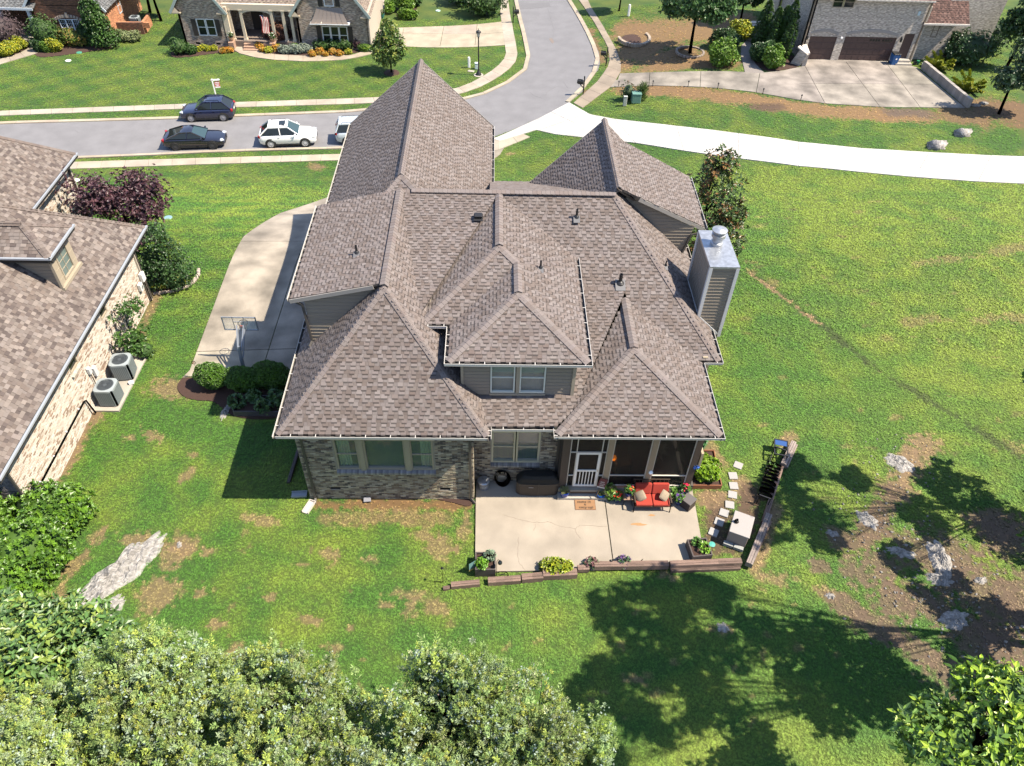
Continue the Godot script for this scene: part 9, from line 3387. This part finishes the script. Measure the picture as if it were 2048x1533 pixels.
	tree("shade_tree", "second leafy tree behind the red brick house, left one", V(-35.88, -4.5, -83.96), 7.0, 1.8, round_lobes(V(2.2, 1.6, 2.0), 5.0, 9, 22, 0.5), "broad", GREEN, 420, 1.5, M.leaf, 0.16)
	# upper right garden
	tree("shade_tree", "spreading green shade tree on the bare lawn at the upper right", V(18.19, -2.33, -71.13), 6.2, 1.4, round_lobes(V(3.4, 1.9, 2.8), 4.2, 13, 33, 0.42), "broad", [Color(0.05, 0.12, 0.03), Color(0.075, 0.155, 0.04), Color(0.04, 0.085, 0.025)], 560, 1.5, M.leaf, 0.17, {"gaps": -0.15})
	tree("small_tree", "small tree at the very top beside the right pavement", V(13.01, -2.88, -83.06), 3.6, 1.2, round_lobes(V(1.5, 0.9, 1.3), 2.9, 8, 35, 0.5), "broad", DEEP, 300, 1.3, M.leaf, 0.1)
	tree("small_tree", "dark tree behind the steps at the upper right", V(24.23, -2, -77.51), 5.0, 0.8, round_lobes(V(1.8, 1.6, 1.5), 3.3, 8, 36, 0.5), "broad", DEEP, 420, 1.4, M.leaf, 0.12)
	for q in [["leftmost columnar arborvitae by the pale brick side wall", V(24.47, -2, -71.13), 4.4], ["second columnar arborvitae from the left, by the pale brick wall", V(25.12, -2, -70.02), 4.2], ["third columnar arborvitae, partly hidden behind the tallest", V(26.16, -2, -70.99), 4.0], ["tallest columnar arborvitae, nearest the pale brick wall", V(26.27, -2, -69.64), 5.0]]:
		var o := thing("arborvitae", q[0], "conifer", q[1], 0.0, "columnar arborvitae by the pale brick house")
		var mb := MB.new()
		mb.col = Color(0.1, 0.07, 0.05)
		mb.tube([V(0, 0, 0), V(0, q[2] * 0.9, 0)], [0.08, 0.01], 6)
		part(o, "trunk", mb, M.bark)
		mb = MB.new()
		mb.col = Color(0.02, 0.045, 0.01)
		mb.lathe([W(0.3, 0.1), W(0.55, q[2] * 0.25), W(0.4, q[2] * 0.6), W(0.0, q[2] * 0.93)], Vector3.ZERO, 10)
		part(o, "inner_foliage", mb, M.leaf_matte)
		var tr := []
		var cl := []
		for i in 900:
			var s := rng.randf()
			var a := rng.randf() * TAU
			var r := 0.68 * pow(sin(PI * clampf(0.25 + s * 0.75, 0, 1)), 0.8) * (1.0 + 0.15 * sin(a * 5.0 + s * 9.0)) + 0.03
			var x := V(cos(a), 0, sin(a))
			var up := (V(0, 1, 0) + x * 0.5).normalized()
			tr.append(Transform3D(Basis(x.cross(up).normalized(), up, x.cross(up).cross(up).normalized()) * rng.randf_range(1.3, 2.1), x * r + V(0, s * q[2], 0)))
			var c: Color = [Color(0.03, 0.075, 0.012), Color(0.045, 0.10, 0.016), Color(0.06, 0.12, 0.02)][i % 3]
			cl.append(c)
		mass(o, "foliage", "tip", M.leaf, tr, cl)
	for q in [["bright green rounded shrub beside the walk to the steps", V(20.3, -2.17, -67.95), V(1.25, 1.1, 1.0), LIME], ["golden green spreading shrub above the bright green one", V(23.34, -2.02, -73.97), V(1.2, 0.8, 0.9), GOLD], ["dark green shrub left of the golden one", V(21.34, -2.1, -71.9), V(1.3, 0.8, 0.9), DEEP], ["small dark shrub below the arborvitae", V(23.92, -2.01, -68.86), V(0.8, 0.7, 0.7), DEEP], ["bright leafy shrub at the foot of the tallest arborvitae", V(24.76, -2, -67.37), V(0.85, 0.95, 0.8), LIME], ["second dark shrub in the bed below the arborvitae", V(24.74, -2, -68.89), V(0.7, 0.8, 0.6), GREEN], ["dark rounded shrub by the pale brick corner on the right", V(41.72, -2, -71.21), V(1.5, 1.2, 1.2), DEEP], ["large dark shrub behind the golden conifers", V(42.89, -2, -69.24), V(2.2, 1.4, 1.6), DEEP], ["dark shrub against the pale wing wall at the right", V(45.89, -2, -72.03), V(1.8, 1.5, 1.4), DEEP]]:
		bush("shrub", q[0], q[1], q[2], "broad", q[3], 800, 1.3, "shrubs round the pale brick house", 0.3)
	for q in [["golden conifer nearer the garage at the right", V(40.28, -2, -68), 1.7], ["golden conifer lower down the slope at the right", V(40.95, -2, -63.5), 1.9]]:
		var o := thing("golden_conifer", q[0], "conifer", q[1], 0.0, "golden spreading conifers")
		var tr := []
		var cl := []
		var mb := MB.new()
		mb.col = Color(0.12, 0.09, 0.05)
		for i in 16:
			var a := i * 2.4
			var d: Vector3 = V(cos(a), 0.55 + 0.3 * sin(i), sin(a)).normalized() * q[2] * (0.6 + 0.4 * ((i * 7) % 5) / 5.0)
			mb.tube([V(0, 0.1, 0), d * 0.9 + V(0, 0.1, 0)], [0.03, 0.008], 4, false)
			for j in 150:
				var u := rng.randf()
				var up: Vector3 = (d.normalized() + V(rng.randf() - 0.5, rng.randf() - 0.2, rng.randf() - 0.5) * 0.8).normalized()
				var x: Vector3 = up.cross(V(rng.randf(), rng.randf(), 0.3)).normalized()
				tr.append(Transform3D(Basis(x, up, x.cross(up)) * rng.randf_range(1.0, 1.7), d * u + V(0, 0.15, 0) + V(rng.randf() - 0.5, rng.randf() - 0.5, rng.randf() - 0.5) * 0.35 * (1.0 - 0.6 * u)))
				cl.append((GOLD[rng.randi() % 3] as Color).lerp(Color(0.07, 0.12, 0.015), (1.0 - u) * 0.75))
		part(o, "branch", mb, M.bark)
		mass(o, "foliage", "tip", M.leaf, tr, cl)
	tree("small_tree", "open grey green tree in front of the right house edge", V(41.55, -2, -59.21), 6.0, 1.4, [[V(0.2, 3.3, 0), V(1.6, 1.1, 1.3)], [V(1.2, 4.2, 0), V(1.6, 1.3, 1.3)], [V(-0.9, 3.0, 0.3), V(1.1, 0.8, 0.9)], [V(0.2, 5.2, -0.2), V(1.3, 1.1, 1.1)], [V(1.8, 2.8, 0.2), V(1.3, 0.9, 1.0)], [V(1.6, 5.6, 0), V(1.3, 1.2, 1.1)]], "broad", [Color(0.055, 0.10, 0.045), Color(0.08, 0.13, 0.06), Color(0.04, 0.075, 0.035)], 620, 1.35, M.leaf, 0.13, {"gaps": -0.1, "shell": 0.2})
	tree("dark_tree", "tall dark narrow tree at the top right corner", V(46.32, -2, -68.11), 9.0, 1.5, [[V(0.4, 3.5, 0), V(1.4, 1.6, 1.3)], [V(-0.2, 5.2, 0), V(1.3, 1.6, 1.2)], [V(0.6, 7.0, 0), V(1.2, 1.5, 1.1)], [V(-1.2, 4.2, 0.2), V(1.0, 1.0, 0.8)], [V(1.5, 5.5, 0), V(1.2, 1.4, 1.0)]], "broad", DEEP, 800, 1.35, M.leaf, 0.15, {"gaps": -0.1})
	tree("ornamental_grass", "fan of upright grass behind the green transformer", V(12.6, -2.93, -62.4), 1.3, 0.1, [[V(0, 0.6, 0), V(0.35, 0.6, 0.35)]], "blade", [Color(0.12, 0.17, 0.05), Color(0.09, 0.14, 0.04)], 60, 1.2, M.leaf, 0.01, {"up": 0.9})
	bush("shrub", "small reddish twiggy shrub between pedestal and transformer", V(11.46, -3.07, -62.65), V(0.6, 0.7, 0.5), "broad", [Color(0.06, 0.10, 0.04), Color(0.12, 0.08, 0.05)], 130, 0.9, "", 0.4)

# ---- the trees near the viewer --------------------------------------------------
func leafy_tree(called: String, label: String, at: Vector3, height: float, lobes: Array, cols: Array, per: int, ll: float, lw: float, own: int) -> void:
	# a tree with large leaves: the nearest are parts, the rest one crown
	var before := get_child_count()
	tree(called, label, at, height, 1.5, lobes, "long" if lw < 0.03 else "big", cols, per, 1.0, M.leaf, 0.14, {"gaps": -0.2, "shell": 0.4, "up": 0.55, "bark": Color(0.2, 0.17, 0.14)})
	var o: Node3D = get_child(before)
	var shapes := []
	for k in 6:
		var mb := MB.new()
		var c: Color = cols[k % cols.size()] * (0.85 + 0.12 * k)
		mb.col = Color(c.r, c.g, c.b)
		var n := 6
		for i in n:
			for s in [-1.0, 1.0]:
				var f := func(q: float, e: float) -> Vector3: return V(e * lw * sin(PI * pow(q, 0.8)) * s, 0.03 * absf(e) - ll * 0.25 * q * q, ll * q)
				if s > 0:
					mb.quad(f.call(i / float(n), 0.0), f.call((i + 1) / float(n), 0.0), f.call((i + 1) / float(n), 1.0), f.call(i / float(n), 1.0))
				else:
					mb.quad(f.call(i / float(n), 0.0), f.call(i / float(n), 1.0), f.call((i + 1) / float(n), 1.0), f.call((i + 1) / float(n), 0.0))
		shapes.append(mb.done())
	for k in own:
		var l: Array = lobes[k % lobes.size()]
		var a := rng.randf() * TAU
		var e := rng.randf_range(0.1, 1.0)
		var d := V(cos(a) * sqrt(1.0 - e * e), e, sin(a) * sqrt(1.0 - e * e))
		var lf := MeshInstance3D.new()
		lf.name = "leaf"
		lf.mesh = shapes[k % 6]
		lf.material_override = M.leaf
		lf.transform = Transform3D(Basis(Vector3.UP, rng.randf() * TAU) * Basis(Vector3.RIGHT, rng.randf_range(-0.5, 0.5)) * rng.randf_range(0.8, 1.25), l[0] + d * l[1] * rng.randf_range(0.95, 1.12))
		o.add_child(lf, true)

func build_trees() -> void:
	var ced := [Color(0.17, 0.26, 0.075), Color(0.22, 0.31, 0.11), Color(0.12, 0.19, 0.045), Color(0.27, 0.34, 0.06), Color(0.24, 0.31, 0.17), Color(0.16, 0.24, 0.06)]
	var g := RandomNumberGenerator.new()
	g.seed = 77
	for q in [["rounded cedar between the left broadleaf tree and the middle of the frame", V(-8.93, 4.2, -8.74), 6.6, V(2.2, 2.3, 1.9), 19], ["cedar left of the lower middle with a pointed crown", V(-5.09, 4.2, -8.33), 6.6, V(2.3, 2.3, 1.9), 20], ["broad cedar at the lower middle of the picture", V(-0.93, 3.9, -8.3), 6.2, V(2.3, 2.1, 1.8), 20], ["cedar at the lower middle, right of the broad one", V(1.42, 3.6, -7.6), 5.6, V(1.7, 1.9, 1.5), 14], ["cedar cut off by the bottom left corner", V(-11.32, 4.4, -7), 6.6, V(2.2, 2.2, 1.7), 17], ["cedar cut off by the bottom edge, left of the middle", V(-6.17, 4.6, -5.87), 6.8, V(2.4, 2.0, 1.6), 14], ["cedar cut off by the bottom edge near the middle", V(-2.38, 4.4, -5.9), 6.4, V(2.4, 2.0, 1.5), 14]]:
		var c: Vector3 = q[1]
		var lobes := []
		for k in q[4]:
			var e := g.randf_range(-0.55, 1.0)
			var a := g.randf() * TAU
			var s := sqrt(maxf(0.0, 1.0 - e * e)) * g.randf_range(0.55, 1.0)
			lobes.append([V(0, c.y, 0) + V(cos(a) * s, e, sin(a) * s) * q[3] * 0.8, V(g.randf_range(0.55, 0.95), g.randf_range(0.55, 1.0), g.randf_range(0.55, 0.95))])
		lobes.append([V(0, c.y, 0), q[3] * 0.6])
		tree("cedar_tree", q[0], V(c.x, 0, c.z), q[2], 1.0, lobes, "cedar", ced, 760, 1.0, M.leaf_matte, 0.13, {"group": "cedars along the bottom edge", "vary": true, "gaps": 0.04, "shell": 0.25, "up": 0.66, "bark": Color(0.30, 0.23, 0.18), "berries": 240})
	var chr := [Color(0.07, 0.14, 0.035), Color(0.10, 0.18, 0.05), Color(0.05, 0.10, 0.03), Color(0.16, 0.22, 0.04)]
	var c1: Vector3 = V(-12.99, 4, -9.98)
	leafy_tree("broadleaf_tree", "broadleaf tree with drooping leaves at the lower left edge", V(c1.x, 0, c1.z), 5.6, [[V(0, 4.0, 0), V(1.5, 1.2, 1.3)], [V(1.3, 3.9, -0.6), V(1.1, 0.8, 0.9)], [V(-1.2, 4.2, -0.4), V(1.3, 1.0, 1.0)], [V(0.4, 3.6, -1.4), V(1.3, 0.8, 0.8)], [V(-0.3, 4.6, 0.8), V(1.3, 1.0, 0.9)], [V(1.0, 3.4, 0.8), V(1.1, 0.9, 0.9)], [V(-1.6, 3.6, -1.4), V(1.0, 0.8, 0.8)]], chr, 300, 0.24, 0.045, 300)
	var c2: Vector3 = V(12.45, 6, -7.09)
	var sun_l := [Color(0.18, 0.29, 0.03), Color(0.25, 0.36, 0.035), Color(0.09, 0.17, 0.03), Color(0.06, 0.12, 0.025)]
	leafy_tree("broadleaf_tree", "bright leaved broadleaf tree in the lower right corner", V(c2.x, 0, c2.z), 7.6, [[V(0, 6.0, 0), V(1.1, 0.9, 0.9)], [V(0.7, 6.6, -0.6), V(0.9, 0.8, 0.8)], [V(-1.0, 5.6, -0.2), V(0.9, 0.7, 0.8)], [V(0.2, 5.4, 0.8), V(1.2, 0.8, 0.8)], [V(1.2, 5.8, 0.3), V(1.0, 0.8, 0.8)], [V(0.4, 6.2, -1.3), V(0.6, 0.5, 0.5)]], sun_l, 190, 0.26, 0.05, 300)
	# tall trees beyond the right edge of the frame that throw the dappled shade
	var k := 0
	for q in [["tall broadleaf tree beyond the right edge whose shade falls on the middle lawn", V(21.0, 0, -12.2), 13.0, [[13.8, 13.5, -12.2, 1.1], [14.9, 12.2, -12.8, 1.1], [15.6, 10.8, -13.2, 0.8], [20.1, 4.0, -13.7, 1.3], [21.5, 4.0, -12.7, 1.5], [14.8, 12.0, -10.9, 1.6], [15.8, 10.0, -11.3, 1.6], [16.7, 8.2, -11.2, 1.5], [17.4, 6.0, -11.3, 1.2], [19.9, 4.0, -11.2, 1.3]]], ["tall broadleaf tree beyond the lower right corner, shading the foreground lawn", V(19.5, 0, -9.0), 12.5, [[13.4, 12.8, -9.9, 1.3], [12.5, 13.2, -9.1, 1.0], [14.3, 10.5, -9.3, 1.4], [16.4, 7.0, -9.6, 1.5], [12.8, 11.0, -8.1, 0.9], [11.8, 12.2, -7.2, 0.9], [17.5, 5.0, -10.2, 1.2]]], ["tall broadleaf tree beyond the right edge that shades the stony slope", V(24.5, 0, -17.6), 10.5, [[18.7, 9.8, -17.6, 1.3], [19.5, 9.0, -19.2, 0.8], [17.7, 9.8, -16.1, 1.1], [18.9, 8.2, -16.3, 1.2], [20.2, 7.0, -19.0, 0.7], [22.4, 4.5, -19.3, 1.2], [23.1, 4.0, -17.8, 1.5], [24.1, 4.0, -16.4, 1.5], [20.9, 4.5, -17.2, 1.0], [19.5, 5.0, -15.3, 0.8]]]]:
		k += 1
		var lobes := []
		for l in q[3]:
			for e in round_lobes(V(l[3], l[3] * 0.7, l[3]), 0.0, 4, 90 + lobes.size() + k, 0.5):
				lobes.append([e[0] * 1.05 + V(l[0], l[1], l[2]) - q[1], e[1] * 1.05])
		tree("tall_tree", q[0], q[1], q[2], 3.0, lobes, "broad", GREEN, 150, 1.5, M.leaf, 0.22, {"gaps": -0.08, "shell": 0.05, "limb": 0.35, "group": "tall trees that shade the right lawn"})
